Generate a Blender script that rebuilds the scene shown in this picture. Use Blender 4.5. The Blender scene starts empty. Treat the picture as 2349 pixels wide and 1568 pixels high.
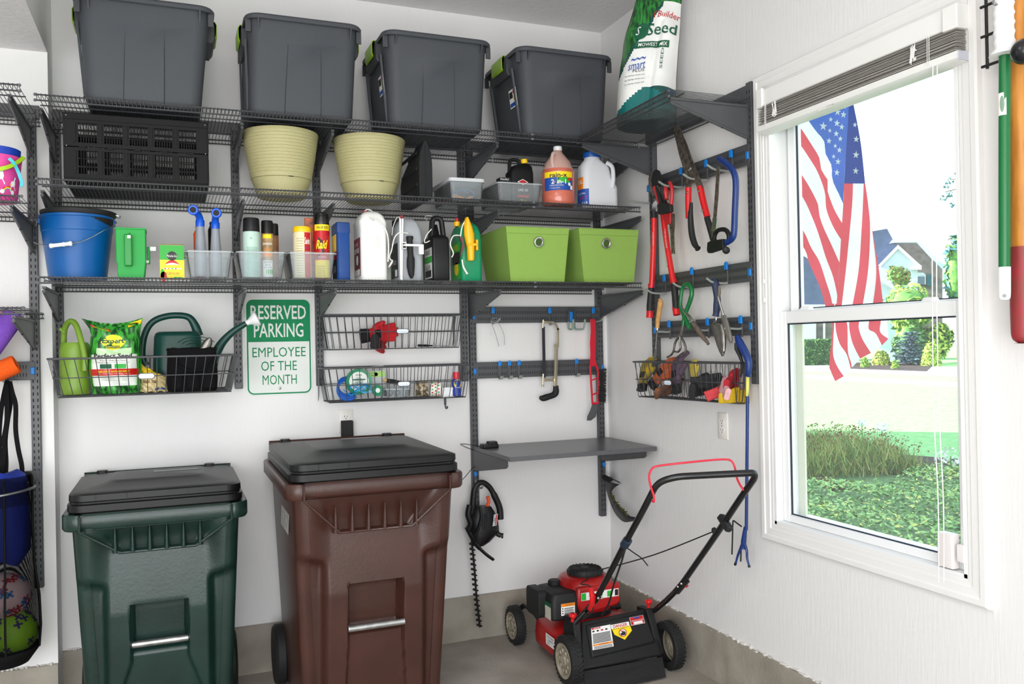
import bpy, bmesh, math, random
from math import sin, cos, pi, radians, sqrt, hypot
from mathutils import Vector, Matrix
S = bpy.context.scene
COL = S.collection
random.seed(7)

# ------------------------------------------------------------------ camera (fitted to the room, corner of the two walls at x=0,y=0)
CX, CY, CZ = -2.2064, -4.1077, 1.4984
YAW, PITCH, ROLL, FPX, WI, HI = .3814, -.0031, -.0196, 1941.8, 2349, 1568
_f = Vector((sin(YAW) * cos(PITCH), cos(YAW) * cos(PITCH), -sin(PITCH)))
_r = Vector((cos(YAW), -sin(YAW), 0)); _u = _r.cross(_f)
RR = cos(ROLL) * _r + sin(ROLL) * _u
UU = -sin(ROLL) * _r + cos(ROLL) * _u
cd = bpy.data.cameras.new('camera'); cam = bpy.data.objects.new('camera', cd); COL.objects.link(cam)
cd.sensor_width = 36; cd.lens = FPX / WI * 36; cd.clip_start = .05; cd.clip_end = 400
cam.matrix_world = Matrix(((RR.x, UU.x, -_f.x, CX), (RR.y, UU.y, -_f.y, CY), (RR.z, UU.z, -_f.z, CZ), (0, 0, 0, 1)))
S.camera = cam

# ------------------------------------------------------------------ light
S.view_settings.view_transform = 'Standard'; S.view_settings.look = 'None'
S.view_settings.gamma = 1; S.view_settings.exposure = -0.18; S.view_settings.use_curve_mapping = False
S.cycles.use_denoising = True
S.cycles.max_bounces = 8; S.cycles.diffuse_bounces = 4; S.cycles.transparent_max_bounces = 16
S.cycles.caustics_reflective = False; S.cycles.caustics_refractive = False
w = bpy.data.worlds.new('sky'); S.world = w; w.use_nodes = True
nt = w.node_tree; bg = nt.nodes['Background']
tc = nt.nodes.new('ShaderNodeTexCoord'); sp = nt.nodes.new('ShaderNodeSeparateXYZ'); cr = nt.nodes.new('ShaderNodeValToRGB')
nt.links.new(tc.outputs['Generated'], sp.inputs[0]); nt.links.new(sp.outputs['Z'], cr.inputs[0]); nt.links.new(cr.outputs[0], bg.inputs[0])
cr.color_ramp.elements[0].position = 0; cr.color_ramp.elements[0].color = (1, 1, 1, 1)
cr.color_ramp.elements[1].position = .7; cr.color_ramp.elements[1].color = (.55, .75, 1, 1)
bg.inputs[1].default_value = 3.2
def light(name, typ, loc, rot, power, size=1, size_y=None, col=(1, 1, 1)):
    l = bpy.data.lights.new(name, typ); o = bpy.data.objects.new(name, l); COL.objects.link(o)
    o.location = loc; o.rotation_euler = rot; l.energy = power; l.color = col
    if typ == 'AREA':
        l.shape = 'RECTANGLE'; l.size = size; l.size_y = size_y or size
    return o
sun = light('sun', 'SUN', (0, 0, 20), (0, 0, 0), 24.0, col=(1, .98, .93)); sun.data.angle = .01
sun.rotation_euler = Vector((.66, -.56, -.38)).to_track_quat('-Z', 'Y').to_euler()
# daylight through the open garage doors behind the camera, and two unseen fills added under the ceiling to even the brightness
light('door_daylight', 'AREA', (-3.5, -5.25, 1.25), (radians(90), 0, 0), 160, 5.0, 2.3, (.97, .985, 1))
light('ceiling_fill', 'AREA', (-2.6, -2.6, 3.12), (0, 0, 0), 26, 1.3, .25, (1, .97, .92))
light('ceiling_fill', 'AREA', (-2.6, -4.4, 3.12), (0, 0, 0), 26, 1.3, .25, (1, .97, .92))

# ------------------------------------------------------------------ photo pixel -> point on a plane of the room
CC = Vector((CX, CY, CZ))
def _ray(u, v): return RR * ((u - WI / 2) / FPX) + UU * ((HI / 2 - v) / FPX) + _f
def PY(u, v, y): d = _ray(u, v); return CC + d * ((y - CY) / d.y)
def PX(u, v, x): d = _ray(u, v); return CC + d * ((x - CX) / d.x)
def PZ(u, v, z): d = _ray(u, v); return CC + d * ((z - CZ) / d.z)

# ------------------------------------------------------------------ materials
def lin(c): return c / 12.92 if c <= .04045 else ((c + .055) / 1.055) ** 2.4
def rgb(h):
    if isinstance(h, str): h = h.lstrip('#'); h = [int(h[i:i + 2], 16) for i in (0, 2, 4)]
    return tuple(lin(c / 255) for c in h) + (1,)
_M = {}
def mat(name, col='#808080', rough=.5, metal=0, var=0, vscale=6, bump=0, bscale=60, stretch=(1, 1, 1), spec=.5, col2=None, coat=0, trans=0, thr=None, sub=0):
    """procedural surface: base colour with optional noise between col and col2, optional fine bump"""
    if name in _M: return _M[name]
    m = bpy.data.materials.new(name); _M[name] = m; m.use_nodes = True
    t = m.node_tree; b = t.nodes['Principled BSDF']
    b.inputs['Base Color'].default_value = rgb(col); b.inputs['Roughness'].default_value = rough
    b.inputs['Metallic'].default_value = metal; b.inputs['Specular IOR Level'].default_value = spec
    b.inputs['Coat Weight'].default_value = coat; b.inputs['Transmission Weight'].default_value = trans
    m.diffuse_color = rgb(col)
    if var or bump:
        tcn = t.nodes.new('ShaderNodeTexCoord'); mp = t.nodes.new('ShaderNodeMapping'); mp.inputs['Scale'].default_value = stretch
        t.links.new(tcn.outputs['Object'], mp.inputs[0])
    if var:
        n = t.nodes.new('ShaderNodeTexNoise'); n.inputs['Scale'].default_value = vscale; n.inputs['Detail'].default_value = 4
        t.links.new(mp.outputs[0], n.inputs['Vector'])
        mx = t.nodes.new('ShaderNodeMix'); mx.data_type = 'RGBA'
        a = rgb(col); c2 = rgb(col2) if col2 else tuple(x * (1 - var) for x in a[:3]) + (1,)
        mx.inputs[6].default_value = a; mx.inputs[7].default_value = c2
        r = t.nodes.new('ShaderNodeValToRGB')
        lo, hi = thr or (.35, .7)
        r.color_ramp.elements[0].position = lo; r.color_ramp.elements[1].position = hi
        t.links.new(n.outputs['Fac'], r.inputs[0]); t.links.new(r.outputs[0], mx.inputs[0]); t.links.new(mx.outputs[2], b.inputs['Base Color'])
    if bump:
        n2 = t.nodes.new('ShaderNodeTexNoise'); n2.inputs['Scale'].default_value = bscale; n2.inputs['Detail'].default_value = 3
        t.links.new(mp.outputs[0], n2.inputs['Vector'])
        bp = t.nodes.new('ShaderNodeBump'); bp.inputs['Strength'].default_value = bump; bp.inputs['Distance'].default_value = .01
        t.links.new(n2.outputs['Fac'], bp.inputs['Height']); t.links.new(bp.outputs[0], b.inputs['Normal'])
    return m
def clear(name, tint='#f4f8fa', alpha=.75, gloss=.12, milk='#eef2f4'):
    """thin clear plastic: mostly see-through, a little milky, a little glossy"""
    if name in _M: return _M[name]
    m = bpy.data.materials.new(name); _M[name] = m; m.use_nodes = True; t = m.node_tree
    t.nodes.remove(t.nodes['Principled BSDF']); out = t.nodes['Material Output']
    tr = t.nodes.new('ShaderNodeBsdfTransparent'); tr.inputs[0].default_value = rgb(tint)
    di = t.nodes.new('ShaderNodeBsdfDiffuse'); di.inputs[0].default_value = rgb(milk)
    gl = t.nodes.new('ShaderNodeBsdfGlossy'); gl.inputs[0].default_value = (1, 1, 1, 1); gl.inputs['Roughness'].default_value = .08
    m1 = t.nodes.new('ShaderNodeMixShader'); m1.inputs[0].default_value = alpha
    t.links.new(di.outputs[0], m1.inputs[1]); t.links.new(tr.outputs[0], m1.inputs[2])
    lw = t.nodes.new('ShaderNodeLayerWeight'); lw.inputs[0].default_value = gloss
    m2 = t.nodes.new('ShaderNodeMixShader'); t.links.new(lw.outputs['Fresnel'], m2.inputs[0])
    t.links.new(m1.outputs[0], m2.inputs[1]); t.links.new(gl.outputs[0], m2.inputs[2]); t.links.new(m2.outputs[0], out.inputs[0])
    return m
def cloth_thin(name, col, tl=.5, var=0):
    if name in _M: return _M[name]
    m = bpy.data.materials.new(name); _M[name] = m; m.use_nodes = True; t = m.node_tree
    t.nodes.remove(t.nodes['Principled BSDF']); out = t.nodes['Material Output']
    a = t.nodes.new('ShaderNodeBsdfDiffuse'); a.inputs[0].default_value = rgb(col)
    b = t.nodes.new('ShaderNodeBsdfTranslucent'); b.inputs[0].default_value = rgb(col)
    x = t.nodes.new('ShaderNodeMixShader'); x.inputs[0].default_value = tl
    t.links.new(a.outputs[0], x.inputs[1]); t.links.new(b.outputs[0], x.inputs[2]); t.links.new(x.outputs[0], out.inputs[0])
    return m
def netting(name, col='#0d0d0f', scale=170, fill=.5):
    """woven net: thin dark threads in two crossing directions, holes between"""
    if name in _M: return _M[name]
    m = bpy.data.materials.new(name); _M[name] = m; m.use_nodes = True; t = m.node_tree
    t.nodes.remove(t.nodes['Principled BSDF']); out = t.nodes['Material Output']
    tcn = t.nodes.new('ShaderNodeTexCoord'); mp = t.nodes.new('ShaderNodeMapping')
    mp.inputs['Rotation'].default_value = (0, radians(33), 0); t.links.new(tcn.outputs['Object'], mp.inputs[0])
    wv = t.nodes.new('ShaderNodeTexWave'); wv.inputs['Scale'].default_value = scale; wv.bands_direction = 'Z'
    wv.inputs['Distortion'].default_value = .6; wv.inputs['Detail'].default_value = 0
    t.links.new(mp.outputs[0], wv.inputs['Vector'])
    mt = t.nodes.new('ShaderNodeMath'); mt.operation = 'GREATER_THAN'; mt.inputs[1].default_value = fill; t.links.new(wv.outputs['Fac'], mt.inputs[0])
    a = t.nodes.new('ShaderNodeBsdfDiffuse'); a.inputs[0].default_value = rgb(col); b = t.nodes.new('ShaderNodeBsdfTransparent')
    x = t.nodes.new('ShaderNodeMixShader'); t.links.new(mt.outputs[0], x.inputs[0])
    t.links.new(a.outputs[0], x.inputs[1]); t.links.new(b.outputs[0], x.inputs[2]); t.links.new(x.outputs[0], out.inputs[0])
    return m
METAL = mat('grey powder coat', '#4c4d50', .42, var=.08, vscale=30)
WIRE = mat('grey wire', '#434447', .4)
SLOT = mat('slot dark', '#17181a', .8)
BLUE = mat('blue clip plastic', '#0f7fd6', .4)
GREYRUB = mat('grey rubber tip', '#8f958f', .55)
BLACK = mat('black plastic', '#161618', .45, bump=.05, bscale=300, spec=.3)
MATTE = mat('matte black', '#141416', .7)
WHITE = mat('white plastic', '#eef0f0', .35)
CHROME = mat('bright steel', '#c9c9c9', .25, 1)
STEEL = mat('worn steel', '#8f8b86', .4, .9, var=.35, vscale=40)
RED = mat('red paint', '#d3161d', .35)
DKGREEN = mat('dark green plastic', '#0d6a38', .4)
# ------------------------------------------------------------------ mesh builder
def V3(*a): return Vector(a)
class MB:
    def __init__(s): s.v = []; s.f = []; s.m = []
    def add(s, vs, fs, mi=0):
        o = len(s.v); s.v += [Vector(p) for p in vs]
        for f in fs: s.f.append(tuple(i + o for i in f)); s.m.append(mi)
        return s
    def box(s, c, d, R=None, mi=0):
        h = [x / 2 for x in d]; P = [Vector((sx * h[0], sy * h[1], sz * h[2])) for sz in (-1, 1) for sy in (-1, 1) for sx in (-1, 1)]
        if R: P = [R @ p for p in P]
        return s.add([p + Vector(c) for p in P], [(0, 2, 3, 1), (4, 5, 7, 6), (0, 1, 5, 4), (2, 6, 7, 3), (0, 4, 6, 2), (1, 3, 7, 5)], mi)
    def bx(s, x0, x1, y0, y1, z0, z1, mi=0):
        return s.box(((x0 + x1) / 2, (y0 + y1) / 2, (z0 + z1) / 2), (abs(x1 - x0), abs(y1 - y0), abs(z1 - z0)), None, mi)
    def loft(s, loops, cap0=True, cap1=True, closed=True, mi=0, wrap=False):
        n = len(loops[0]); o = len(s.v)
        for l in loops: s.v += [Vector(p) for p in l]
        k = len(loops); rng = range(k if wrap else k - 1)
        for i in rng:
            i2 = (i + 1) % k
            for j in range(n if closed else n - 1):
                j2 = (j + 1) % n
                s.f.append((o + i * n + j, o + i * n + j2, o + i2 * n + j2, o + i2 * n + j)); s.m.append(mi)
        if not wrap and closed:
            if cap0: s.f.append(tuple(o + j for j in reversed(range(n)))); s.m.append(mi)
            if cap1: s.f.append(tuple(o + (k - 1) * n + j for j in range(n))); s.m.append(mi)
        return s
    def tube(s, pts, r, n=8, closed=False, cap=True, mi=0, flat=1, upv=None):
        P = [Vector(p) for p in pts]; k = len(P)
        if not hasattr(r, '__len__'): r = [r] * k
        loops = []; N = None
        for i in range(k):
            if closed: T = P[(i + 1) % k] - P[i - 1]
            else: T = P[min(i + 1, k - 1)] - P[max(i - 1, 0)]
            if T.length < 1e-9: T = Vector((0, 0, 1))
            T.normalize()
            if upv is not None:
                N = Vector(upv) - T * Vector(upv).dot(T)
            elif N is None: N = T.orthogonal()
            else: N = N - T * N.dot(T)
            if N.length < 1e-6: N = T.orthogonal()
            N.normalize(); B = T.cross(N)
            loops.append([P[i] + (N * cos(2 * pi * j / n + pi / n) * flat + B * sin(2 * pi * j / n + pi / n)) * r[i] for j in range(n)])
        return s.loft(loops, cap, cap, True, mi, closed)
    def rod(s, a, b, r, n=6, mi=0): return s.tube([a, b], r, n, mi=mi)
    def lathe(s, prof, c=(0, 0, 0), n=28, axis=None, mi=0, cap0=True, cap1=True, sc=(1, 1)):
        c = Vector(c); loops = []
        if axis is not None:
            a = Vector(axis).normalized(); e = a.orthogonal().normalized(); g = a.cross(e)
        for r, z in prof:
            L = []
            for j in range(n):
                t = 2 * pi * j / n
                L.append(c + (Vector((r * sc[0] * cos(t), r * sc[1] * sin(t), z)) if axis is None else a * z + e * (r * cos(t)) + g * (r * sin(t))))
            loops.append(L)
        return s.loft(loops, cap0, cap1, True, mi)
    def prism(s, poly, h0, h1, axis='y', mi=0):
        n = len(poly)
        def P(a, b, h): return {'y': (a, h, b), 'x': (h, a, b), 'z': (a, b, h)}[axis]
        vs = [P(a, b, h0) for a, b in poly] + [P(a, b, h1) for a, b in poly]
        fs = [tuple(range(n)), tuple(reversed(range(n, 2 * n)))] + [(i, n + i, n + (i + 1) % n, (i + 1) % n) for i in range(n)]
        return s.add(vs, fs, mi)
    def slab(s, pts, nrm, th, mi=0):
        """planar 3-D polygon given thickness along nrm"""
        n = len(pts); N = Vector(nrm).normalized() * th; P = [Vector(p) for p in pts]
        return s.add(P + [p + N for p in P], [tuple(reversed(range(n))), tuple(range(n, 2 * n))] + [(i, (i + 1) % n, n + (i + 1) % n, n + i) for i in range(n)], mi)
    def sph(s, c, r, n=16, m=10, mi=0):
        if not hasattr(r, '__len__'): r = (r, r, r)
        c = Vector(c); loops = []
        for i in range(1, m):
            a = pi * i / m
            loops.append([c + Vector((r[0] * sin(a) * cos(2 * pi * j / n), r[1] * sin(a) * sin(2 * pi * j / n), -r[2] * cos(a))) for j in range(n)])
        return s.loft(loops, True, True, True, mi)
    def grid(s, fn, nu, nv, mfn=None, mi=0):
        o = len(s.v)
        for j in range(nv + 1):
            for i in range(nu + 1): s.v.append(Vector(fn(i / nu, j / nv)))
        for j in range(nv):
            for i in range(nu):
                a = o + j * (nu + 1) + i; s.f.append((a, a + 1, a + nu + 2, a + nu + 1))
                s.m.append(mfn((i + .5) / nu, (j + .5) / nv) if mfn else mi)
        return s
    def xf(s, M):
        s.v = [M @ p for p in s.v]; return s
def rrect(w, d, r, z, n=5, cx=0, cy=0):
    r = min(r, w / 2 - 1e-4, d / 2 - 1e-4); L = []
    for qx, qy, a0 in ((1, 1, 0), (-1, 1, pi / 2), (-1, -1, pi), (1, -1, 1.5 * pi)):
        for k in range(n + 1):
            a = a0 + pi / 2 * k / n
            L.append((cx + qx * (w / 2 - r) + r * cos(a), cy + qy * (d / 2 - r) + r * sin(a), z))
    return L
def bez(a, b, c, d, n=10):
    a, b, c, d = map(Vector, (a, b, c, d)); o = []
    for i in range(n + 1):
        t = i / n; o.append(a * (1 - t) ** 3 + b * 3 * t * (1 - t) ** 2 + c * 3 * t * t * (1 - t) + d * t ** 3)
    return o
def smooth_path(P, n=6):
    P = [Vector(p) for p in P]; o = []
    for i in range(len(P) - 1):
        p0, p1, p2, p3 = P[max(i - 1, 0)], P[i], P[i + 1], P[min(i + 2, len(P) - 1)]
        for k in range(n):
            t = k / n
            o.append(.5 * ((2 * p1) + (p2 - p0) * t + (2 * p0 - 5 * p1 + 4 * p2 - p3) * t * t + (3 * p1 - p0 - 3 * p2 + p3) * t ** 3))
    return o + [P[-1]]
def fillet(P, r, n=6):
    """polyline with rounded corners"""
    P = [Vector(p) for p in P]; o = [P[0]]
    for i in range(1, len(P) - 1):
        a, b, c = P[i - 1], P[i], P[i + 1]; u = (a - b); v = (c - b)
        q = min(r, u.length * .49, v.length * .49); u.normalize(); v.normalize()
        for k in range(n + 1):
            t = k / n; o.append((b + u * q) * (1 - t) ** 2 + b * 2 * t * (1 - t) + (b + v * q) * t * t)
    return o + [P[-1]]
# ------------------------------------------------------------------ objects
def T(name, label, cat, loc=(0, 0, 0), group=None):
    o = bpy.data.objects.new(name, None); COL.objects.link(o); o.location = Vector(loc); o.empty_display_size = .05
    o['label'] = label; o['category'] = cat
    if group: o['group'] = group
    return o
def worldloc(o):
    l = Vector((0, 0, 0))
    while o is not None: l += o.location; o = o.parent
    return l
def _pieces(mb):
    """far-apart groups of loose islands in a mesh builder: list of face-index lists"""
    n = len(mb.v); pa = list(range(n))
    def fd(a):
        while pa[a] != a: pa[a] = pa[pa[a]]; a = pa[a]
        return a
    for f in mb.f:
        a = fd(f[0])
        for q in f[1:]: pa[fd(q)] = a
    isl = {}
    for k, f in enumerate(mb.f): isl.setdefault(fd(f[0]), []).append(k)
    I = list(isl.values())
    if len(I) < 2 or len(I) > 60: return [list(range(len(mb.f)))]
    bb = []
    for fl in I:
        vs = [mb.v[q] for k in fl for q in mb.f[k]]
        bb.append((Vector([min(p[i] for p in vs) for i in range(3)]), Vector([max(p[i] for p in vs) for i in range(3)])))
    g = list(range(len(I)))
    def fg(a):
        while g[a] != a: a = g[a]
        return a
    sz = [max(h - l) for l, h in bb]
    for a in range(len(I)):
        for b in range(a):
            d = sum(max(0, bb[a][0][i] - bb[b][1][i], bb[b][0][i] - bb[a][1][i]) ** 2 for i in range(3)) ** .5
            if d <= max(.02, .5 * max(sz[a], sz[b])): g[fg(a)] = fg(b)
    G = {}
    for a in range(len(I)): G.setdefault(fg(a), []).extend(I[a])
    return sorted(G.values(), key=len, reverse=True)
def part(par, name, mb, m, kind=None, **kw):
    """one mesh object per separate piece; world coordinates in mb are moved into the parent's frame (things are never rotated)"""
    P = [None] if kind or par is None else _pieces(mb)
    first = None
    for fl in P:
        q = mb
        if len(P) > 1:
            q = MB(); mp = {}
            for k in fl:
                q.f.append(tuple(mp.setdefault(i, len(mp)) for i in mb.f[k])); q.m.append(mb.m[k])
            q.v = [mb.v[i] for i in mp]
        o = _part(par, name, q, m, kind=kind, **kw)
        first = first or o
    return first
def _part(par, name, mb, m, sm=40, bev=0, kind=None, label=None, local=False, mods=(), bseg=2):
    """one mesh object; world coordinates in mb are moved into the parent's frame (things are never rotated)"""
    me = bpy.data.meshes.new(name)
    off = Vector((0, 0, 0)) if (par is None or local) else worldloc(par)
    me.from_pydata([tuple(p - off) for p in mb.v], [], mb.f)
    for mm in (m if isinstance(m, (list, tuple)) else [m]): me.materials.append(mm)
    if isinstance(m, (list, tuple)): me.polygons.foreach_set('material_index', mb.m)
    me.validate()
    bm = bmesh.new(); bm.from_mesh(me); bmesh.ops.recalc_face_normals(bm, faces=bm.faces); bm.to_mesh(me); bm.free()
    if sm:
        me.shade_smooth(); me.set_sharp_from_angle(angle=radians(sm))
    o = bpy.data.objects.new(name, me); COL.objects.link(o)
    if par: o.parent = par
    if bev:
        b = o.modifiers.new('bevel', 'BEVEL'); b.width = bev; b.segments = bseg; b.limit_method = 'ANGLE'; b.angle_limit = radians(40)
    for k, v in mods:
        md = o.modifiers.new(k.lower(), k)
        for a, x in v.items(): setattr(md, a, x)
    if kind: o['kind'] = kind
    if label: o['label'] = label
    return o
def solo(name, mb, m, label, cat, loc, group=None, **kw):
    """a thing that is one mesh"""
    for i in range(len(mb.v)): mb.v[i] = mb.v[i] - Vector(loc)
    o = part(None, name, mb, m, **kw); o.location = Vector(loc); o['label'] = label; o['category'] = cat
    if group: o['group'] = group
    return o
def struct(name, mb, m, par=None, **kw):
    o = part(par, name, mb, m, **kw)
    o['kind'] = 'structure'
    return o
def dup(root, loc, label=None, group=None):
    r = root.copy(); COL.objects.link(r); r.location = Vector(loc)
    if label: r['label'] = label
    if group: r['group'] = group
    for ch in list(root.children):
        c = ch.copy(); COL.objects.link(c); c.parent = r
        for g in ch.children:
            d = g.copy(); COL.objects.link(d); d.parent = c
    return r
_TX = {}
def glyphs(s, bold=0):
    k = (s, bold)
    if k in _TX: return _TX[k]
    c = bpy.data.curves.new('t', 'FONT'); c.body = s; c.size = 1; c.align_x = 'CENTER'; c.align_y = 'CENTER'; c.resolution_u = 2; c.fill_mode = 'BOTH'; c.offset = bold
    o = bpy.data.objects.new('t', c); COL.objects.link(o)
    dg = bpy.context.evaluated_depsgraph_get(); me = bpy.data.meshes.new_from_object(o.evaluated_get(dg))
    vs = [(p.co.x, p.co.y) for p in me.vertices]; fs = [tuple(p.vertices) for p in me.polygons]
    bpy.data.objects.remove(o); bpy.data.curves.remove(c); bpy.data.meshes.remove(me)
    if vs:
        x0, x1 = min(p[0] for p in vs), max(p[0] for p in vs); y0, y1 = min(p[1] for p in vs), max(p[1] for p in vs)
        vs = [((x - (x0 + x1) / 2) / (x1 - x0), (y - (y0 + y1) / 2) / (y1 - y0)) for x, y in vs]
    _TX[k] = (vs, fs); return _TX[k]
def text(mb, s, fn, cx, cy, w, h, mi=0, bold=0, sub=False, slant=0):
    """lettering s fitted in a w x h box round (cx,cy); fn maps (a,b) on the label to a 3-D point"""
    vs, fs = glyphs(s, bold)
    return mb.add([fn(cx + (x + slant * y * h / w) * w, cy + y * h) for x, y in vs], fs, mi)
def plane_fn(o, ax, ay, off=(0, 0, 0)):
    o = Vector(o) + Vector(off); ax = Vector(ax); ay = Vector(ay)
    return lambda a, b: o + ax * a + ay * b
def rect(mb, fn, a0, a1, b0, b1, mi=0, n=1):
    for i in range(n):
        p, q = a0 + (a1 - a0) * i / n, a0 + (a1 - a0) * (i + 1) / n
        mb.add([fn(p, b0), fn(q, b0), fn(q, b1), fn(p, b1)], [(0, 1, 2, 3)], mi)
    return mb
def disc(mb, fn, cx, cy, r, mi=0, n=20, ry=None):
    mb.add([fn(cx + r * cos(2 * pi * k / n), cy + (ry or r) * sin(2 * pi * k / n)) for k in range(n)], [tuple(range(n))], mi)
    return mb
def cyl_fn(c, r, a0=-pi / 2):
    """label wrapped round an upright cylinder: a = arc length (0 faces -y), b = height"""
    c = Vector(c)
    return lambda a, b: c + Vector((r * cos(a0 + a / r), r * sin(a0 + a / r), b))
def ink(name, col, rough=.5): return mat('print ' + name, col, rough)
I_W, I_K, I_R, I_Y, I_G, I_B, I_DG, I_O = (ink('white', '#f2f2ee'), ink('black', '#18181a'), ink('red', '#c5121c'), ink('yellow', '#f7dc15'), ink('green', '#2fae3a'), ink('blue', '#1b4fa8'), ink('dark green', '#0b5a3c'), ink('orange', '#f08a1c'))
INKS = [I_W, I_K, I_R, I_Y, I_G, I_B, I_DG, I_O]
def scale_at(u, v, y): return (PY(u + 1, v, y) - PY(u, v, y)).length
# ================================================================== THE ROOM
ZC = 3.196; XJ = -2.667; YJ = -.15        # ceiling height; where the left wall steps forward
PAINT = mat('white wall paint', '#e9e8e7', .55, bump=.12, bscale=26, stretch=(3, 3, .35))
PAINT2 = mat('white ceiling paint', '#e4e2e2', .6, bump=.35, bscale=34)
CONC = mat('curb concrete', '#a49d91', .85, var=.3, vscale=5, col2='#8b8478', bump=.3, bscale=45)
FLOORM = mat('floor concrete', '#ada59b', .75, vscale=3.2, var=.4, col2='#8f867c', bump=.15, bscale=60)
TRIMW = mat('white gloss trim', '#ecebe9', .35)
struct('floor', MB().bx(-7, .12, -5.3, .12, -.1, 0), FLOORM)
struct('ceiling', MB().bx(-7, .12, -5.3, .12, ZC, ZC + .1), PAINT2)
struct('wall_back', MB().bx(XJ - .02, .12, 0, .12, 0, ZC), PAINT)
struct('wall_left', MB().bx(-7, XJ, YJ, .12, .0, ZC), PAINT)
struct('trim_1', MB().bx(-7, XJ, -3.2, YJ, 2.745, ZC), PAINT2)          # lowered ceiling over the left bay
struct('wall_far_left', MB().bx(-7.1, -7, -5.3, .12, 0, ZC), PAINT)
fw = MB().bx(-7, .12, -5.42, -5.3, 2.45, ZC).bx(-7, -6.3, -5.42, -5.3, 0, 2.45).bx(-.9, .12, -5.42, -5.3, 0, 2.45)
struct('wall_front', fw, PAINT)
# curb, with a chipped upper edge where the wall board ends
random.seed(3)
def curb(name, a, b, nrm, jx):
    a, b, nrm = Vector(a), Vector(b), Vector(nrm); mb = MB(); L = (b - a).length; n = int(L / .03)
    loops = []
    for i in range(n + 1):
        p = a + (b - a) * i / n; j = random.uniform(-.0015, .0015); t = L * i / n
        g = .006 if any(abs(t - q) < .012 for q in jx) else 0
        o = nrm * (.012 - g)
        loops.append([p + V3(0, 0, 0), p + o, p + o + V3(0, 0, .10), p + nrm * (.011 - g + random.uniform(-.001, .001)) + V3(0, 0, .218 + j), p + nrm * .004 + V3(0, 0, .222 + j), p + V3(0, 0, .222)])
    mb.loft(loops)
    return struct(name, mb, CONC, sm=30)
curb('baseboard_back', (XJ, 0, 0), (0, 0, 0), (0, -1, 0), (1.86,))
curb('baseboard_right', (0, 0, 0), (0, -4.5, 0), (-1, 0, 0), (1.02, 2.4))
curb('baseboard_left', (-4.5, YJ, 0), (XJ, YJ, 0), (0, -1, 0), ())
ch = MB(); random.seed(5)
for i in range(150):
    t = random.random() ** 1.2
    if i < 105: p = V3(-.004, -.02 - t * 2.0, .222 + random.gauss(.002, .004))
    elif i < 125: p = V3(XJ + random.uniform(.02, .2), -.002, .224)
    else: p = V3(XJ - random.uniform(0, .35), YJ - .003, .223)
    ch.sph(p, (random.uniform(.004, .009), random.uniform(.005, .016), random.uniform(.002, .007)), 6, 4)
struct('trim_2', ch, mat('crumbling plaster', '#dcd9d4', .8))
# right wall with the window opening
WY0, WY1, WZ0, WZ1 = -1.385, -2.258, .772, 2.478
rw = MB().bx(0, .12, 0.12, WY0, 0, ZC).bx(0, .12, WY1, -5.3, 0, ZC).bx(0, .12, WY0, WY1, 0, WZ0).bx(0, .12, WY0, WY1, WZ1, ZC)
struct('wall_right', rw, PAINT)
# ------------------------------------------------------------------ window
win = bpy.data.objects.new('window_1', None); COL.objects.link(win); win.location = (0, (WY0 + WY1) / 2, WZ0); win['kind'] = 'structure'
VIN = mat('white vinyl', '#eff0f0', .3)
def casing_side(mb, path_pts, inn):
    """moulded casing: profile (distance outward from opening, proud of wall) swept round the opening"""
prof = [(0, 0), (0, .010), (.006, .013), (.018, .013), (.022, .017), (.045, .018), (.050, .022), (.066, .022), (.072, .016), (.075, 0)]
for nm, A, B, dv, ma, mb_ in (('casing_top', (WY0, WZ1), (WY1, WZ1), (0, 1), 1, 1), ('casing_bottom', (WY0, WZ0), (WY1, WZ0), (0, -1), 1, 1), ('casing_side', (WY0, WZ0), (WY0, WZ1), (1, 0), 1, 1), ('casing_side', (WY1, WZ0), (WY1, WZ1), (-1, 0), 1, 1)):
    m = MB(); ay, az = A; by, bz = B; ty, tz = (1 if by > ay else -1 if by < ay else 0), (1 if bz > az else -1 if bz < az else 0)
    l0 = [(-h, ay + dv[0] * q - ty * q, az + dv[1] * q - tz * q) for q, h in prof]
    l1 = [(-h, by + dv[0] * q + ty * q, bz + dv[1] * q + tz * q) for q, h in prof]
    m.loft([l0, l1]); part(win, nm, m, TRIMW, sm=25)
jm = MB()
jm.bx(-.012, .118, WY0, WY0 - .012, WZ0, WZ1).bx(-.012, .118, WY1, WY1 + .012, WZ0, WZ1).bx(-.012, .118, WY0, WY1, WZ0, WZ0 + .012).bx(-.012, .118, WY0, WY1, WZ1 - .012, WZ1)
part(win, 'jamb', jm, VIN)
def sash(nm, x0, x1, y0, y1, z0, z1, st, rl, rt):
    m = MB().bx(x0, x1, y0, y0 - st, z0, z1).bx(x0, x1, y1, y1 + st, z0, z1).bx(x0, x1, y0 - st, y1 + st, z0, z0 + rl).bx(x0, x1, y0 - st, y1 + st, z1 - rt, z1)
    o = part(win, nm, m, VIN, bev=.003)
    g = MB().bx((x0 + x1) / 2 - .002, (x0 + x1) / 2 + .002, y0 - st, y1 + st, z0 + rl, z1 - rt)
    part(o, 'pane', g, clear('window glass', '#fdffff', .955, .04), sm=0)  # slight milkiness in the pane stands for glare haze and dust
    gm = MB(); xm = (x0 + x1) / 2 - .006
    gm.bx(xm - .003, xm + .003, y0 - st, y0 - st - .005, z0 + rl, z1 - rt).bx(xm - .003, xm + .003, y0 - st, y1 + st, z0 + rl, z0 + rl + .004).bx(xm - .003, xm + .003, y0 - st, y1 + st, z1 - rt - .005, z1 - rt)
    part(o, 'gasket', gm, mat('window gasket', '#22283a', .5))
    return o
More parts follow.
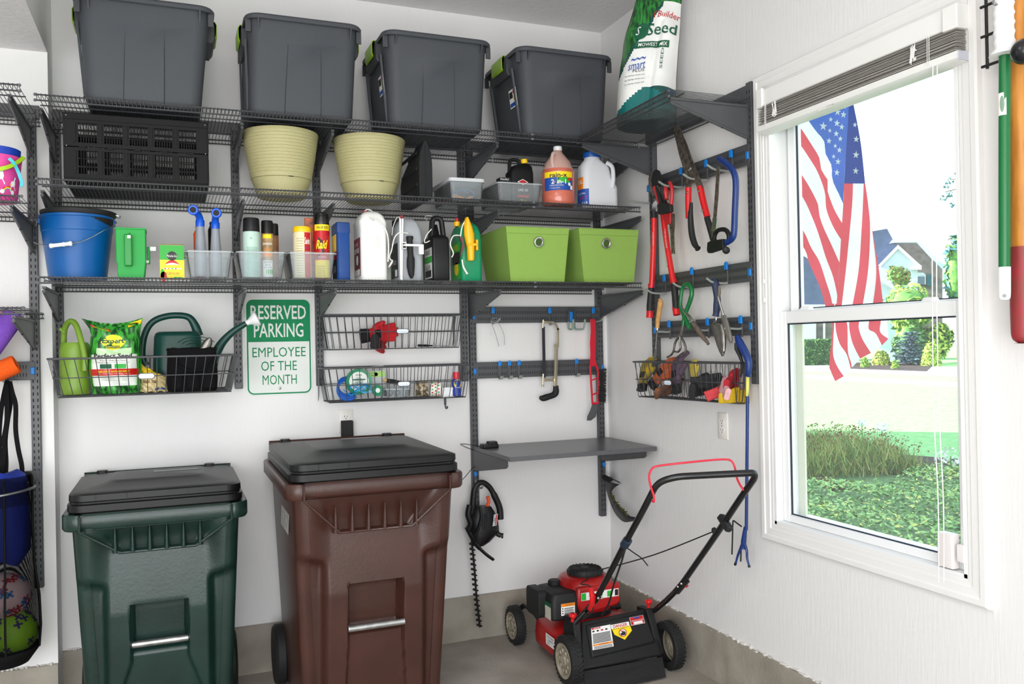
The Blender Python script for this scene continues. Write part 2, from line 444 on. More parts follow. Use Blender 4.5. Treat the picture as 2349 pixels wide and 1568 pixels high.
lo = sash('lower_sash', .02, .055, WY0 - .014, WY1 + .014, WZ0 + .012, 1.607, .036, .03, .047)
up = sash('upper_sash', .062, .097, WY0 - .03, WY1 + .02, 1.575, WZ1 - .012, .04, .04, .045)
lk = MB()
for y in (-1.52, -2.09): lk.loft([rrect(.03, .07, .012, 1.607, cx=.05, cy=y), rrect(.026, .06, .012, 1.614, cx=.05, cy=y), rrect(.012, .05, .005, 1.624, cx=.05, cy=y)])
part(win, 'sash_lock', lk, VIN)
tr = MB()   # outer frame return and screen track seen through the glass
tr.bx(.098, .108, WY0 - .012, WY0 - .052, WZ0, WZ1).bx(.108, .122, WY0 - .012, WY0 - .036, WZ0, 1.58)
tr.bx(.10, .122, WY1 + .012, WY1 + .05, WZ0, WZ1).bx(.10, .16, WY0, WY1, WZ0 - .03, WZ0 + .022)
part(win, 'outer_frame', tr, mat('beige aluminium', '#d9d6c4', .4), bev=.003)
# window alarm contact, bottom right
al = MB().bx(-.012, .02, -2.152, -2.208, .795, .895)
al = MB().loft([rrect(.032, .058, .006, .787, cx=.002, cy=-2.18), rrect(.032, .058, .006, .893, cx=.002, cy=-2.18)])
al_o = T('alarm_sensor', 'white alarm contact sensor on the lower right corner of the window sash', 'sensor', (.0, -2.18, .787))
part(al_o, 'housing', al, mat('sensor plastic', '#ece6e4', .4), bev=.003)
part(al_o, 'magnet', MB().bx(-.014, .008, -2.222, -2.248, .815, .868), mat('sensor plastic', '#ece6e4', .4), bev=.003)
# ------------------------------------------------------------------ blind, drawn up
bl = T('window_blind', 'white slatted blind raised to a stack at the top of the window', 'blind', (-.03, -1.84, 2.3))
BWH = mat('blind white', '#efefec', .4)
by0, by1 = -1.392, -2.300
hr = MB().bx(-.055, .0, by0 + .006, by1 - .004, 2.408, 2.474); part(bl, 'headrail', hr, BWH, bev=.004)
br2 = MB().bx(-.062, .0, by0 + .007, by0 - .028, 2.402, 2.478).bx(-.066, .0, by1 - .007, by1 + .045, 2.40, 2.472); part(bl, 'end_bracket', br2, BWH, bev=.003)
br = MB(); br.loft([[(x, y, z) for x, z in ((-.064, 2.312), (-.05, 2.304), (-.005, 2.304), (.0, 2.312), (.0, 2.33), (-.06, 2.334))] for y in (by0, by1 - .004)])
part(bl, 'bottom_rail', br, BWH, sm=30)
part(bl, 'end_cap', MB().bx(-.062, -.002, by1 - .0045, by1 - .008, 2.306, 2.332), mat('blind cap', '#c9ccd6', .5))
SL = mat('shaded blind slat', '#bab6b1', .5)  # white slats toned grey: shade inside the stack put into the colour
sl0 = None; random.seed(11)
for i in range(15):
    z = 2.337 + i * .0047
    if sl0 is None:
        m = MB().loft([[(-.031, y, 0), (0, y, .0022), (.029, y, 0), (.029, y, -.0012), (0, y, .001), (-.031, y, -.0012)] for y in (by0 - .004, by1 + .002)])
        sl0 = part(bl, 'slat', m, SL, local=True, sm=30); o = sl0
        sl0.data.transform(Matrix.Translation((0, 1.84, 0)))
    else:
        o = sl0.copy(); COL.objects.link(o); o.parent = bl
    o.location = (random.uniform(-.003, .003), random.uniform(-.002, .002), z - 2.3); o.rotation_euler = (0, random.uniform(-.08, .08), random.uniform(-.002, .002))
CORD = mat('blind cord', '#f2f1ee', .6)
cm = MB()
for y in (-1.5, -2.15):
    for q in range(10):
        pts = [(-.066 + random.uniform(-.006, .004), y + random.uniform(-.012, .012), 2.34 + random.random() * .065) for _ in range(3)]
        cm.tube(smooth_path(pts, 5), .0012, 5)
for y in (-1.44, -1.447, -2.2, -2.207): cm.rod((-.064, y, 2.41), (-.066, y, 2.32), .0011, 5)
part(bl, 'ladder_cord', cm, CORD)
pc = MB()
for k, uu in enumerate((2144, 2152)):
    P = [PX(u, v, -.07 + k * .004) for u, v in ((uu - 4 + 2 * k, 150), (uu - 6 + k * 3, 420), (uu - 5 + k * 2, 700), (uu - 2 + k * 4, 940), (uu + 8 + k * 4, 1150), (uu + 9 + k * 4, 1335))]
    pc.tube(smooth_path(P, 6), .0017, 6)
part(bl, 'pull_cord', pc, CORD)
lb = MB(); fn = plane_fn(PX(1890, 247, -.0648), (0, -1, 0), (0, 0, 1)); rect(lb, fn, -.03, .05, -.006, .004, 0); text(lb, 'UP TO 48', fn, .03, 0, .034, .005, 1)
part(bl, 'sticker', lb, [mat('clear sticker', '#e2e2de', .4), I_K], sm=0)
wd = MB().rod((.0, -1.37, 1.85), (.0, -1.37, 1.60), .0015, 5)   # tilt cords with end tassels
for z in (1.73, 1.655): wd.lathe([(.003, 0), (.006, .004), (.006, .012), (.002, .02)], (-.03, -1.372, z - .01), 10)
wd.rod((-.03, -1.372, 2.33), (-.03, -1.372, 1.73), .001, 5); wd.rod((-.031, -1.370, 2.33), (-.031, -1.370, 1.655), .001, 5)
part(bl, 'tilt_cord', wd, CORD)

# ================================================================== SHELVING SYSTEM
PD = .03; PW = .034
def slots_v(mb, x, y, z0, z1, ax='y'):
    z = z0
    while z < z1:
        for d in (-.008, .008):
            if ax == 'y': mb.bx(x + d - .0022, x + d + .0022, y - .0006, y + .002, z, z + .013)
            else: mb.bx(y - .0006, y + .002, x + d - .0022, x + d + .0022, z, z + .013)
        z += .026
def upright(label, x, z0, z1, wall='back', y0=0.):
    """slotted steel channel; wall='back': against y=y0, wall='right': against x=0"""
    if wall == 'back':
        t = T('slotted_upright', label, 'upright', (x, y0, z0), None)
        mb = MB().bx(x - PW / 2, x + PW / 2, y0, y0 - PD, z0, z1); sm = MB(); slots_v(sm, x, y0 - PD, z0 + .03, z1 - .03)
        sc = MB().lathe([(.005, 0), (.005, .002), (.002, .003)], (x, y0 - PD, z0 + .03), 8, (0, -1, 0))
    else:
        t = T('slotted_upright', label, 'upright', (0, x, z0), None)
        mb = MB().bx(0, -PD, x - PW / 2, x + PW / 2, z0, z1); sm = MB(); slots_v(sm, x, -PD, z0 + .03, z1 - .03, 'x')
        sc = MB().lathe([(.005, 0), (.005, .002), (.002, .003)], (-PD, x, z0 + .03), 8, (-1, 0, 0))
    part(t, 'channel', mb, METAL, bev=.002, bseg=1); part(t, 'slot', sm, SLOT, kind='stuff'); part(t, 'screw', sc, METAL)
    return t
XA, XB, XC, XD1, XD2, XE = -2.655, -1.926, -1.556, -.828, -.783, -.055
upright('slotted grey steel upright at the left end of the long shelves', XA, 1.32, 2.54)
upright('slotted grey upright between the wide basket and the parking sign', XB, 1.32, 2.54)
upright('slotted grey upright just right of the parking sign', XC, 1.32, 2.54)
upright('shorter slotted grey upright ending beside the small blue and red can', XD1, 1.32, 2.54)
upright('long slotted grey upright with the hedge trimmer hung on it', XD2, .56, 2.54)
upright('long slotted grey upright nearest the room corner behind the snow brush', XE, .56, 2.54)
YR1, YR2 = -.537, -1.297
upright('slotted grey upright behind the long red lopper handles', YR1, 1.39, 2.54, 'right')
upright('slotted grey upright beside the window casing', YR2, 1.32, 2.54, 'right')
XL = -2.728
upright('slotted grey upright on the left bay beside the mesh ball bag', XL, .545, 2.50, 'back', YJ)
def track(label, mb, loc): 
    t = T('hang_track', label, 'rail', loc); part(t, 'track', mb, METAL, bev=.002, bseg=1); return t
track('horizontal grey hanging track high on the back wall behind the grey totes', MB().bx(XA - .02, -.03, 0, -.022, 2.49, 2.545), (-1.3, 0, 2.49))
track('horizontal grey hanging track under the seed bag on the right wall', MB().bx(0, -.022, -.48, -1.32, 2.47, 2.535), (0, -.9, 2.47))
track('short end of hanging track on the left bay wall', MB().bx(-3.6, XL + .03, YJ, YJ - .022, 2.462, 2.516), (-3.2, YJ, 2.462))
# wire shelves -----------------------------------------------------
def wire_shelf(label, x0, x1, yb, yf, z, n, axis='y'):
    """wires run front to back; axis 'y': shelf on the back wall, 'x': on the right wall (then x0,x1 are y's and yb,yf are x's)"""
    def P(a, b, c): return (a, b, c) if axis == 'y' else (b, a, c)
    t = T('wire_shelf', label, 'shelf', P((x0 + x1) / 2, yb, z - .03))
    fr = MB()
    for b, zz, r in ((yf, z - .003, .0035), (yf, z - .024, .0035), (yb, z - .005, .0035), ((yf + yb) / 2 + .12 * (1 if yb > yf else -1), z - .006, .003), ((yf + yb) / 2 - .12 * (1 if yb > yf else -1), z - .006, .003), (yb, z - .022, .003)):
        fr.rod(P(x0, b, zz), P(x1, b, zz), r, 6)
    part(t, 'frame_rod', fr, WIRE)
    wm = MB()
    for i in range(n):
        x = x0 + .006 + (x1 - x0 - .012) * i / (n - 1)
        wm.tube([P(x, yb, z), P(x, yf + (.0045 if yb > yf else -.0045) * -1, z), P(x, yf + (.0045 if yb > yf else -.0045) * -1, z - .027)], .0013, 4)
        wm.rod(P(x, yb, z), P(x, yb, z - .024), .0012, 4)
    part(t, 'cross_wire', wm, WIRE, kind='stuff', sm=60)
    cp = MB()
    for x in (x0, x1):
        for zz in (z - .003, z - .024): cp.sph(P(x, yf, zz), .006, 8, 6)
    part(t, 'end_cap', cp, mat('cap grey', '#62636b', .35), kind='stuff')
    return t
ZS = (2.462, 2.150, 1.785); YF = -.552
names = ('top', 'middle', 'bottom')
holds = (('first three grey totes', 'rightmost grey tote'), ('black crate and the two planters', 'orange jug and the blue-lidded jug'), ('blue bucket and the row of spray bottles', 'two lime fabric bins'))
XS = -.66
for k, z in enumerate(ZS):
    wire_shelf('dark grey wire shelf carrying the %s' % holds[k][0], -2.663, XS - .003, -.032, YF, z, 142)
    wire_shelf('dark grey wire shelf section carrying the %s' % holds[k][1], XS + .003, -.103, -.032, YF, z, 42)
# brackets ---------------------------------------------------------
def bracket(label, x, z, yb=-.03, yf=-.475, zh=.125, axis='y'):
    def P(a, b, c): return (a, b, c) if axis == 'y' else (b, a, c)
    t = T('shelf_bracket', label, 'bracket', P(x, yb, z - zh))
    sg = -1 if yf < yb else 1
    poly = [(yb, z - .004), (yb, z - zh), (yb + sg * .012, z - zh), (yf, z - .030), (yf, z - .012)]
    mb = MB(); e = .0018
    mb.add([P(x - e, q, c) for q, c in poly] + [P(x + e, q, c) for q, c in poly], [(0, 1, 2, 3, 4), (9, 8, 7, 6, 5)] + [(i, 5 + i, 5 + (i + 1) % 5, (i + 1) % 5) for i in range(5)])
    part(t, 'plate', mb, METAL, sm=0)
    fl = MB(); L = [P(x, yb + sg * .012, z - zh + .003), P(x, yf, z - .026)]
    fl.tube(L, .0065, 8); part(t, 'lower_flange', fl, METAL)
    tb = MB(); tb.bx(*((x - .006, x + .006, yb, yf) if axis == 'y' else (yb, yf, x - .006, x + .006)), z - .016, z - .007)
    part(t, 'arm', tb, METAL)
    ho = MB()
    for f in (.35, .62):
        y = yb + (yf - yb) * f; zz = z - zh + (zh - .03) * f - .0035
        ho.sph(P(x, y, zz), .0042, 8, 6)
    part(t, 'rivet', ho, SLOT, kind='stuff')
    return t
pl = ((XA, 'at the left end'), (XB, 'second from the left'), (XC, 'third from the left'), (XD2 - .02, 'fourth from the left'), (XE, 'nearest the corner'))
under = ('under the grey totes', 'under the planters and jugs', 'above the hanging baskets and tool rails')
for k, z in enumerate(ZS):
    for x, s in pl: bracket('triangular grey bracket %s, %s' % (s, under[k]), x, z - .024)
# right wall shelf
RSX = -.415
wire_shelf('grey wire shelf over the tools with the grass seed bag on it', -.525, -1.312, -.032, RSX, 2.468, 62, 'x')
bracket('grey bracket of the seed bag shelf, at the corner end', YR1, 2.452, -.03, RSX + .015, .14, 'x')
bracket('grey bracket of the seed bag shelf, at the window end', YR2, 2.452, -.03, RSX + .015, .14, 'x')
# left bay shelves
for z, s in ((2.45, 'empty wire shelf end high at the left edge'), (2.058, 'wire shelf end at the left edge with the pink bucket'), (1.665, 'wire shelf end at the left edge over the foam noodles')):
    wire_shelf(s, -3.55, -2.692, YJ - .032, YJ - .55, z, 62)
    bracket('triangular bracket under the ' + s, XL, z - .022, YJ - .03, YJ - .52)
# workbench shelf --------------------------------------------------
wb = T('workbench_shelf', 'solid dark grey shelf board on brackets below the tool rails', 'shelf', (-.41, 0, .955))
GB = mat('grey laminate', '#57575a', .33, var=.06, vscale=50)
part(wb, 'board', MB().bx(-.795, -.022, -.032, -.532, .966, .987), GB, bev=.001, bseg=1)
for x in (XD2, XE):
    m = MB().prism([(-.03, .966), (-.03, .868), (-.10, .872), (-.49, .932), (-.505, .94), (-.508, .955), (-.50, .966)], x - .0025 - .012, x + .0025 - .012, 'x')
    b_ = part(wb, 'bracket_plate', m, METAL, sm=0); 
    m = MB().tube([(x - .012, -.04, .871), (x - .012, -.10, .872), (x - .012, -.49, .934), (x - .012, -.505, .945)], .004, 6); part(b_, 'flange', m, METAL)
# rails ------------------------------------------------------------
def rail(label, a0, a1, z0, z1, wall='back', x0=-.022, x1=-.032, clips=(0, 1), dep=0.):
    def P(a, b, c): return (a, b, c) if wall == 'back' else (b, a, c)
    t = T('tool_rail', label, 'rail', P((a0 + a1) / 2, dep, z0))
    m = MB(); A = P(a0, dep + x0, z0); B = P(a1, dep + x1, z1); m.bx(A[0], B[0], A[1], B[1], A[2], B[2]); part(t, 'rail_plate', m, METAL, bev=.0015, bseg=1)
    sm = MB(); n = int(abs(a1 - a0) / .0105)
    for i in range(3, n - 2):
        a = a0 + (a1 - a0) * i / n
        for zz in (z0 + .014, z0 + .046): 
            A = P(a - .0015, dep + x1 - .0005, zz); B = P(a + .0015, dep + x1 + .002, zz + .015); sm.bx(A[0], B[0], A[1], B[1], A[2], B[2])
    part(t, 'slot', sm, SLOT, kind='stuff', sm=0)
    for q in clips:
        a = a0 + (.008 if a1 > a0 else -.008) if q == 0 else a1 - (.008 if a1 > a0 else -.008)
        A = P(a - .008, dep + x1 - .006, z0 + .022); B = P(a + .008, dep + x1 + .001, z0 + .052); m = MB().bx(A[0], B[0], A[1], B[1], A[2], B[2]); part(t, 'end_clip', m, BLUE, bev=.003)
    return t
rail('upper grey slotted tool rail under the lime bins, holding goggles and hacksaw', XD2 - .004, XE + .016, 1.611, 1.694)
rail('lower grey slotted tool rail on the back wall with three small hooks', XD2 - .004, XE + .016, 1.328, 1.411)
rail('topmost tool rail on the right wall, holding shears and bow saw', YR1 - .01, YR2, 2.208, 2.293, 'right')
rail('middle tool rail on the right wall behind the green cultivator handle', YR1 - .01, YR2, 1.735, 1.817, 'right')
rail('lowest tool rail on the right wall behind the trowel', YR1 - .01, YR2, 1.517, 1.594, 'right')
rail('short end of tool rail behind the orange foam noodle', -3.5, XL + .0, 1.393, 1.468, 'back', clips=(1,), dep=YJ)
# hooks ------------------------------------------------------------
def hook_small(label, x, z):
    t = T('rail_hook', label, 'hook', (x, -.035, z - .05))
    part(t, 'stem', MB().bx(x - .009, x + .009, -.032, -.038, z - .062, z + .012), METAL, bev=.002)
    part(t, 'clip', MB().loft([rrect(.020, .007, .003, z + .003, cx=x, cy=-.040), rrect(.020, .007, .003, z + .022, cx=x, cy=-.040), rrect(.008, .005, .002, z + .028, cx=x, cy=-.040)]), BLUE)
    pr = [(-.036, z - .058), (-.042, z - .068), (-.056, z - .066), (-.064, z - .052)]
    part(t, 'tip', MB().loft([[(x + s * .009, y, zz) for s, dz in ((-1, 0), (1, 0), (1, 1), (-1, 1)) for (y, zz) in [(y0_ + dz * .003, z0_ + dz * .003)]] for y0_, z0_ in pr]), GREYRUB)
    return t
for i, (u, v) in enumerate(((1147, 838), (1169, 837), (1191, 836))):
    p = PY(u, v, -.04); hook_small('%s small grey blue-clipped hook of the three on the lower rail' % ('left', 'middle', 'right')[i], p.x, 1.388)
p = PY(1323, 832, -.04); hook_small('single empty small hook on the lower rail between hacksaw and snow brush', p.x, 1.388)
def hook_long(label, wall, pb, tip, group=None):
    """blue-clipped stem on a rail with a grey sleeved prong; pb = clip point, tip = list of prong points"""
    t = T('prong_hook', label, 'hook', pb, group); x, y, z = pb
    if wall == 'back':
        part(t, 'stem', MB().bx(x - .006, x + .006, -.032, -.038, z - .07, z), METAL, bev=.0015)
        part(t, 'clip', MB().loft([rrect(.020, .008, .003, z - .014, cx=x, cy=-.041), rrect(.020, .008, .003, z + .009, cx=x, cy=-.041), rrect(.010, .006, .002, z + .017, cx=x, cy=-.041)]), BLUE)
    else:
        part(t, 'stem', MB().bx(-.032, -.038, y - .006, y + .006, z - .07, z), METAL, bev=.0015)
        part(t, 'clip', MB().loft([rrect(.010, .020, .003, z - .015, cx=-.041, cy=y), rrect(.010, .020, .003, z + .010, cx=-.041, cy=y), rrect(.006, .010, .002, z + .018, cx=-.041, cy=y)]), BLUE)
    part(t, 'prong', MB().tube(fillet(tip, .02, 4), .0048, 8), GREYRUB)
    return t
# ================================================================== TOP SHELF: totes and seed bag
TOTE = mat('grey tote plastic', '#45484d', .55, bump=.12, bscale=420, spec=.3)
TOTED = mat('dark tote underside', '#3b3d41', .5)
LIME = mat('lime latch plastic', '#8db81a', .4)
def rloop(w, d, r, z, cx, cy, front=(), n=5):
    L = rrect(w, d, r, z, n, cx, cy); k = 3 * (n + 1)
    return L[:k] + [(cx + fx * w, cy - d / 2 - dy, z) for fx, dy in front] + L[k:]
def tote(label, bx_, tx_, sticker=False):
    (b0, b1), (t0, t1) = bx_, tx_; zb, zt = 2.464, 2.868
    t = T('storage_tote', label, 'tote', ((b0 + b1) / 2, -.3, zb), 'grey totes on the top shelf')
    m = MB(); L = []
    for f in (0, .03, .06, .25, .5, .75, .8, .97, 1):
        ins = .012 if f == 0 else .003 if f == .03 else 0
        x0, x1 = b0 + (t0 + .018 - b0) * f + ins, b1 + (t1 - .018 - b1) * f - ins; y0, y1 = -.498 - .034 * f + ins, -.105 + .03 * f - ins
        e = .007 * (1 if f <= .5 else max(0, (.82 - f) / .32)); h = .17 - .03 * f
        fr = [(-h - .008, 0), (-h, e), (h, e), (h + .008, 0)]
        L.append(rloop(x1 - x0, y1 - y0, .045 + .01 * f, zb + (zt - .012 - zb) * f, (x0 + x1) / 2, (y0 + y1) / 2, fr))
    W, D, cx, cy = t1 - t0, .49, (t0 + t1) / 2, -.303
    fr = [(-.16, 0), (-.15, 0), (.15, 0), (.16, 0)]
    L += [rloop(W - .006, D - .006, .06, zt - .022, cx, cy, fr), rloop(W, D, .062, zt - .02, cx, cy, fr), rloop(W + .002, D + .002, .062, zt - .008, cx, cy, fr), rloop(W - .008, D - .008, .06, zt, cx, cy, fr), rloop(W - .04, D - .04, .05, zt - .004, cx, cy, fr), rloop(W - .06, D - .06, .05, zt - .1, cx, cy, fr)]
    m.loft(L); body = part(t, 'body', m, TOTE, sm=35)
    g = MB()
    for fx in (-.39, .39):
        g.prism([(-.52, zt - .02), (-.549, zt - .02), (-.527, zt - .06)], cx + fx * W - .0025, cx + fx * W + .0025, 'x')
    for y in (-.51, -.09):
        for x, s in ((t0, 1), (t1, -1)): g.bx(x + .004 * s, x + .025 * s, y - .004, y + .004, zt - .07, zt - .02)
    part(t, 'gusset', g, TOTED)
    for x, s in ((t0, -1), (t1, 1)):
        h = MB(); h.prism([(x - s * .03, zt - .02), (x + s * .004, zt - .02), (x + s * .004, zt - .085), (x - s * .004, zt - .10), (x - s * .035, zt - .10)], -.41, -.20, 'y'); part(t, 'handle_lug', h, TOTED, bev=.004)
        h = MB(); h.prism([(x - s * .01, zt + .006), (x + s * .008, zt + .004), (x + s * .016, zt - .01), (x + s * .015, zt - .062), (x + s * .006, zt - .070), (x + s * .008, zt - .06), (x + s * .012, zt - .012)], -.375, -.235, 'y'); part(t, 'latch', h, LIME, bev=.004)
    rb = MB()
    for y in (-.16, -.44): rb.add([(b0 + .004, y - .01, zb + .03), (b0 + .004, y + .01, zb + .03), (t0 + .012, y + .01, zt - .08), (t0 + .012, y - .01, zt - .08), (b0 - .006, y - .006, zb + .03), (b0 - .006, y + .006, zb + .03), (t0 + .004, y + .006, zt - .08), (t0 + .004, y - .006, zt - .08)], [(4, 5, 6, 7), (0, 3, 7, 4), (1, 5, 6, 2), (0, 4, 5, 1), (3, 2, 6, 7)])
    part(t, 'side_rib', rb, TOTE)
    if sticker:
        o = Vector((b0 + (t0 + .018 - b0) * .5 - .0035, -.455, zb + .20)); ax = Vector((0, 1, 0)); ay = Vector((t0 - b0, 0, .4)).normalized()
        fn = plane_fn(o, ax, ay, (-.004, 0, 0)); s = MB(); rect(s, fn, -.0, .09, -.045, .04, 0)
        fn = plane_fn(o, ax, ay, (-.0048, 0, 0)); rect(s, fn, .005, .04, .018, .034, 2); rect(s, fn, .045, .085, .0, .03, 1); rect(s, fn, .005, .085, -.04, -.022, 5); rect(s, fn, .005, .04, -.012, .01, 3)
        part(t, 'sticker', s, INKS, sm=0, label='white red and blue sticker')
    return t
def _px(u0, u1, v0, v1, y): return (PY(u0, v0, y).x, PY(u1, v1, y).x)
tote('leftmost grey storage tote with lime latches, above the black crate', _px(193, 462, 230, 258, -.5), _px(164, 493, 20, 45, -.54))
tote('grey storage tote with lime latches, above the two planters', _px(572, 812, 248, 278, -.5), _px(561, 833, 22, 52, -.54))
tote('grey storage tote with lime latches, third from the left', _px(896, 1110, 280, 300, -.5), _px(879, 1131, 62, 90, -.54), True)
tote('grey storage tote beside the room corner with a sticker on its side', _px(1206, 1390, 303, 314, -.5), _px(1187, 1410, 106, 130, -.54), True)

# grass seed bag on the right wall shelf ----------------------------
def bag_solid(fnF, fnB, nu, nv, mfnF, mb):
    mb.grid(fnF, nu, nv, mfnF); mb.grid(fnB, nu, nv, mi=0); return mb
random.seed(21)
sb = T('grass_seed_bag', 'tall white and green grass seed bag standing on the right wall shelf', 'bag', (-.21, -.83, 2.475))
SBW = mat('seed bag white film', '#f2f3f0', .25, bump=.25, bscale=18); SBG = mat('seed bag dark green film', '#0f4f47', .25, bump=.25, bscale=18)
SBL = mat('seed bag grass print', '#2f8f3a', .3, var=.8, vscale=90, col2='#0c3a1c', stretch=(1, 1, .12), thr=(.4, .6)); SBT = mat('seed bag teal film', '#0e6f6e', .25)
def seedP(s, q):
    """s across the front (0..1), q up (0..1); the bag leans a little and narrows to a folded top"""
    zb = 2.472; h = .60; z = zb + h * q
    w = .265 * (1 - .10 * q - .16 * max(0, q - .62) / .38) ; dpt = .12 * (1 - q) ** .6 + .012
    a = (s - .5); bul = dpt * (1 - (2 * a) ** 4 * .85)
    wr = .007 * sin(9 * s + 6 * q) * sin(5 * q + 1) + .006 * sin(21 * q + 8 * s) * (q > .3) - .012 * math.exp(-((s - .62 - .18 * (q - .4)) / .05) ** 2) * (q < .75)
    # local frame: bag faces the camera side (towards -x,-y)
    ux = Vector((.80, -.60, 0)); un = Vector((-.60, -.80, 0))
    c = Vector((-.205, -.80, 0)) + ux * (.075 * q * q) 
    return c + ux * (a * w) + un * (bul + wr) + Vector((0, 0, z + .012 * sin(3 * s) * q))
def seedB(s, q):
    p = seedP(1 - s, q); un = Vector((-.60, -.80, 0)); a = (1 - s) - .5; dpt = .12 * (1 - q) ** .6 + .012
    return p - un * (2 * dpt * (1 - (2 * a) ** 4 * .85) + .0)
def seedM(s, q):
    if q > .93: return 1
    if q > .87 and q < .925: return 2
    e = .60 + .38 * (s - .28) / .5
    if q > .90 or (s < .62 and q > e): return 2
    if s < .66 and q > e - .05: return 1
    if q < .10 + .10 * sin(pi * s) ** 2 + .06 * s: return 3 if q > .06 else 1
    if q < .235 and s > .55 and q > .17 - .1 * abs(s - .75): return 1
    return 0
m = MB(); m.grid(seedP, 44, 64, seedM); m.grid(seedB, 44, 64, lambda s, q: 1 if q < .2 or q > .9 else 0)
m.loft([[seedP(i / 10, 0) for i in range(11)] + [seedB(i / 10, 0) for i in range(11)], [seedP(i / 10, 0) - V3(0, 0, .002) for i in range(11)] + [seedB(i / 10, 0) - V3(0, 0, .002) for i in range(11)]], mi=1)
part(sb, 'bag_film', m, [SBW, SBG, SBL, SBT], sm=60)
off = Vector((-.60, -.80, 0)) * .0035
sfn = lambda a, b: seedP(a, b) + off
m = MB()
text(m, 'f Builder', sfn, .76, .77, .48, .05, 2, slant=.18); text(m, 'Seed', sfn, .70, .665, .52, .085, 6, .01, slant=.15)
rect(m, sfn, .27, .86, .525, .575, 6, 8); text(m, 'MOWEST MIX', lambda a, b: sfn(a, b) + off * .3, .58, .55, .5, .028, 0, .01)
m2 = MB(); disc(m2, sfn, .33, .66, .13, 6, 24, .065); text(m2, 'Sco', lambda a, b: sfn(a, b) + off * .3, .35, .665, .2, .07, 0, slant=.2)
text(m, 'smart', sfn, .34, .40, .30, .05, 5, slant=.1); text(m, 'PLUS', sfn, .38, .365, .2, .022, 1); text(m, '~~~', sfn, .36, .45, .26, .02, 5)
for q in (.33, .30, .27): text(m, 'for lasting results and', sfn, .32, q, .34, .012, 1)
text(m, 'Water', lambda a, b: sfn(a, b), .92, .21, .13, .028, 5); text(m, 'SEED', lambda a, b: sfn(.76 - (b - .44) * .9, .44 + (a - .76) * .8), .76, .44, .2, .05, 6)
part(sb, 'lettering', m, INKS, sm=0); part(sb, 'round_emblem', m2, INKS, sm=0)
m = MB(); fn = plane_fn((-.235, -.80, 2.4705), (.8, -.6, 0), (.6, .8, 0)); rect(m, fn, -.085, .06, -.06, .02, 0)
fn = plane_fn((-.235, -.80, 2.4697), (.8, -.6, 0), (.6, .8, 0)); text(m, 'DIRECTIONS FOR USE', fn, -.01, .01, .12, .01, 6); text(m, 'apply in spring', fn, -.02, -.015, .1, .012, 1); text(m, 'water daily', fn, -.02, -.035, .09, .01, 2)
part(sb, 'base_label', m, INKS, sm=0)

# ================================================================== MIDDLE SHELF
a, b = PY(150, 405, -.50), PY(476, 418, -.50); zt_ = PY(150, 257, -.5).z
CR = mat('crate black plastic', '#161617', .6, spec=.18)
cr_ = T('folding_crate', 'black slotted folding crate in two tiers under the leftmost tote', 'crate', ((a.x + b.x) / 2, -.3, 2.152))
x0, x1 = a.x, b.x; zb = 2.153; zm = (zb + zt_) / 2 + .003; Y0, Y1 = -.50, -.12
def crate_panel(nm, A, B, z0, z1, thick, cols, nrm, bars=7):
    """lattice wall from A to B (ground points)"""
    A, B = Vector(A), Vector(B); d = (B - A); L = d.length; d.normalize(); n = Vector(nrm); m = MB()
    R = Matrix(((d.x, n.x, 0), (d.y, n.y, 0), (0, 0, 1)))
    def bar(s0, s1, q0, q1, th, ofs=0): m.box(A + d * ((s0 + s1) / 2) + V3(0, 0, (q0 + q1) / 2) + n * ofs, (s1 - s0, th, q1 - q0), R)
    bar(0, .03, z0, z1, .012); bar(L - .03, L, z0, z1, .012); bar(.03, L - .03, z0, z0 + .015, .01); bar(.03, L - .03, z1 - .012, z1, .01)
    cw = (L - .06) / cols
    for c in range(cols):
        s0 = .03 + cw * c
        bar(s0, s0 + .008, z0 + .015, z1 - .012, .012, .002)
        bar(s0 + .008, s0 + .016, z0 + .015, z1 - .012, .005); bar(s0 + cw - .010, s0 + cw, z0 + .015, z1 - .012, .005)
        zz0, zz1 = z0 + .015, z1 - .012; w = cw - .026
        for k in range(1, bars): bar(s0 + .016 + w * k / bars - .0014, s0 + .016 + w * k / bars + .0014, zz0, zz1, .004)
        for k in (1, 2): zz = zz0 + (zz1 - zz0) * k / 3; bar(s0 + .016, s0 + .016 + w, zz - .0016, zz + .0016, .004)
    return part(cr_, nm, m, CR, sm=0, kind='stuff' if nm == 'x' else None)
for z0, z1 in ((zb + .014, zm - .004), (zm, zt_ - .026)):
    crate_panel('front_panel', (x0, Y0, 0), (x1, Y0, 0), z0, z1, .01, 5, (0, -1, 0)); crate_panel('rear_panel', (x0, Y1, 0), (x1, Y1, 0), z0, z1, .01, 5, (0, 1, 0), 6)
    crate_panel('side_panel', (x0, Y0, 0), (x0, Y1, 0), z0, z1, .01, 4, (-1, 0, 0)); crate_panel('side_panel', (x1, Y0, 0), (x1, Y1, 0), z0, z1, .01, 4, (1, 0, 0))
m = MB(); 
for z0, z1, e in ((zt_ - .026, zt_, .006), (zb, zb + .016, .005)):
    m.bx(x0 - e, x1 + e, Y0 - e, Y0 + .02, z0, z1).bx(x0 - e, x1 + e, Y1 - .02, Y1 + e, z0, z1).bx(x0 - e, x0 + .02, Y0, Y1, z0, z1).bx(x1 - .02, x1 + e, Y0, Y1, z0, z1)
part(cr_, 'rim', m, CR, bev=.003)
part(cr_, 'base', MB().bx(x0 + .01, x1 - .01, Y0 + .01, Y1 - .01, zb - .001, zb + .006), CR)
m = MB()
for k in range(5):
    xx = x0 + .06 + (x1 - x0 - .12) * k / 4; m.bx(xx - .012, xx + .012, Y0 - .009, Y0 + .004, zm - .007, zm + .002)
part(cr_, 'latch_tab', m, CR, bev=.002, kind='stuff')
m = MB(); 
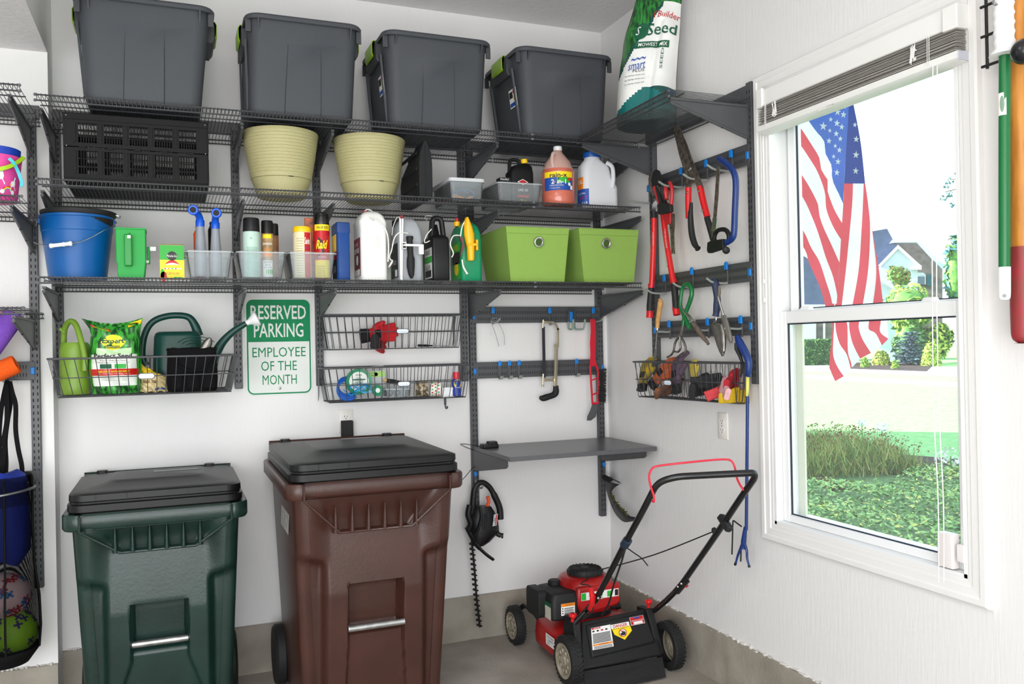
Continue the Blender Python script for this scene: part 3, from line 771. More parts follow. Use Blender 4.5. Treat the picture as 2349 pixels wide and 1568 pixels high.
for x in (x0 + .006, x1 - .006): m.sph((x, Y0 - .007, zt_ - .012), .003, 8, 6); m.sph((x, Y0 - .006, zm), .003, 8, 6)
part(cr_, 'pin', m, CHROME, kind='stuff')
# planters
POT = mat('sage planter plastic', '#b4ae80', .55, bump=.2, bscale=220)
def planter(label, u0, u1, v, ub0, ub1, yc=-.32):
    A, B = PY(u0, v, yc), PY(u1, v, yc); c = (A + B) / 2; rt = (B.x - A.x) / 2; rb = (PY(ub1, 440, yc).x - PY(ub0, 440, yc).x) / 2
    zb, zt = 2.153, min(c.z + .006, 2.432)
    t = T('planter_pot', label, 'planter', (c.x, yc, zb), 'sage planters on the middle shelf')
    pr = [(rb * .86, zb), (rb * .97, zb + .008), (rb, zb + .03)]
    n = 14
    rr = lambda z: rb + (rt - rb) * ((z - zb) / (zt - zb)) ** .9
    z = zb + .075; pr += [(rr(z), z), (rr(z) - .002, z + .001), (rr(z) + .0035, z + .003)]
    for i in range(n):
        z = zb + .085 + (zt - zb - .095) * i / n; dz = (zt - zb - .095) / n
        pr += [(rr(z) + .002, z), (rr(z + dz * .8) + .0035, z + dz * .8), (rr(z + dz * .9) + .0012, z + dz * .93)]
    pr += [(rt + .003, zt - .006), (rt + .001, zt), (rt - .012, zt), (rt - .016, zt - .06), (rb * .9, zb + .03)]
    m = MB().lathe(pr, (c.x, yc, 0), 64); part(t, 'pot', m, POT, sm=30)
    s = MB(); a0 = -pi / 2 + .12
    for k in range(1): s.add([(c.x + (rr(zb + .075) + .0025) * cos(a0 + q), yc + (rr(zb + .075) + .0025) * sin(a0 + q), zb + .074 + h) for q in (0, .08, .16) for h in (0, .0035)], [(0, 2, 3, 1), (2, 4, 5, 3)])
    part(t, 'drain_slot', s, SLOT, sm=0)
    return t
planter('larger-looking sage green ribbed planter pot beside the black crate', 556, 728, 302, 585, 704)
planter('sage green ribbed planter pot beside the black tool case', 765, 925, 310, 789, 902)
# black tool case standing on end
t = T('tool_case', 'black hard tool case standing on end right of the planters', 'case', (PY(977, 440, -.48).x, -.33, 2.153))
A = PY(962, 440, -.49); B = PY(993, 440, -.49); zt_ = PY(977, 320, -.49).z; cx = (A.x + B.x) / 2; hw = (B.x - A.x) / 2
m = MB(); L = []
for y, h, s in ((-.492, 1, .97), (-.48, 1, 1.0), (-.36, .99, 1.0), (-.22, .80, 1.0), (-.15, .70, .9)):
    H = (zt_ - 2.153) * h; L.append([(cx + hw * s * q, y, 2.153 + H * r) for q, r in ((-1, 0), (1, 0), (1, .6), (.82, .78), (.42, .93), (.12, 1), (-.12, 1), (-.42, .93), (-.82, .78), (-1, .6))])
m.loft(L); part(t, 'shell', m, mat('case black', '#1d1e21', .5, bump=.06, bscale=250, spec=.25), bev=.004)
m = MB().bx(cx - .002, cx + .002, -.4945, -.20, 2.155, 2.153 + (zt_ - 2.153) * .9); part(t, 'seam', m, SLOT)
m = MB()
for zz in (2.22, 2.29, 2.36): m.bx(cx - hw - .004, cx - hw + .002, -.46, -.2, zz - .008, zz + .008)
part(t, 'side_rib', m, mat('case black', '#232428'), bev=.002, kind='stuff')
# clear plastic shoebox bins ---------------------------------------
CLR = clear('clear bin plastic', alpha=.87); LIDC = clear('milky lid plastic', alpha=.28, milk='#eef0f4')
def clear_bin(label, x0, x1, yf, yb, zb, h, tap=.012, lid=False, group=None):
    t = T('clear_bin', label, 'bin', ((x0 + x1) / 2, (yf + yb) / 2, zb), group)
    cx, cy, w, d = (x0 + x1) / 2, (yf + yb) / 2, x1 - x0, abs(yf - yb)
    L = [rrect(w - 2 * tap - .006, d - 2 * tap - .006, .012, zb), rrect(w - 2 * tap, d - 2 * tap, .014, zb + .004), rrect(w, d, .018, zb + h - .006), rrect(w + .012, d + .012, .02, zb + h - .005), rrect(w + .012, d + .012, .02, zb + h - .001), rrect(w - .003, d - .003, .016, zb + h), rrect(w - 2 * tap - .003, d - 2 * tap - .003, .012, zb + .006)]
    m = MB().loft([[(cx + p[0], cy + p[1], p[2]) for p in l] for l in L]); part(t, 'tub', m, CLR, sm=35)
    r = MB(); zz = zb + h - .006; w2, d2 = w + .013, d + .013
    r.tube([(cx + p[0], cy + p[1], p[2]) for p in rrect(w2, d2, .02, zz)], .0018, 6, closed=True); part(t, 'rim', r, clear('clear rim', alpha=.35))
    if lid:
        m = MB().loft([[(cx + p[0], cy + p[1], p[2]) for p in l] for l in (rrect(w + .006, d + .006, .02, zb + h - .012), rrect(w + .016, d + .016, .022, zb + h - .011), rrect(w + .014, d + .014, .022, zb + h + .004), rrect(w - .02, d - .02, .02, zb + h + .006))])
        part(t, 'lid', m, LIDC, sm=35)
    return t
x0, x1 = _px(1031, 1107, 448, 450, -.44); clear_bin('clear shoebox bin with a milky lid beside the black tool case', x0, x1, -.46, -.17, 2.153, .102, .008, True)
zz = 2.162
solo('cable_coil', MB().tube(smooth_path([(x0 + .03 + .045 + .05 * cos(q * .7), -.40 + .03 * sin(q * .5), zz + .03 + .022 * sin(q * .7)) for q in range(20)], 3), .0032, 6), mat('cable blue', '#27507c', .5), 'loose blue cable coiled inside the lidded clear bin', 'cable', (x0 + .07, -.40, zz))
solo('orange_cord', MB().tube(smooth_path([(x0 + .02 + .018 * q, -.435 + .01 * sin(q * 2), zz + .012 + .006 * sin(q * 1.6)) for q in range(6)], 4), .005, 6), mat('cord orange', '#e2933a', .5), 'short orange cord inside the lidded clear bin', 'cord', (x0 + .05, -.43, zz))
solo('red_cloth', MB().sph((x0 + .03, -.30, zz + .018), (.026, .05, .018), 12, 8), mat('cloth dark red', '#8a1f2a', .8), 'dark red bundle at the back of the lidded clear bin', 'cloth', (x0 + .03, -.30, zz))
x0, x1 = _px(1141, 1240, 455, 457, -.46); clear_bin('open clear bin holding the black oil jug on the middle shelf', x0, x1, -.475, -.20, 2.153, .098, .010)
# black oil jug in that bin
t = T('oil_jug', 'black oil jug with a yellow cap and red diamond label in the clear bin', 'jug', ((x0 + x1) / 2, -.36, 2.16))
A = PY(1168, 420, -.38); B = PY(1222, 420, -.38); cx = (A.x + B.x) / 2; w_ = (B.x - A.x); zt_ = PY(1210, 372, -.38).z; zb = 2.161
m = MB().loft([[(cx + p[0], -.36 + p[1], p[2]) for p in l] for l in (rrect(w_ * .94, .08, .015, zb), rrect(w_, .085, .02, zb + .01), rrect(w_, .085, .02, zt_ - .055), rrect(w_ * .8, .06, .02, zt_ - .02, cx=.012), rrect(.034, .034, .016, zt_ - .004, cx=w_ * .22))])
part(t, 'body', m, BLACK)
m = MB().tube(fillet([(cx - w_ * .42, -.36, zt_ - .06), (cx - w_ * .40, -.36, zt_ + .012), (cx - w_ * .02, -.36, zt_ + .012), (cx + w_ * .08, -.36, zt_ - .022)], .02), .009, 8); part(t, 'handle', m, BLACK)
m = MB().lathe([(.016, zt_ - .004), (.017, zt_), (.017, zt_ + .016), (.014, zt_ + .018)], (cx + w_ * .22, -.36, 0), 18); part(t, 'cap', m, mat('cap yellow', '#f2c618', .4))
fn = plane_fn((cx, -.4035, zb), (1, 0, 0), (0, 0, 1)); m = MB(); m.add([fn(-.028, .108), fn(0, .094), (fn(.028, .108)), fn(0, .122)], [(0, 1, 2, 3)], 0); fn2 = plane_fn((cx, -.4042, zb), (1, 0, 0), (0, 0, 1))
m.add([fn2(-.022, .108), fn2(0, .097), (fn2(.022, .108)), fn2(0, .119)], [(0, 1, 2, 3)], 2); rect(m, fn, -.03, .03, .035, .045, 2); text(m, 'SAE 30', fn, 0, .07, .05, .012, 0); text(m, '20 oz', fn, 0, .02, .03, .012, 3)
part(t, 'label', m, INKS, sm=0)
m = MB(); A = PY(1142, 410, -.36); m.bx(A.x - .004, A.x + .05, -.40, -.35, 2.162, A.z); bx1 = T('small_box', 'small black carton behind the oil jug in the clear bin', 'carton', (A.x, -.375, 2.162)); part(bx1, 'carton', m, MATTE)
m = MB(); text(m, 'MotorRad', plane_fn((A.x + .018, -.4005, A.z - .008), (1, 0, 0), (0, 0, 1)), 0, 0, .04, .010, 0); part(bx1, 'lettering', m, INKS, sm=0)
# orange washer fluid jug
def fluted(cx, cy, prof, n=40, sq=.0):
    return [[(cx + r * cos(2 * pi * j / n) * (1 - sq * abs(sin(4 * pi * j / n))), cy + r * sin(2 * pi * j / n), z) for j in range(n)] for r, z in prof]
A = PY(1251, 470, -.45); B = PY(1320, 470, -.45); cx = (A.x + B.x) / 2; r = (B.x - A.x) / 2 ; zb = 2.153; yc = -.43; zt_ = PY(1284, 336, -.43).z
t = T('washer_fluid_jug', 'jug of orange washer fluid with yellow and blue label', 'jug', (cx, yc, zb))
H = zt_ - zb; JO = mat('orange fluid in bottle', '#d2705a', .22, spec=.6, coat=.2); JC = clear('bottle film', alpha=.45, milk='#e9d8d4')
zl = zb + H * .60
m = MB().loft(fluted(cx, yc, [(r * .9, zb), (r, zb + .01), (r, zb + H * .22), (r * .985, zb + H * .23), (r * .985, zb + H * .54), (r, zb + H * .55), (r * .93, zl)])); part(t, 'fluid_body', m, JO)
m = MB().loft(fluted(cx, yc, [(r * .93, zl), (r * .78, zb + H * .72), (r * .5, zb + H * .82), (.021, zb + H * .90), (.018, zb + H * .93)])); part(t, 'neck', m, clear('bottle neck film', alpha=.3, milk='#e4b8ac'))
m = MB().lathe([(.02, zb + H * .925), (.021, zb + H * .93), (.021, zb + H * .99), (.017, zt_)], (cx, yc, 0), 24); part(t, 'cap', m, WHITE)
m = MB().tube(fillet([(cx - r * .20, yc - .03, zb + H * .86), (cx - r * .55, yc - .052, zb + H * .84), (cx - r * .70, yc - .045, zb + H * .63)], .02), [.008] * 9, 8) if False else MB().tube(smooth_path([(cx - .012, yc - .018, zb + H * .88), (cx - r * .48, yc - .03, zb + H * .85), (cx - r * .62, yc - .04, zb + H * .72), (cx - r * .6, yc - .05, zb + H * .60)], 5), .009, 8); part(t, 'handle', m, clear('bottle handle film', alpha=.25, milk='#e8c8bf'))
fn = cyl_fn((cx, yc, zb), r + .0012, -pi / 2 - .42); m = MB(); h0, h1 = H * .235, H * .535
k = 14
for i in range(k):
    p, q = -.075 + .15 * i / k, -.075 + .15 * (i + 1) / k
    rect(m, fn, p, q, h0 + .06, h1, 3); rect(m, fn, p, q, h0, h0 + .06, 5)
g = cyl_fn((cx, yc, zb), r + .0022, -pi / 2 - .42); g3 = cyl_fn((cx, yc, zb), r + .0030, -pi / 2 - .42)
lab = part(t, 'label', m, INKS, sm=40)
m = MB(); text(m, 'rain-x', g, 0, h1 - .017, .085, .020, 1, .02); text(m, '2-in-1', g, .0, h1 - .047, .072, .022, 0, .02); text(m, 'All Season', g3, 0, h1 - .066, .07, .012, 5)
for i in range(8): rect(m, g, -.072 + .016 * i, -.056 + .016 * i, h0 + .035, h0 + .06, 4 if i > 3 else 5)
m.add([g3(-.02, h0 + .03), g3(-.015, h0 + .028), g3(.006, h0 + .058), g3(.001, h0 + .06)], [(0, 1, 2, 3)], 1); rect(m, g3, .045, .07, h0 + .045, h0 + .058, 2); disc(m, g3, .055, h0 + .028, .008, 0)
text(m, 'CLEANS AND REPELS', g3, -.01, h0 + .022, .07, .006, 0); text(m, '1 GALLON', g3, -.02, h0 + .01, .05, .005, 0); rect(m, g3, .06, .074, h0 + .003, h0 + .022, 0)
part(lab, 'lettering', m, INKS, sm=0)
# white granule jug with blue lid
A = PY(1334, 465, -.42); B = PY(1416, 465, -.42); zb = 2.153; cx = (A.x + B.x) / 2 - .004; w_ = B.x - A.x - .004; yc = -.40; zt_ = PY(1365, 362, -.40).z; H = zt_ - zb
t = T('granule_jug', 'translucent white jug with a wide blue lid and blue label', 'jug', (cx, yc, zb))
JW = mat('milky jug plastic', '#dfe2e6', .4, spec=.4)
m = MB().loft([[(cx + p[0], yc + p[1], p[2]) for p in l] for l in (rrect(w_ * .92, .10, .02, zb, 6), rrect(w_, .11, .028, zb + .008, 6), rrect(w_, .11, .03, zb + H * .42, 6), rrect(w_ * .86, .105, .035, zb + H * .58, 6, cx=-w_ * .06), rrect(w_ * .80, .1, .04, zb + H * .8, 6, cx=-w_ * .08), rrect(.078, .078, .038, zt_ - .012, 6, cx=-w_ * .12), rrect(.078, .078, .038, zt_, 6, cx=-w_ * .12))])
part(t, 'body', m, JW, sm=50)
m = MB().tube(smooth_path([(cx + w_ * .16, yc - .045, zt_ - .03), (cx + w_ * .30, yc - .055, zb + H * .8), (cx + w_ * .32, yc - .058, zb + H * .58), (cx + w_ * .30, yc - .052, zb + H * .40)], 5), .0105, 8); part(t, 'handle', m, JW)
m = MB().lathe([(.043, zt_ - .004), (.044, zt_), (.044, zt_ + .02), (.04, zt_ + .024)], (cx - w_ * .12, yc, 0), 32); part(t, 'lid', m, mat('lid blue', '#1559ad', .35))
m = MB(); 
def jf(a, b):  # wraps round the front-left corner of the jug
    s = a; xx = cx - w_ / 2; yf = yc - .055
    if s < 0: return V3(xx - .0015, yf + .03 - s, zb + b)
    if s < .047: q = s / .03 * pi / 2 * .64; return V3(xx + .03 - .0315 * cos(q), yf + .03 - .0315 * sin(q), zb + b)
    return V3(xx + .03 + (s - .047), yf - .0015, zb + b)
for i in range(12):
    p, q = -.04 + .082 * i / 12, -.04 + .082 * (i + 1) / 12; rect(m, jf, p, q, .012, .092, 5)
    if i < 8: rect(m, jf, p, q, .092, .15, 7)
lab = part(t, 'label', m, INKS); m = MB(); jg = lambda a, b: jf(a, b) + V3(-.001, -.001, 0)
text(m, 'CAL', jg, -.008, .128, .04, .02, 0, .02); text(m, 'DUAL ACTION', jg, .0, .07, .05, .008, 0); text(m, 'SALT', jg, .01, .05, .05, .014, 2); text(m, '4 LB', jg, .02, .025, .03, .01, 0)
part(lab, 'lettering', m, INKS, sm=0)
# ================================================================== BOTTOM SHELF
Z3 = 1.788
def shift(L, cx, cy): return [[(cx + p[0], cy + p[1], p[2]) for p in l] for l in L]
# blue bucket with a black one nested in it
yc = -.36; A = PY(89, 495, yc); B = PY(262, 497, yc); cx = (A.x + B.x) / 2; rt = (B.x - A.x) / 2; C_ = PY(109, 630, yc); D_ = PY(244, 630, yc); rb = (D_.x - C_.x) / 2; zt_ = A.z
BKT = mat('bucket blue', '#04559a', .4, spec=.35)
t = T('blue_bucket', 'blue bucket with a wire handle and white grip at the left shelf end', 'bucket', (cx, yc, Z3))
pr = [(rb * .97, Z3), (rb, Z3 + .004), (rb + (rt - rb) * .72, Z3 + (zt_ - Z3) * .74), (rt * .955, Z3 + (zt_ - Z3) * .75), (rt * .965, Z3 + (zt_ - Z3) * .80), (rt * .97, zt_ - .012), (rt * 1.0, zt_ - .010), (rt * 1.01, zt_ - .002), (rt * .985, zt_), (rt * .95, zt_ - .004), (rt * .93, zt_ - .06)]
part(t, 'pail', MB().lathe(pr, (cx, yc, 0), 56), BKT, sm=30)
G0 = PY(113, 564, yc - rt - .012); G1 = PY(166, 558, yc - rt - .012)
Rt = V3(cx + rt + .004, yc, zt_ - .012); Lf = V3(cx - rt - .004, yc, zt_ - .012)
part(t, 'bail_wire', MB().tube(smooth_path([Lf, Lf + V3(-.008, -.02, -.05), Lf + V3(-.002, -.10, -.10), G0 + V3(-.02, .02, .005), G0, G1, G1 + V3(.05, .02, .02), Rt + V3(-.02, -.10, -.04), Rt + V3(.004, -.02, -.012), Rt], 6), .0016, 6), CHROME)
d = (G1 - G0).normalized(); part(t, 'grip', MB().lathe([(.006, 0), (.0095, .003), (.0095, .01), (.0075, .013), (.0075, .045), (.009, .047), (.009, .051), (.0075, .053), (.0075, (G1 - G0).length - .012), (.0095, (G1 - G0).length - .01), (.0095, (G1 - G0).length - .002), (.006, (G1 - G0).length)], G0, 14, d), WHITE)
for s, n in ((1, 'ear'), (-1, 'ear')): part(t, n, MB().box((cx + s * (rt - .002), yc, zt_ - .02), (.012, .03, .025)), BKT, bev=.003)
t = T('black_bucket', 'black bucket nested inside the blue bucket, only its rim showing', 'bucket', (cx + .004, yc, Z3 + .03))
z2 = zt_ + .006; part(t, 'pail', MB().lathe([(rb * .85, Z3 + .04), (rt * .90, z2 - .02), (rt * 1.0, z2 - .004), (rt * 1.02, z2 + .002), (rt * 1.02, z2 + .012), (rt * .98, z2 + .014), (rt * .93, z2 - .04), (rb * .8, Z3 + .06)], (cx + .006, yc, 0), 56), MATTE, sm=30)
part(t, 'bail_wire', MB().tube(smooth_path([(cx + rt + .004, yc - .02, z2 + .004), (cx + rt + .022, yc - .02, z2), (cx + rt + .02, yc - .05, z2 - .012), (cx + rt - .005, yc - .08, z2 - .005)], 5), .0015, 5), CHROME)
# green hand spreader
yf = -.49; SG = mat('spreader green', '#24a045', .45, spec=.3); SGD = mat('spreader green dark', '#1d8c39', .42)
t = T('hand_spreader', 'bright green hand crank seed spreader with white knobs', 'spreader', (PY(298, 600, -.4).x, -.42, Z3))
A = PY(265, 523, yf); B = PY(333, 523, yf); C_ = PY(270, 632, yf); D_ = PY(331, 632, yf); zt_ = A.z; zk = PY(266, 604, yf).z
L = [[(x0, yf, z), (x1, yf, z), (x1, yf + .12, z), (x0, yf + .12, z)] for z, x0, x1 in ((Z3, C_.x + .002, D_.x - .002), (Z3 + .003, C_.x, D_.x), (zk, B.x - (B.x - A.x) * .96, B.x - .001), (zk + .008, A.x, B.x), (zt_ - .004, A.x - .001, B.x + .001), (zt_, A.x - .001, B.x + .001))]
hopper = part(t, 'hopper', MB().loft(L), SG, bev=.003)
part(t, 'rim', MB().bx(A.x - .003, B.x + .003, yf - .004, yf + .124, zt_ - .003, zt_ + .003), SG, bev=.001)
P = PY(285, 536, yf); Q = PY(304, 611, yf); part(t, 'grip', MB().bx(P.x, Q.x, yf - .028, yf - .002, Q.z, P.z - .004), SGD, bev=.004)
P = PY(296, 543, yf - .03); part(t, 'knob', MB().box((P.x, yf - .03, P.z), (.013, .012, .013)), WHITE, bev=.002)
part(t, 'trigger_wire', MB().rod((P.x + .001, yf - .004, P.z), (P.x + .001, yf - .004, P.z + .02), .002), SGD)
P = PY(341, 566, yf + .05); Q = PY(341, 606, yf + .05); part(t, 'crank', MB().bx(P.x - .006, P.x + .005, yf + .045, yf + .06, Q.z, P.z), SG, bev=.004)
part(t, 'crank_axle', MB().rod((B.x, yf + .05, Q.z + .01), (P.x, yf + .05, Q.z + .01), .007, 10), WHITE)
P = PY(351, 571, yf + .05); part(t, 'crank_knob', MB().loft([[(P.x + sx, yf + .05 + a, P.z + b) for a, b in ((-.01, -.009), (.01, -.009), (.01, .009), (-.01, .009))] for sx in (-.012, .012)]), WHITE, bev=.003)
# plant food carton
yf = -.50; A = PY(366, 566, yf); B = PY(422, 566, yf); zt_ = PY(394, 560, yf).z; zb = Z3 - .002
t = T('plant_food_box', 'yellow and green plant food carton with a torn open top', 'carton', ((A.x + B.x) / 2, yf + .03, zb))
CTY = mat('carton yellow', '#f6d50f', .45); CG = mat('carton green', '#22a431', .45); KRAFT = mat('carton inside', '#c9b48c', .7)
m = MB().bx(A.x, B.x, yf, yf + .055, zb, zt_ - .062).bx(A.x, B.x, yf, yf + .055, zt_ - .062, zt_ - .004, 1)
for i, f in enumerate(m.f[:6]): pass
part(t, 'carton', m, [CTY, CG], sm=0)
m = MB(); m.slab([(A.x - .004, yf - .001, zt_ - .004), (B.x, yf - .001, zt_ - .004), (B.x - .003, yf + .02, zt_ + .003), (A.x + .006, yf + .02, zt_ - .002)], (0, 0, 1), .001); m.slab([(A.x, yf + .055, zt_ - .004), (B.x, yf + .055, zt_ - .004), (B.x + .001, yf + .035, zt_ + .005), (A.x + .004, yf + .03, zt_ + .003)], (0, 0, 1), .001); part(t, 'flap', m, KRAFT, sm=0)
fn = plane_fn(((A.x + B.x) / 2, yf - .0008, zb), (1, 0, 0), (0, 0, 1)); fn2 = plane_fn(((A.x + B.x) / 2, yf - .0014, zb), (1, 0, 0), (0, 0, 1)); W_ = B.x - A.x; H = zt_ - zb
m = MB(); disc(m, fn, 0, H * .66, .018, 1); rect(m, fn2, -.021, .021, H * .66 - .003, H * .66 + .003, 1)
m.add([fn(-.028 + .056 * i / 8, H * .40 + .020 * sin(pi * i / 8)) for i in range(9)], [tuple(range(9))], 2); m.add([fn2(-.028 + .056 * i / 8, H * .40 + .008 * sin(pi * i / 8)) for i in range(9)], [tuple(range(9))], 0)
rect(m, fn, -.034, .034, H * .27, H * .31, 0)
for i in range(5): disc(m, fn2, -.026 + .013 * i, H * .29, .003, (2, 7, 4, 2, 3)[i], 8)
text(m, 'WATER SOLUBLE', fn, .0, H * .16, .055, .006, 2); text(m, 'PLANT FOOD', fn, 0, H * .12, .05, .006, 4); disc(m, fn, -.032, H * .06, .012, 2, 10, .02); disc(m, fn, -.036, H * .14, .008, 4, 10, .02); rect(m, fn, .005, .036, H * .02, H * .05, 4)
lab = part(t, 'front_print', m, INKS, sm=0); m = MB(); text(m, 'Miracle-Gro', plane_fn(((A.x + B.x) / 2, yf - .0022, zb), (1, 0, 0), (0, 0, 1)), 0, H * .66, .039, .010, 0); part(lab, 'lettering', m, INKS, sm=0)
# three clear open bins and what stands in them
def bin_px(label, u0, u1, vt, ub0, ub1, yf=-.525, yb=-.25):
    A, B = PY(u0, vt, yf), PY(u1, vt, yf); a, b = PY(ub0, 634, yf), PY(ub1, 634, yf)
    return clear_bin(label, A.x, B.x, yf, yb, Z3 + .001, A.z - Z3, ((B.x - A.x) - (b.x - a.x)) / 2 * .8)
bin_px('clear open bin with two grey sprayers on the bottom shelf', 428, 532, 573, 440, 524)
bin_px('clear open bin with three black-capped spray cans', 546, 655, 575, 556, 645)
bin_px('clear open bin with the insect spray and yellow-lidded canister', 665, 769, 577, 675, 762)
HB = mat('hose nozzle blue', '#1157d0', .35); GB2 = mat('grey sprayer bottle', '#8f949c', .4)
def sprayer(label, u, vt, uh, vh, y, w):
    P = PY(u, 630, y); zt = PY(u, vt, y).z; zb = Z3 + .006; x = P.x; r = w / 2
    t = T('hose_sprayer', label, 'sprayer', (x, y, zb), 'sprayers in the clear bin')
    H = zt - zb
    m = MB().lathe([(r * .9, zb), (r, zb + .006), (r, zb + H * .45), (r * .92, zb + H * .55), (r * .80, zb + H * .76), (r * .66, zb + H)], (x, y, 0), 24); part(t, 'bottle', m, GB2)
    m = MB()
    for k in range(5): m.lathe([(r * .93 - k * .0022, zb + H * (.5 + .05 * k)), (r * .96 - k * .0022, zb + H * (.51 + .05 * k)), (r * .93 - k * .0022, zb + H * (.525 + .05 * k))], (x, y, 0), 24)
    part(t, 'grip_ring', m, GB2, kind='stuff')
    z2 = zt + .035; m = MB().lathe([(r * .70, zt - .004), (r * .74, zt), (r * .74, zt + .022), (r * .5, zt + .03), (r * .45, z2)], (x, y, 0), 16); part(t, 'collar', m, HB)
    E_ = PY(uh, vh, y - .05); d = (E_ - V3(x, y, z2)); m = MB().tube([V3(x, y, z2 - .008), V3(x, y, z2 + .004) + d * .25, E_], [.0145, .014, .0145], 10); part(t, 'nozzle_arm', m, HB)
    ax = V3(-.15, -1, -.05).normalized(); m = MB().lathe([(.014, -.016), (.019, -.012), (.0205, .0), (.0205, .014), (.017, .017), (.012, .017), (.0115, .002)], E_, 20, ax); part(t, 'hose_coupling', m, HB)
    part(t, 'coupling_bore', MB().lathe([(.0112, .0), (.0112, .0165)], E_, 14, ax), MATTE)
    return t
sprayer('grey hose-end sprayer with the higher blue head turned left', 461, 518, 444, 482, -.42, .047)
sprayer('grey hose-end sprayer with the lower blue head, at the right of the pair', 496, 523, 497, 489, -.41, .047)
P = PY(456, 520, -.33); solo('spray_trigger', MB().lathe([(.02, Z3 + .005), (.022, P.z - .03), (.012, P.z - .01), (.014, P.z), (.012, P.z + .006)], (P.x, -.33, 0), 16), mat('trigger orange', '#e0532b', .4), 'orange-topped bottle behind the grey sprayers', 'bottle', (P.x, -.33, Z3 + .005))
P = PY(489, 512, -.30); solo('spray_bottle', MB().lathe([(.02, Z3 + .005), (.022, P.z - .03), (.014, P.z - .01), (.016, P.z), (.012, P.z + .006)], (P.x, -.30, 0), 16), BLACK, 'dark bottle behind the two grey sprayers', 'bottle', (P.x, -.30, Z3 + .005))
def can(label, u0, u1, vt, vcap, y, body, capm, name='spray_can', capr=1.0):
    A, B = PY(u0, 600, y), PY(u1, 600, y); x = (A.x + B.x) / 2; r = (B.x - A.x) / 2; zb = Z3 + .006; zt = PY(u0, vt, y).z; zc = PY(u0, vcap, y).z
    t = T(name, label, 'can', (x, y, zb))
    part(t, 'body', MB().lathe([(r * .95, zb), (r, zb + .004), (r, zc - .006), (r * .94, zc)], (x, y, 0), 32), body)
    part(t, 'cap', MB().lathe([(r * .98 * capr, zc - .001), (r * 1.0 * capr, zc + .002), (r * .96 * capr, zt - .006), (r * .88 * capr, zt)], (x, y, 0), 28), capm)
    return t, x, r, zb, zc, zt
t, x, r, zb, zc, zt = can('mint green spray can with a black cap, left in its clear bin', 558, 597, 500, 531, -.46, mat('can mint', '#bdd8cc', .35, spec=.5), BLACK)
m = MB(); fn = cyl_fn((x, -.46, zb), r + .0008); text(m, '+', fn, -.004, zc - zb - .03, .012, .012, 4)
random.seed(4)
for i in range(26): rect(m, fn, -.026 + random.random() * .004, .02 + random.random() * .008, .012 + .0045 * i, .0135 + .0045 * i, (4, 6, 2)[i % 9 == 0 and 2 or 0] if i % 5 else 6, 5)
part(t, 'fine_print', m, [mat('print pale green', '#7fae98', .5)] * 8, sm=0, kind='stuff')
t, x, r, zb, zc, zt = can('wasp spray can with black cap and tan label, middle of its bin', 600, 628, 506, 535, -.42, mat('can tan', '#c9a877', .35, var=.5, vscale=25, col2='#6b4b2f'), BLACK)
m = MB(); fn = cyl_fn((x, -.42, zb), r + .001, -pi / 2 - .1); H = zc - zb; rect(m, fn, -.022, .022, 0, H * .40, 0, 6); rect(m, fn, -.02, .018, H * .88, H * .97, 3, 5); rect(m, fn, -.022, .022, H * .48, H * .56, 7, 6); rect(m, fn, -.006, .022, H * .10, H * .2, 4, 4)
lab = part(t, 'label', m, INKS, sm=40); m = MB(); fn = cyl_fn((x, -.42, zb), r + .0016, -pi / 2 - .1); text(m, 'Spectracide', fn, 0, H * .76, .042, .016, 0, .01); text(m, 'CARPENTER', fn, 0, H * .36, .034, .009, 1); text(m, 'BEE &', fn, 0, H * .30, .02, .007, 1); text(m, 'YELLOW JACKET', fn, 0, H * .24, .036, .008, 1); text(m, 'WASP', fn, 0, H * .64, .03, .01, 7); part(lab, 'lettering', m, INKS, sm=0)
can('brown spray can with black cap half hidden at the right of the three', 616, 640, 513, 540, -.37, mat('can brown', '#9a6a45', .35, var=.5, vscale=25), BLACK)
t, x, r, zb, zc, zt = can('cream and red canister with a yellow lid', 673, 714, 520, 532, -.45, mat('can cream', '#eadbb4', .4), mat('lid yellow', '#f6c80d', .4), 'shaker_canister', 1.03)
m = MB(); H = zc - zb; fn = cyl_fn((x, -.45, zb), r + .0009, -pi / 2); rect(m, fn, .005, .036, .004, H - .004, 2, 8); lab = part(t, 'label', m, INKS, sm=40)
m = MB(); fn = cyl_fn((x, -.45, zb), r + .0017, -pi / 2); text(m, 'Sevin', lambda a, b: fn(a, b), .018, H * .80, .024, .03, 0, .02); text(m, '5% DUST', fn, .020, H * .55, .022, .012, 0); text(m, 'bug killer', fn, .02, H * .65, .022, .010, 5)
for i in range(16): rect(m, fn, -.03, -.001, .012 + i * H * .052, .013 + i * H * .052, 1, 4)
part(lab, 'lettering', m, INKS, sm=0)
A = PY(708, 500, -.37); t = solo('ant_bait_pouch', MB().loft([[(A.x + dx, -.37 + dy, z) for dx, dy in ((-w_, -.006), (w_, -.01), (w_, .006), (-w_, .004))] for z, w_ in ((Z3 + .008, .02), (Z3 + .06, .021), (A.z - .01, .018), (A.z, .019))]), mat('pouch orange', '#d8641c', .35, var=.7, vscale=35, col2='#3a1c12'), 'orange and dark pouch between the canister and the red can', 'pouch', (A.x, -.37, Z3 + .008), bev=.002)
t, x, r, zb, zc, zt = can('tall red insect spray can with a black domed cap', 721, 757, 494, 515, -.44, mat('can red', '#c01722', .3), mat('cap black gloss', '#151516', .3), capr=.98)
m = MB().lathe([(r * .9, zt - .001), (r * .86, zt + .006), (r * .7, zt + .010)], (x, -.44, 0), 24); part(t, 'cap_dome', m, mat('cap black gloss', '#151516'))
H = zc - zb; fn = cyl_fn((x, -.44, zb), r + .0009, -pi / 2 - .15); m = MB(); rect(m, fn, -.035, .04, H - .028, H - .002, 3, 10); rect(m, fn, -.034, .04, .002, H * .34, 3, 10)
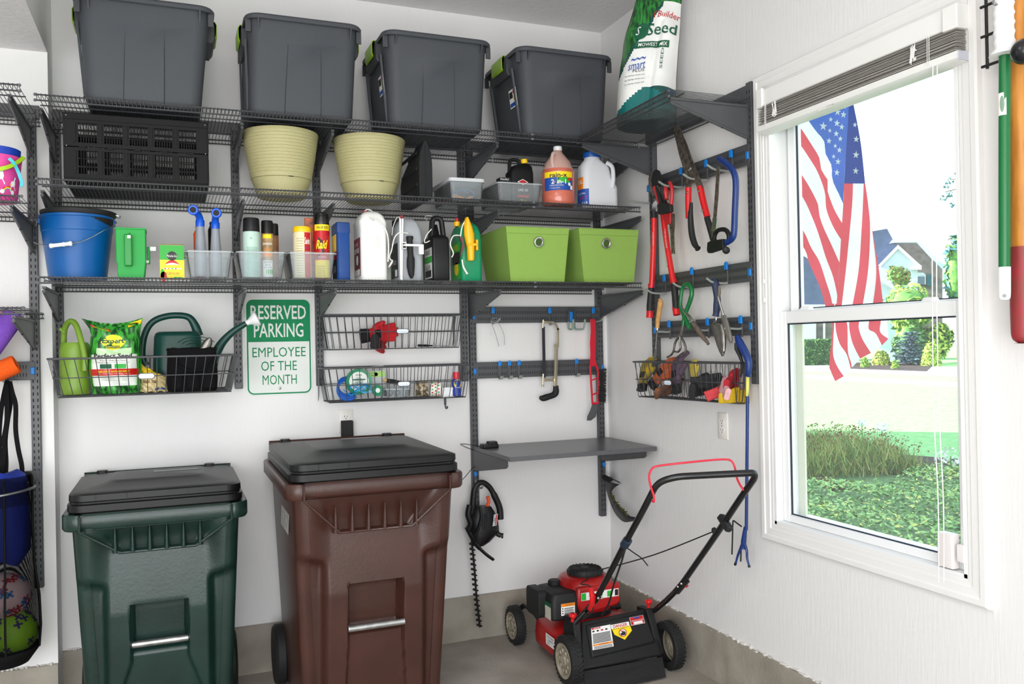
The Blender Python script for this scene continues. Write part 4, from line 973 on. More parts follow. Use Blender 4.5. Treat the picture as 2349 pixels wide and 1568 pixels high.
pts = [(-.026, .62), (-.014, .76), (.0, .70), (.018, .78), (.028, .80), (.022, .62), (.012, .50), (.004, .44), (-.006, .47), (-.018, .54)]
m.add([fn(a, H * b) for a, b in pts], [tuple(range(len(pts)))], 1); lab = part(t, 'label', m, INKS, sm=40)
m = MB(); fn = cyl_fn((x, -.44, zb), r + .0022, -pi / 2 - .15); text(m, 'Raid', fn, -.001, H * .625, .046, .038, 3, .03, slant=.2); text(m, 'VALUE SIZE', fn, .002, H - .015, .05, .011, 1, .01); text(m, 'ant & roach', fn, 0, H * .40, .035, .008, 0); rect(m, fn, -.022, -.008, H * .37, H * .44, 1)
for i in range(6): rect(m, fn, -.024, .012, .012 + i * .008, .0135 + i * .008, 1, 4)
part(lab, 'lettering', m, INKS, sm=0)
# jugs ----------------------------------------------------------------
def box_jug(nm, label, u0, u1, vt, yf, dep, body, z=Z3, top=.35, capx=0, r=.012, neck=True, tapw=.9):
    """flat-sided jug: front narrow face towards the camera, sloping shoulders, depth running to the wall"""
    A, B = PY(u0, 600, yf), PY(u1, 600, yf); x = (A.x + B.x) / 2; w = B.x - A.x; zt = PY((u0 + u1) / 2, vt, yf + dep * .3).z; H = zt - z; yc = yf + dep / 2
    t = T(nm, label, 'jug', (x, yc, z))
    s = 1 - top
    L = shift([rrect(w * .94, dep * .96, r, z), rrect(w, dep, r, z + .006), rrect(w, dep, r, z + H * s), rrect(w * tapw * .96, dep * .93, r, z + H * (s + top * .45), cy=0), rrect(w * tapw * .78, dep * .80, r, z + H * (s + top * .8)), rrect(w * tapw * .5, dep * .62, r, z + H)], x, yc)
    part(t, 'body', MB().loft(L), body, sm=50)
    return t, x, w, yc, H, zt
yf = -.50
t, x, w_, yc, H, zt = box_jug('weed_killer_jug', 'slim blue jug with a ribbed shoulder beside the red can', 774, 804, 512, yf, .13, mat('jug blue', '#0f4288', .4, spec=.35), top=.06, tapw=1.02)
m = MB().loft(shift([rrect(w_ * 1.03, .13, .006, zt - .045), rrect(w_ * 1.05, .132, .008, zt - .04), rrect(w_ * 1.05, .132, .008, zt - .004), rrect(w_ * .95, .12, .006, zt)], x, yc)); part(t, 'cap', m, mat('cap blue', '#0b3a7c', .4, spec=.35))
m = MB()
for k in range(22): m.bx(x - w_ * .40, x + w_ * .44, yf - .0014, yf + .001, Z3 + .01 + k * .0056, Z3 + .0125 + k * .0056)
part(t, 'rib', m, mat('jug blue', '#1556a8'), kind='stuff')
m = MB(); fx = plane_fn((x - w_ / 2 - .001, yc, Z3), (0, 1, 0), (0, 0, 1)); rect(m, fx, -.05, .05, .012, .09, 1); rect(m, fx, -.05, .05, .09, .125, 2); rect(m, fx, -.05, .05, .125, H - .05, 3); text(m, 'BAN', plane_fn((x - w_ / 2 - .0018, yc, Z3), (0, -1, 0), (0, 0, 1)), 0, .05, .06, .03, 0); part(t, 'label', m, INKS, sm=0)
# white jug
WJ = mat('white jug plastic', '#eeeeec', .35, spec=.4)
t, x, w_, yc, H, zt = box_jug('insect_barrier_jug', 'large white jug with a dark red side label and red nozzle', 829, 890, 487, yf, .17, WJ, top=.28, r=.022, tapw=1.08)
part(t, 'handle_recess', MB().loft([[(x + .014 + p[0], yf - .0012 + q, p[1] + Z3 + H * .55) for p in ((-.009, -.024), (.009, -.024), (.009, .024), (-.009, .024))] for q in (0, .001)]), mat('white recess', '#d9d9d6', .5), sm=0)
m = MB(); fx = plane_fn((x - w_ / 2 - .001, yc, Z3), (0, -1, 0), (0, 0, 1)); rect(m, fx, -.06, .068, .02, H * .62, 2)
lab = part(t, 'label', m, [ink('maroon', '#8d1f26')] * 8, sm=0); m = MB(); fx = plane_fn((x - w_ / 2 - .0018, yc, Z3), (0, -1, 0), (0, 0, 1))
text(m, 'DEFENSE', fx, .0, H * .44, .10, .022, 0, .02); disc(m, fx, .01, H * .30, .034, 1); disc(m, plane_fn((x - w_ / 2 - .0024, yc, Z3), (0, -1, 0), (0, 0, 1)), .01, H * .30, .022, 0); text(m, 'HOME', fx, .0, H * .53, .06, .014, 0); rect(m, fx, -.05, .06, .022, .05, 0); part(lab, 'lettering', m, INKS, sm=0)
P = PY(833, 500, yc + .02); m = MB().lathe([(.017, P.z - .012), (.018, P.z - .008), (.018, P.z + .008), (.015, P.z + .01)], (P.x, yc + .02, 0), 18); part(t, 'cap', m, RED)
Q = PY(836, 487, yc + .02); m = MB().bx(Q.x - .007, Q.x + .007, yc + .012, yc + .028, Q.z - .01, Q.z + .006).bx(Q.x - .005, Q.x + .005, yc + .014, yc + .026, P.z + .004, Q.z); part(t, 'nozzle', m, RED, bev=.002)
m = MB().tube(smooth_path([Q + V3(0, 0, .004), Q + V3(.012, -.01, .012), Q + V3(.03, -.03, -.002), PY(856, 505, yf - .004), PY(846, 497, yf + .02), PY(868, 506, yf - .004), PY(886, 530, yf - .004), PY(891, 560, yf - .004), PY(890, 600, yf - .002)], 6), .0032, 7); part(t, 'hose', m, mat('hose white', '#e8e8e2', .35))
# grey jug with a battery sprayer strapped on
GJ = mat('grey jug plastic', '#a3a7ad', .38, spec=.4)
t, x, w_, yc, H, zt = box_jug('battery_sprayer_jug', 'grey jug with a strapped-on white wand and black battery handle', 915, 971, 503, yf, .17, GJ, top=.34, r=.02, tapw=1.0)
m = MB(); fx = plane_fn((x - w_ / 2 - .001, yc, Z3), (0, -1, 0), (0, 0, 1)); rect(m, fx, -.05, .07, .015, H * .6, 1); fx2 = plane_fn((x - w_ / 2 - .0018, yc, Z3), (0, -1, 0), (0, 0, 1)); text(m, 'EXTENDED', fx2, 0, H * .3, .09, .018, 0); text(m, 'control', fx2, 0, H * .2, .06, .014, 4); text(m, 'KILLS', fx2, -.01, H * .5, .05, .015, 4); rect(m, fx2, .02, .06, .02, .05, 0); part(t, 'label', m, INKS, sm=0)
m = MB().lathe([(.02, zt - .03), (.022, zt - .02), (.022, zt + .0), (.018, zt + .003)], (x - .032, yc + .03, 0), 16); part(t, 'cap', m, MATTE)
P0, P1 = PY(921, 498, yf - .014), PY(921, 638, yf - .014); m = MB()
for o_ in (-.006, .005): m.rod(P0 + V3(o_, 0, 0), P1 + V3(o_ * .4, 0, .01), .0042, 8)
m.sph(P1, (.007, .006, .014), 10, 8); part(t, 'wand', m, WHITE)
m = MB().bx(P0.x - .008, P0.x + .008, yf - .02, yf - .006, P0.z - .006, P0.z + .008); part(t, 'wand_tip', m, mat('nozzle red dark', '#7d2226', .4), bev=.002)
A = PY(930, 541, yf - .022); B = PY(954, 638, yf - .022); xx = (A.x + B.x) / 2
m = MB().loft([[(xx + px_ + ox, yf - .02 + py_, z) for px_, py_ in [(rw_ * cos(2 * pi * j / 14), .016 * sin(2 * pi * j / 14)) for j in range(14)]] for z, rw_, ox in ((B.z, .004, .003), (B.z + .015, .012, .002), (B.z + .05, .018, 0), (B.z + .085, .018, .001), (B.z + .10, .013, .0), (A.z - .02, .013, -.003), (A.z - .006, .017, -.002), (A.z, .014, -.002))]); part(t, 'battery_handle', m, MATTE)
P = PY(928, 562, yf - .024); Q = PY(968, 572, yf - .024); m = MB().bx(P.x - .006, Q.x - .012, yf - .042, yf - .03, P.z - .006, P.z + .004).bx(Q.x - .016, Q.x + .006, yf - .034, yf - .004, Q.z - .022, Q.z + .022).bx(P.x - .014, P.x + .004, yf - .04, yf - .012, P.z - .018, P.z + .012); part(t, 'holster', m, WHITE, bev=.002)
m = MB(); fn = plane_fn((P.x - .005, yf - .0408, P.z - .003), (1, 0, 0), (0, 0, 1)); rect(m, fn, -.009, .009, -.014, .014, 0); fn = plane_fn((P.x - .005, yf - .0414, P.z - .003), (1, 0, 0), (0, 0, 1)); rect(m, fn, -.007, .007, -.012, -.002, 1); rect(m, fn, -.007, .007, .003, .010, 1); part(t, 'holster_sticker', m, INKS, sm=0)
m = MB().tube(smooth_path([PY(936, 535, yf - .01), PY(918, 533, yf - .02), PY(905, 545, yf - .02), PY(898, 575, yf - .015), PY(893, 590, yf), PY(900, 600, yf - .02), PY(892, 612, yf - .01), PY(901, 596, yf)], 6), .0026, 6); m.tube(smooth_path([P0 + V3(-.002, 0, .004), PY(910, 500, yf + .02), PY(902, 520, yf + .02), PY(899, 540, yf + .02)], 5), .0016, 5); part(t, 'hose', m, mat('hose white', '#e8e8e2'))
# black jug
BJ = mat('jug black', '#121214', .42, spec=.35)
t, x, w_, yc, H, zt = box_jug('black_jug', 'matte black jug with a loop handle and white and green side label', 993, 1032, 540, yf, .17, BJ, top=.12, r=.01, tapw=1.0)
zt2 = PY(1005, 497, yf + .05).z
m = MB().tube(fillet([(x - w_ * .38, yf + .05, zt - .02), (x - w_ * .30, yf + .05, zt2 - .008), (x + w_ * .22, yf + .05, zt2 - .006), (x + w_ * .36, yf + .05, zt - .02)], .02), .0125, 8); part(t, 'handle', m, BJ)
m = MB().loft(shift([rrect(w_ * .5, .10, .01, zt - .01), rrect(w_ * .3, .06, .01, zt2 - .03)], x, yc + .03)); part(t, 'neck', m, BJ)
m = MB(); fx = plane_fn((x - w_ / 2 - .001, yc, Z3), (0, -1, 0), (0, 0, 1)); rect(m, fx, -.04, .075, .014, H * .72, 0); fx2 = plane_fn((x - w_ / 2 - .0018, yc, Z3), (0, -1, 0), (0, 0, 1)); rect(m, fx2, -.04, .074, H * .40, H * .54, 4); text(m, 'KILLER', fx2, .01, H * .3, .08, .02, 1); text(m, 'GRASS', fx2, .01, H * .62, .08, .02, 1); rect(m, fx2, -.03, .06, .02, .05, 1); part(t, 'label', m, INKS, sm=0)
m = MB().tube(smooth_path([PY(990, 525, yf - .004), PY(978, 540, yf), PY(974, 556, yf), PY(986, 552, yf - .01)], 5), .0022, 6).tube(smooth_path([(x - .03, yc + .03, zt2 - .01), (x - .045, yc, zt2 + .006), (x - .02, yc - .02, zt2 + .004)], 5), .0016, 5).tube(smooth_path([(x + .025, yc, zt2 - .02), (x + .04, yc, zt2 - .012), (x + .03, yc, zt2 - .04)], 5), .0016, 5); part(t, 'hose', m, mat('hose white', '#e8e8e2'))
# green jug with yellow sprayer
GJ2 = mat('jug green', '#0d8a5c', .35, spec=.45)
t, x, w_, yc, H, zt = box_jug('green_sprayer_jug', 'green jug with a yellow trigger sprayer clipped on its front', 1058, 1107, 512, yf, .17, GJ2, top=.30, r=.018, tapw=1.0)
m = MB(); fx = plane_fn((x - w_ / 2 - .001, yc, Z3), (0, -1, 0), (0, 0, 1)); rect(m, fx, -.045, .075, .012, H * .66, 4); fx2 = plane_fn((x - w_ / 2 - .0018, yc, Z3), (0, -1, 0), (0, 0, 1)); rect(m, fx2, -.04, .07, H * .3, H * .5, 1); text(m, 'WEED', fx2, .01, H * .58, .08, .022, 3); disc(m, fx2, .02, H * .22, .03, 3); part(t, 'label', m, INKS, sm=0)
A = PY(1070, 499, yf - .02); B = PY(1086, 598, yf - .02)
YS = mat('sprayer yellow', '#f7b80a', .35)
m = MB().loft([[(A.x + ox + rw_ * cos(2 * pi * j / 14), yf - .022 + .02 * sin(2 * pi * j / 14), z) for j in range(14)] for z, rw_, ox in ((A.z, .004, .0), (A.z - .012, .011, .001), (A.z - .04, .019, .006), (A.z - .075, .024, .010), (A.z - .10, .022, .012), (A.z - .13, .018, .016), (B.z + .012, .016, .016), (B.z, .013, .016))]); part(t, 'sprayer_body', m, YS)
P = PY(1092, 562, yf - .02); m = MB().bx(P.x - .004, P.x + .006, yf - .034, yf - .006, P.z - .024, P.z + .024).bx(A.x + .005, P.x, yf - .044, yf - .036, P.z - .006, P.z + .006); part(t, 'holster', m, YS, bev=.002)
m = MB().slab([PY(1053, 540, yf - .03), PY(1060, 558, yf - .034), PY(1056, 590, yf - .03), PY(1066, 565, yf - .034), PY(1062, 545, yf - .036)], (0, 1, 0), .012); part(t, 'trigger', m, mat('trigger brown', '#5d2a26', .45))
m = MB().tube(smooth_path([A + V3(-.004, .0, -.01), PY(1060, 520, yf - .02), PY(1056, 545, yf - .024)], 5), .003, 6).tube(smooth_path([PY(1055, 540, yf - .02), PY(1040, 541, yf - .02), PY(1033, 560, yf - .02), PY(1040, 580, yf - .02), PY(1036, 590, yf - .02)], 5), .0028, 6).tube(smooth_path([PY(1060, 595, yf - .02), PY(1063, 612, yf - .02), PY(1072, 628, yf - .02)], 4), [.0035] * 4 + [.0045] * 4 + [.006], 8); part(t, 'hose', m, mat('hose white', '#e8e8e2'))
P = PY(1048, 513, yc); part(t, 'cap', MB().lathe([(.014, P.z - .012), (.015, P.z + .008), (.012, P.z + .01)], (P.x, yc, 0), 16), YS)
part(t, 'nozzle', MB().bx(P.x - .006, P.x + .006, yc - .006, yc + .006, P.z + .008, P.z + .026), RED, bev=.002)
# lime fabric bins
FAB = mat('lime fabric', '#8fb257', .85, bump=.3, bscale=380, spec=.15)
def fabric_bin(label, tl, tr, bl_, br_, yt=-.53, yb0=-.49, depth=.34):
    A, B = PY(*tl, yt), PY(*tr, yt); C_, D_ = PY(*bl_, yb0), PY(*br_, yb0); zt = (A.z + B.z) / 2
    t = T('fabric_bin', label, 'bin', ((C_.x + D_.x) / 2, -.33, Z3), 'lime fabric bins')
    m = MB(); n = 8
    def ring(f, ins=0, dz=0):
        x0 = C_.x + (A.x - C_.x) * f + ins; x1 = D_.x + (B.x - D_.x) * f - ins; y0 = yb0 + (yt - yb0) * f + ins; y1 = y0 + depth - .02 + .05 * f - 2 * ins; z = Z3 + .001 + (zt - Z3) * f + dz; L = []
        for P, Q in (((x0, y0), (x1, y0)), ((x1, y0), (x1, y1)), ((x1, y1), (x0, y1)), ((x0, y1), (x0, y0))):
            for i in range(n):
                s = i / n; sag = .003 * sin(pi * s) * sin(pi * f); nx, ny = (Q[1] - P[1]), -(Q[0] - P[0]); l = hypot(nx, ny)
                L.append((P[0] + (Q[0] - P[0]) * s - nx / l * sag, P[1] + (Q[1] - P[1]) * s - ny / l * sag, z))
        return L
    m.loft([ring(f) for f in (0, .2, .4, .6, .8, .9, 1)] + [ring(1, .004), ring(.1, .004)]); body = part(t, 'fabric_body', m, FAB, sm=30)
    e = MB()
    for f in (1,): e.tube(ring(f), .0022, 5, closed=True)
    for i in (0, n): e.tube([ring(f)[i] for f in (0, .25, .5, .75, 1)], .0016, 5)
    part(t, 'piping', e, FAB)
    h = MB(); Lh = [ring(.885)[i] for i in range(n + 1)]; h.tube([Vector(p) + V3(0, -.0006, 0) for p in Lh], .0011, 4); part(t, 'hem_stitch', h, mat('lime stitch', '#80a34b', .8))
    return t, ring
def eyelet(t, u, v, ring):
    P = PY(u, v, -.524); tilt = V3(0, -1, -.15).normalized()
    part(t, 'eyelet', MB().lathe([(.0155, -.004), (.0245, -.002), (.0255, .001), (.0235, .004), (.018, .005), (.0155, .003)], P, 32, tilt, cap0=False, cap1=False), CHROME)
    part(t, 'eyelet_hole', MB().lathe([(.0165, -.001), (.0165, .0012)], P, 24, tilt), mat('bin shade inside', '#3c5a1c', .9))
t, rg = fabric_bin('larger lime green fabric bin with a steel eyelet beside the green jug', (1161, 519), (1305, 525), (1172, 642), (1294, 644)); eyelet(t, 1236, 555, rg)
t, rg = fabric_bin('lime green fabric bin with a steel eyelet at the shelf end by the corner', (1328, 524), (1464, 528), (1340, 643), (1453, 646)); eyelet(t, 1391, 558, rg)
# ================================================================== PARKING SIGN
sx0, sz0, sw, sh = -1.8935, 1.2815, .305, .457
t = T('parking_sign', 'green and white metal reserved parking sign on the back wall', 'sign', (sx0 + sw / 2, 0, sz0))
def rr2(x0, x1, z0, z1, r, n=6):
    return [(p[0], p[1]) for p in rrect(x1 - x0, z1 - z0, r, 0, n, (x0 + x1) / 2, (z0 + z1) / 2)]
SWH = mat('sign white sheeting', '#dfe3de', .4); SGR = mat('sign green', '#028a55', .5, var=.15, vscale=14, spec=.2)
part(t, 'plate', MB().prism(rr2(sx0, sx0 + sw, sz0, sz0 + sh, .036), -.001, -.0035), SWH)
g = part(t, 'green_field', MB().prism(rr2(sx0 + .007, sx0 + sw - .007, sz0 + .007, sz0 + sh - .007, .030), -.0034, -.0041), SGR)
zt = sz0 + sh; pts = rr2(sx0 + .0135, sx0 + sw - .0135, sz0 + .0135, zt - .30, .024); pts = [(a, b) for a, b in pts if b < zt - .32] 
wp = [(sx0 + sw - .0135, zt - .205), (sx0 + .0135, zt - .205)] + rr2(sx0 + .0135, sx0 + sw - .0135, sz0 + .0135, zt - .205, .024)[14:]
part(t, 'white_panel', MB().prism(wp, -.0040, -.0046), SWH)
m = MB(); fn = plane_fn((sx0 + sw / 2, -.0045, zt), (1, 0, 0), (0, 0, 1)); text(m, 'RESERVED', fn, 0, -.0667, .253, .066, 0, .012); text(m, 'PARKING', fn, 0, -.151, .226, .066, 0, .012); part(g, 'lettering', m, SWH, sm=0)
m = MB(); fn = plane_fn((sx0 + sw / 2, -.0050, zt), (1, 0, 0), (0, 0, 1)); text(m, 'EMPLOYEE', fn, 0, -.2535, .243, .0455, 0); text(m, 'OF THE', fn, -.002, -.318, .163, .0455, 0); text(m, 'MONTH', fn, 0, -.383, .156, .0455, 0); part(t, 'lettering', m, SGR, sm=0)
m = MB()
for z in (zt - .034, sz0 + .034): m.lathe([(.006, 0), (.006, .001), (.003, .003)], (sx0 + sw / 2, -.0042, z), 12, (0, -1, 0))
part(t, 'screw', m, CHROME)

# ================================================================== WIRE BASKETS
BADGE_W = mat('badge white', '#eef1f4', .35); BADGE_T = mat('badge text blue', '#9fc3e6', .5)
def basket(label, x0, x1, yb, yf, zr, zb, n, nd, ins=.03, axis='y', badge=None, mid=(.5,), yf2=None):
    def P(a, b, c): return Vector((a, b, c) if axis == 'y' else (b, a, c))
    sg = -1 if yf < yb else 1
    if axis == 'x' : pass
    t = T('wire_basket', label, 'basket', P((x0 + x1) / 2, yb, zb))
    ix = ins * (1 if x1 > x0 else -1); iy = ins * sg
    YFX = lambda x: yf + ((yf2 if yf2 is not None else yf) - yf) * (x - x0) / (x1 - x0)
    def ring(f, zz):  # f 0 rim .. 1 floor
        return [P(x0 + ix * f, yb + iy * .3 * f, zz), P(x1 - ix * f, yb + iy * .3 * f, zz), P(x1 - ix * f, YFX(x1) - iy * f, zz), P(x0 + ix * f, YFX(x0) - iy * f, zz)]
    m = MB(); c = ring(0, zr); pts = []
    for i in range(4):
        a, b, d = c[i - 1], c[i], c[(i + 1) % 4]; pts += [b + (a - b).normalized() * .012, b + (a - b).normalized() * .003 + (d - b).normalized() * .003, b + (d - b).normalized() * .012]
    m.tube(pts, .0042, 8, closed=True); part(t, 'rim', m, WIRE)
    m = MB()
    for f in mid: m.tube(ring(f, zr + (zb - zr) * f), .0022, 6, closed=True)
    m.tube(ring(1, zb), .0026, 6, closed=True); part(t, 'band_wire', m, WIRE)
    m = MB()
    for i in range(n):
        s = (i + .5) / n; xr = x0 + (x1 - x0) * s; xf_ = x0 + ix + (x1 - x0 - 2 * ix) * s
        m.tube([P(xr, yb, zr), P(xf_, yb + iy * .3, zb + .008), P(xf_, yb + iy * .3 + sg * .01, zb), P(xf_, YFX(xr) - iy - sg * .012, zb), P(xf_, YFX(xr) - iy, zb + .010), P(xr, YFX(xr), zr)], .0017, 5)
    for i in range(nd):
        s = (i + .5) / nd; q = yb + (yf - yb) * s; q2 = yb + (YFX(x1) - yb) * s
        m.tube([P(x0, q, zr), P(x0 + ix, q, zb + .006), P(x0 + ix * 1.3, q, zb), P(x1 - ix * 1.3, q2, zb), P(x1 - ix, q2, zb + .006), P(x1, q2, zr)], .0015, 5)
    part(t, 'cross_wire', m, WIRE, kind='stuff', sm=60)
    for x in (x0, x1):
        d = 1 if (x == x0) == (x1 > x0) else -1; q = MB(); q.slab([P(x, yb, zr + .004), P(x, yb + (yf - yb) * .25, zr + .002), P(x, yb + (yf - yb) * .12, zb + .03), P(x, yb, zb)], P(d, 0, 0) - P(0, 0, 0), .002); part(t, 'hanger_plate', q, METAL, sm=0)
    if badge:
        bx_, bz = badge; c = P(bx_, YFX(bx_) - iy * .5 + sg * .006, bz)
        ax = P(1, 0, 0); ax = ax if axis == 'y' else V3(0, -1, 0); nrm = V3(0, -1, 0) if axis == 'y' else V3(-1, 0, 0)
        def pill(w, h, d): 
            L = []
            for k in range(24):
                a = 2 * pi * k / 24; L.append(c + ax * ((w - h) / 2 * (1 if cos(a) > 0 else -1) + h / 2 * cos(a)) + V3(0, 0, h / 2 * sin(a)) + nrm * d)
            return L
        b_ = part(t, 'badge', MB().loft([pill(.062, .024, 0), pill(.062, .024, .003)]), mat('badge edge', '#3b4152', .5))
        part(b_, 'badge_face', MB().loft([pill(.056, .019, .0025), pill(.055, .018, .0038)]), BADGE_W)
        m = MB(); text(m, 'freedomRail', plane_fn(c + nrm * .0042, ax, (0, 0, 1)), 0, -.001, .044, .0075); part(b_, 'lettering', m, BADGE_T, sm=0)
    return t
A, B = PY(108, 822, -.50), PY(549, 815, -.50); P = PY(336, 862, -.49)
basket('wide wire basket of gardening things at the left under the shelves', A.x, B.x, -.035, -.50, 1.478, 1.330, 19, 12, .032, badge=(P.x, P.z))
A, B = PY(744, 721, -.21), PY(1064, 721, -.21); P = PY(924, 759, -.21)
basket('upper narrow wire basket right of the sign with the red glove', A.x, B.x, -.035, -.21, PY(900, 721, -.21).z, PY(900, 799, -.19).z, 19, 5, .022, badge=(P.x, P.z))
A, B = PY(744, 843, -.23), PY(1081, 838, -.23); P = PY(927, 880, -.23)
basket('lower narrow wire basket right of the sign full of small supplies', A.x, B.x, -.035, -.23, PY(900, 841, -.23).z, PY(900, 917, -.20).z, 20, 5, .024, badge=(P.x, P.z))
BZ1, BZ2 = PY(900, 799, -.19).z, PY(900, 917, -.20).z
P = PX(1540, 877, -.12)
BRZ = PX(1570, 917, -.12).z
basket('wire basket of work gloves on the right wall', -.572, -1.268, -.032, -.172, 1.405, BRZ, 20, 4, .02, 'x', badge=(P.y, P.z), yf2=-.088)
# small hook under the lower basket
P = PY(1021, 912, -.15); t = T('basket_hook', 'small black hook hanging under the lower supply basket', 'hook', P)
part(t, 'shank', MB().tube([P, P + V3(0, 0, -.02), P + V3(.001, 0, -.045), P + V3(.004, -.004, -.053), P + V3(.008, -.008, -.05), P + V3(.008, -.008, -.04)], .004, 7), WIRE)
part(t, 'stiffener', MB().box(P + V3(-.0, .0, -.018), (.012, .004, .034)), WIRE, bev=.001)

# ------------------------------------------------------------------ left basket contents
FB = 1.334
yc = -.30; A, B = PY(133, 800, yc), PY(205, 800, yc); cx = (A.x + B.x) / 2 + .004; r = (B.x - A.x) / 2; zt = PY(160, 787, yc).z
WCL = mat('lime can plastic', '#769a30', .42)
t = T('watering_can', 'lime green watering can with a tall looped handle in the left basket', 'watering can', (cx, yc, FB))
m = MB().lathe([(r * .93, FB), (r * .98, FB + .006), (r, FB + .03), (r * 1.0, zt - .03), (r * .94, zt - .006), (r * .82, zt + .003), (r * .80, zt), (r * .80, zt - .03)], (cx, yc, 0), 40); part(t, 'body', m, WCL, sm=45)
h = smooth_path([PY(146, 790, yc + .05), PY(148, 755, yc + .03), PY(160, 737, yc), PY(174, 745, yc - .02), PY(187, 785, yc - .055), PY(194, 820, yc - .068), PY(194, 850, yc - .068)], 6)
part(t, 'handle', MB().tube(h, .0115, 10), WCL); P = PY(141, 757, yc + .03); part(t, 'spout_tip', MB().tube([P + V3(.012, 0, -.01), P, P + V3(-.006, 0, .006)], [.009, .006, .008], 10), WCL)
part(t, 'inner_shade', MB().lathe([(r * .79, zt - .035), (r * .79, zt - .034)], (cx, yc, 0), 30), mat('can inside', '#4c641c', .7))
# grass seed pillow bag
yc = -.36; A, B = PY(186, 735, yc), PY(328, 735, yc); C_, D_ = PY(213, 900, yc), PY(322, 903, yc); zt = A.z
t = T('seed_bag', 'green printed grass seed pillow bag standing in the left basket', 'bag', ((C_.x + D_.x) / 2, yc, FB))
EG = mat('bag grass print', '#3fa53a', .28, var=.75, vscale=70, col2='#123f1a', stretch=(1, 1, .25), thr=(.42, .58)); EW = mat('bag white print', '#ecf1ea', .28); ER = mat('bag red band', '#c8231f', .28); EP = mat('bag pale green', '#bfe3b0', .28)
HB_ = zt - FB
def bagP(s, q, sd=-1):
    x0 = C_.x + (A.x - C_.x) * max(0, (q - .80) / .20) ** 1.3 - .012 * sin(pi * min(1, q / .85)) ; x1 = D_.x + (B.x - D_.x) * max(0, (q - .75) / .25) ** 1.3 + .006 * sin(pi * min(1, q / .9))
    b = .055 * (1 - (2 * s - 1) ** 4) * (sin(pi * min(1, q * .9 + .06)) ** .55 if q < .97 else .12) * (1 if q < .9 else max(.06, (1 - q) * 10))
    zz = FB + HB_ * q + (.010 * (2 * s - 1) ** 2 - .012 * (s > 0) * sin(pi * s)) * (q > .5) * (q - .5) * 2
    w = .0035 * sin(17 * s + 4 * q) * sin(13 * q) + .003 * sin(31 * q + 9 * s)
    return V3(x0 + (x1 - x0) * s, yc + sd * (b + .001) + (w if sd < 0 else 0), zz)
def bagM(s, q):
    if q > .62: return 0
    d = abs(s - .48)
    if q > .54: return 3 if d < .34 else 0
    if .255 < q < .335 and d < .46: return 2
    if q > .10: return 1 if d < .41 else 3 if d < .44 else 0
    return 0
m = MB(); m.grid(lambda s, q: bagP(s, q), 40, 56, bagM); m.grid(lambda s, q: bagP(1 - s, q, 1), 10, 14); bagf = part(t, 'bag_film', m, [EG, EW, ER, EP], sm=60)
o_ = V3(0, -.0032, 0); bf = lambda a, b: bagP(a, b) + o_; bf2 = lambda a, b: bagP(a, b) + o_ * 1.6; bf3 = lambda a, b: bagP(a, b) + o_ * 2.2
m = MB(); pts = [(.22, .71), (.34, .81), (.46, .83), (.58, .81), (.72, .71), (.60, .62), (.47, .60), (.34, .62)]
m.add([bf(a, b) for a, b in pts] + [bf(.47, .71)], [(i, (i + 1) % 8, 8) for i in range(8)], 3)
rect(m, bf2, .30, .64, .63, .665, 6, 4); text(m, 'Expert', bf2, .47, .725, .44, .10, 6, .03, slant=0); text(m, 'GARDENER', bf3, .47, .647, .30, .022, 3)
text(m, 'Perfect Seed', bf2, .47, .52, .72, .06, 1, .02); text(m, 'Premium Grass Seed Mixture', bf, .48, .455, .5, .018, 1); text(m, 'Self-spreading for a Thick, Green Lawn!', bf, .48, .425, .6, .018, 1)
rect(m, bf, .22, .44, .345, .405, 6, 3); rect(m, bf, .50, .72, .345, .405, 4, 3); text(m, 'GROWS ANYWHERE!', bf2, .48, .305, .60, .026, 3, .02); text(m, 'The Only Seed You Ever Need', bf2, .48, .272, .62, .016, 0)
for q in (.235, .21, .185): text(m, 'sun and shade, any soil, any climate', bf, .48, q, .5, .012, 1)
m.add([bf(.08, .935), bf(.42, .90), bf(.42, .865), bf(.10, .90)], [(0, 1, 2, 3)], 2); text(m, 'NEW! coated seed', lambda a, b: bf2(a, b - .1 * (a - .1)), .26, .915, .26, .018, 3)
m.add([bf(.76, .97), bf(.99, .985), bf(.98, .925), bf(.75, .915)], [(0, 1, 2, 3)], 3); text(m, '40% Covers', bf2, .87, .955, .19, .02, 2)
part(bagf, 'lettering', m, INKS, sm=0)
# crumpled cream bag
yc = -.33; A, B = PY(318, 870, yc), PY(385, 870, yc); random.seed(8)
t = T('crumpled_bag', 'crumpled cream and yellow bag between the seed bag and the black tool bag', 'bag', ((A.x + B.x) / 2, yc, FB)); m = MB()
def crP(s, q, sd):
    x0, x1 = A.x, B.x; z = FB + (PY(330, 832, yc).z - FB) * q * (1 - .55 * s * (q > .4) * (q - .4) / .6)
    return V3(x0 + (x1 - x0) * s, yc + sd * (.04 * (1 - (2 * s - 1) ** 2) * sin(pi * (.12 + .8 * q)) + .004 * sin(23 * s + 31 * q)), z + .003 * sin(19 * s))
CB = mat('cream bag film', '#e2cf9a', .3, bump=.3, bscale=30); CBY = mat('yellow bag film', '#e3c22b', .3)
m.grid(lambda s, q: crP(s, q, -1), 18, 18, lambda s, q: 1 if q > .72 or (s < .3 and q > .5) else 0); m.grid(lambda s, q: crP(1 - s, q, 1), 8, 8); part(t, 'bag_film', m, [CB, CBY], sm=30)
m = MB(); rect(m, lambda a, b: crP(a, b, -1) + V3(0, -.002, 0), .15, .6, .32, .42, 0, 4); rect(m, lambda a, b: crP(a, b, -1) + V3(0, -.002, 0), .55, .9, .08, .14, 5, 3); part(t, 'print', m, [mat('print brown', '#8a7350', .5), I_K, I_R, I_Y, I_G, I_B], sm=0)
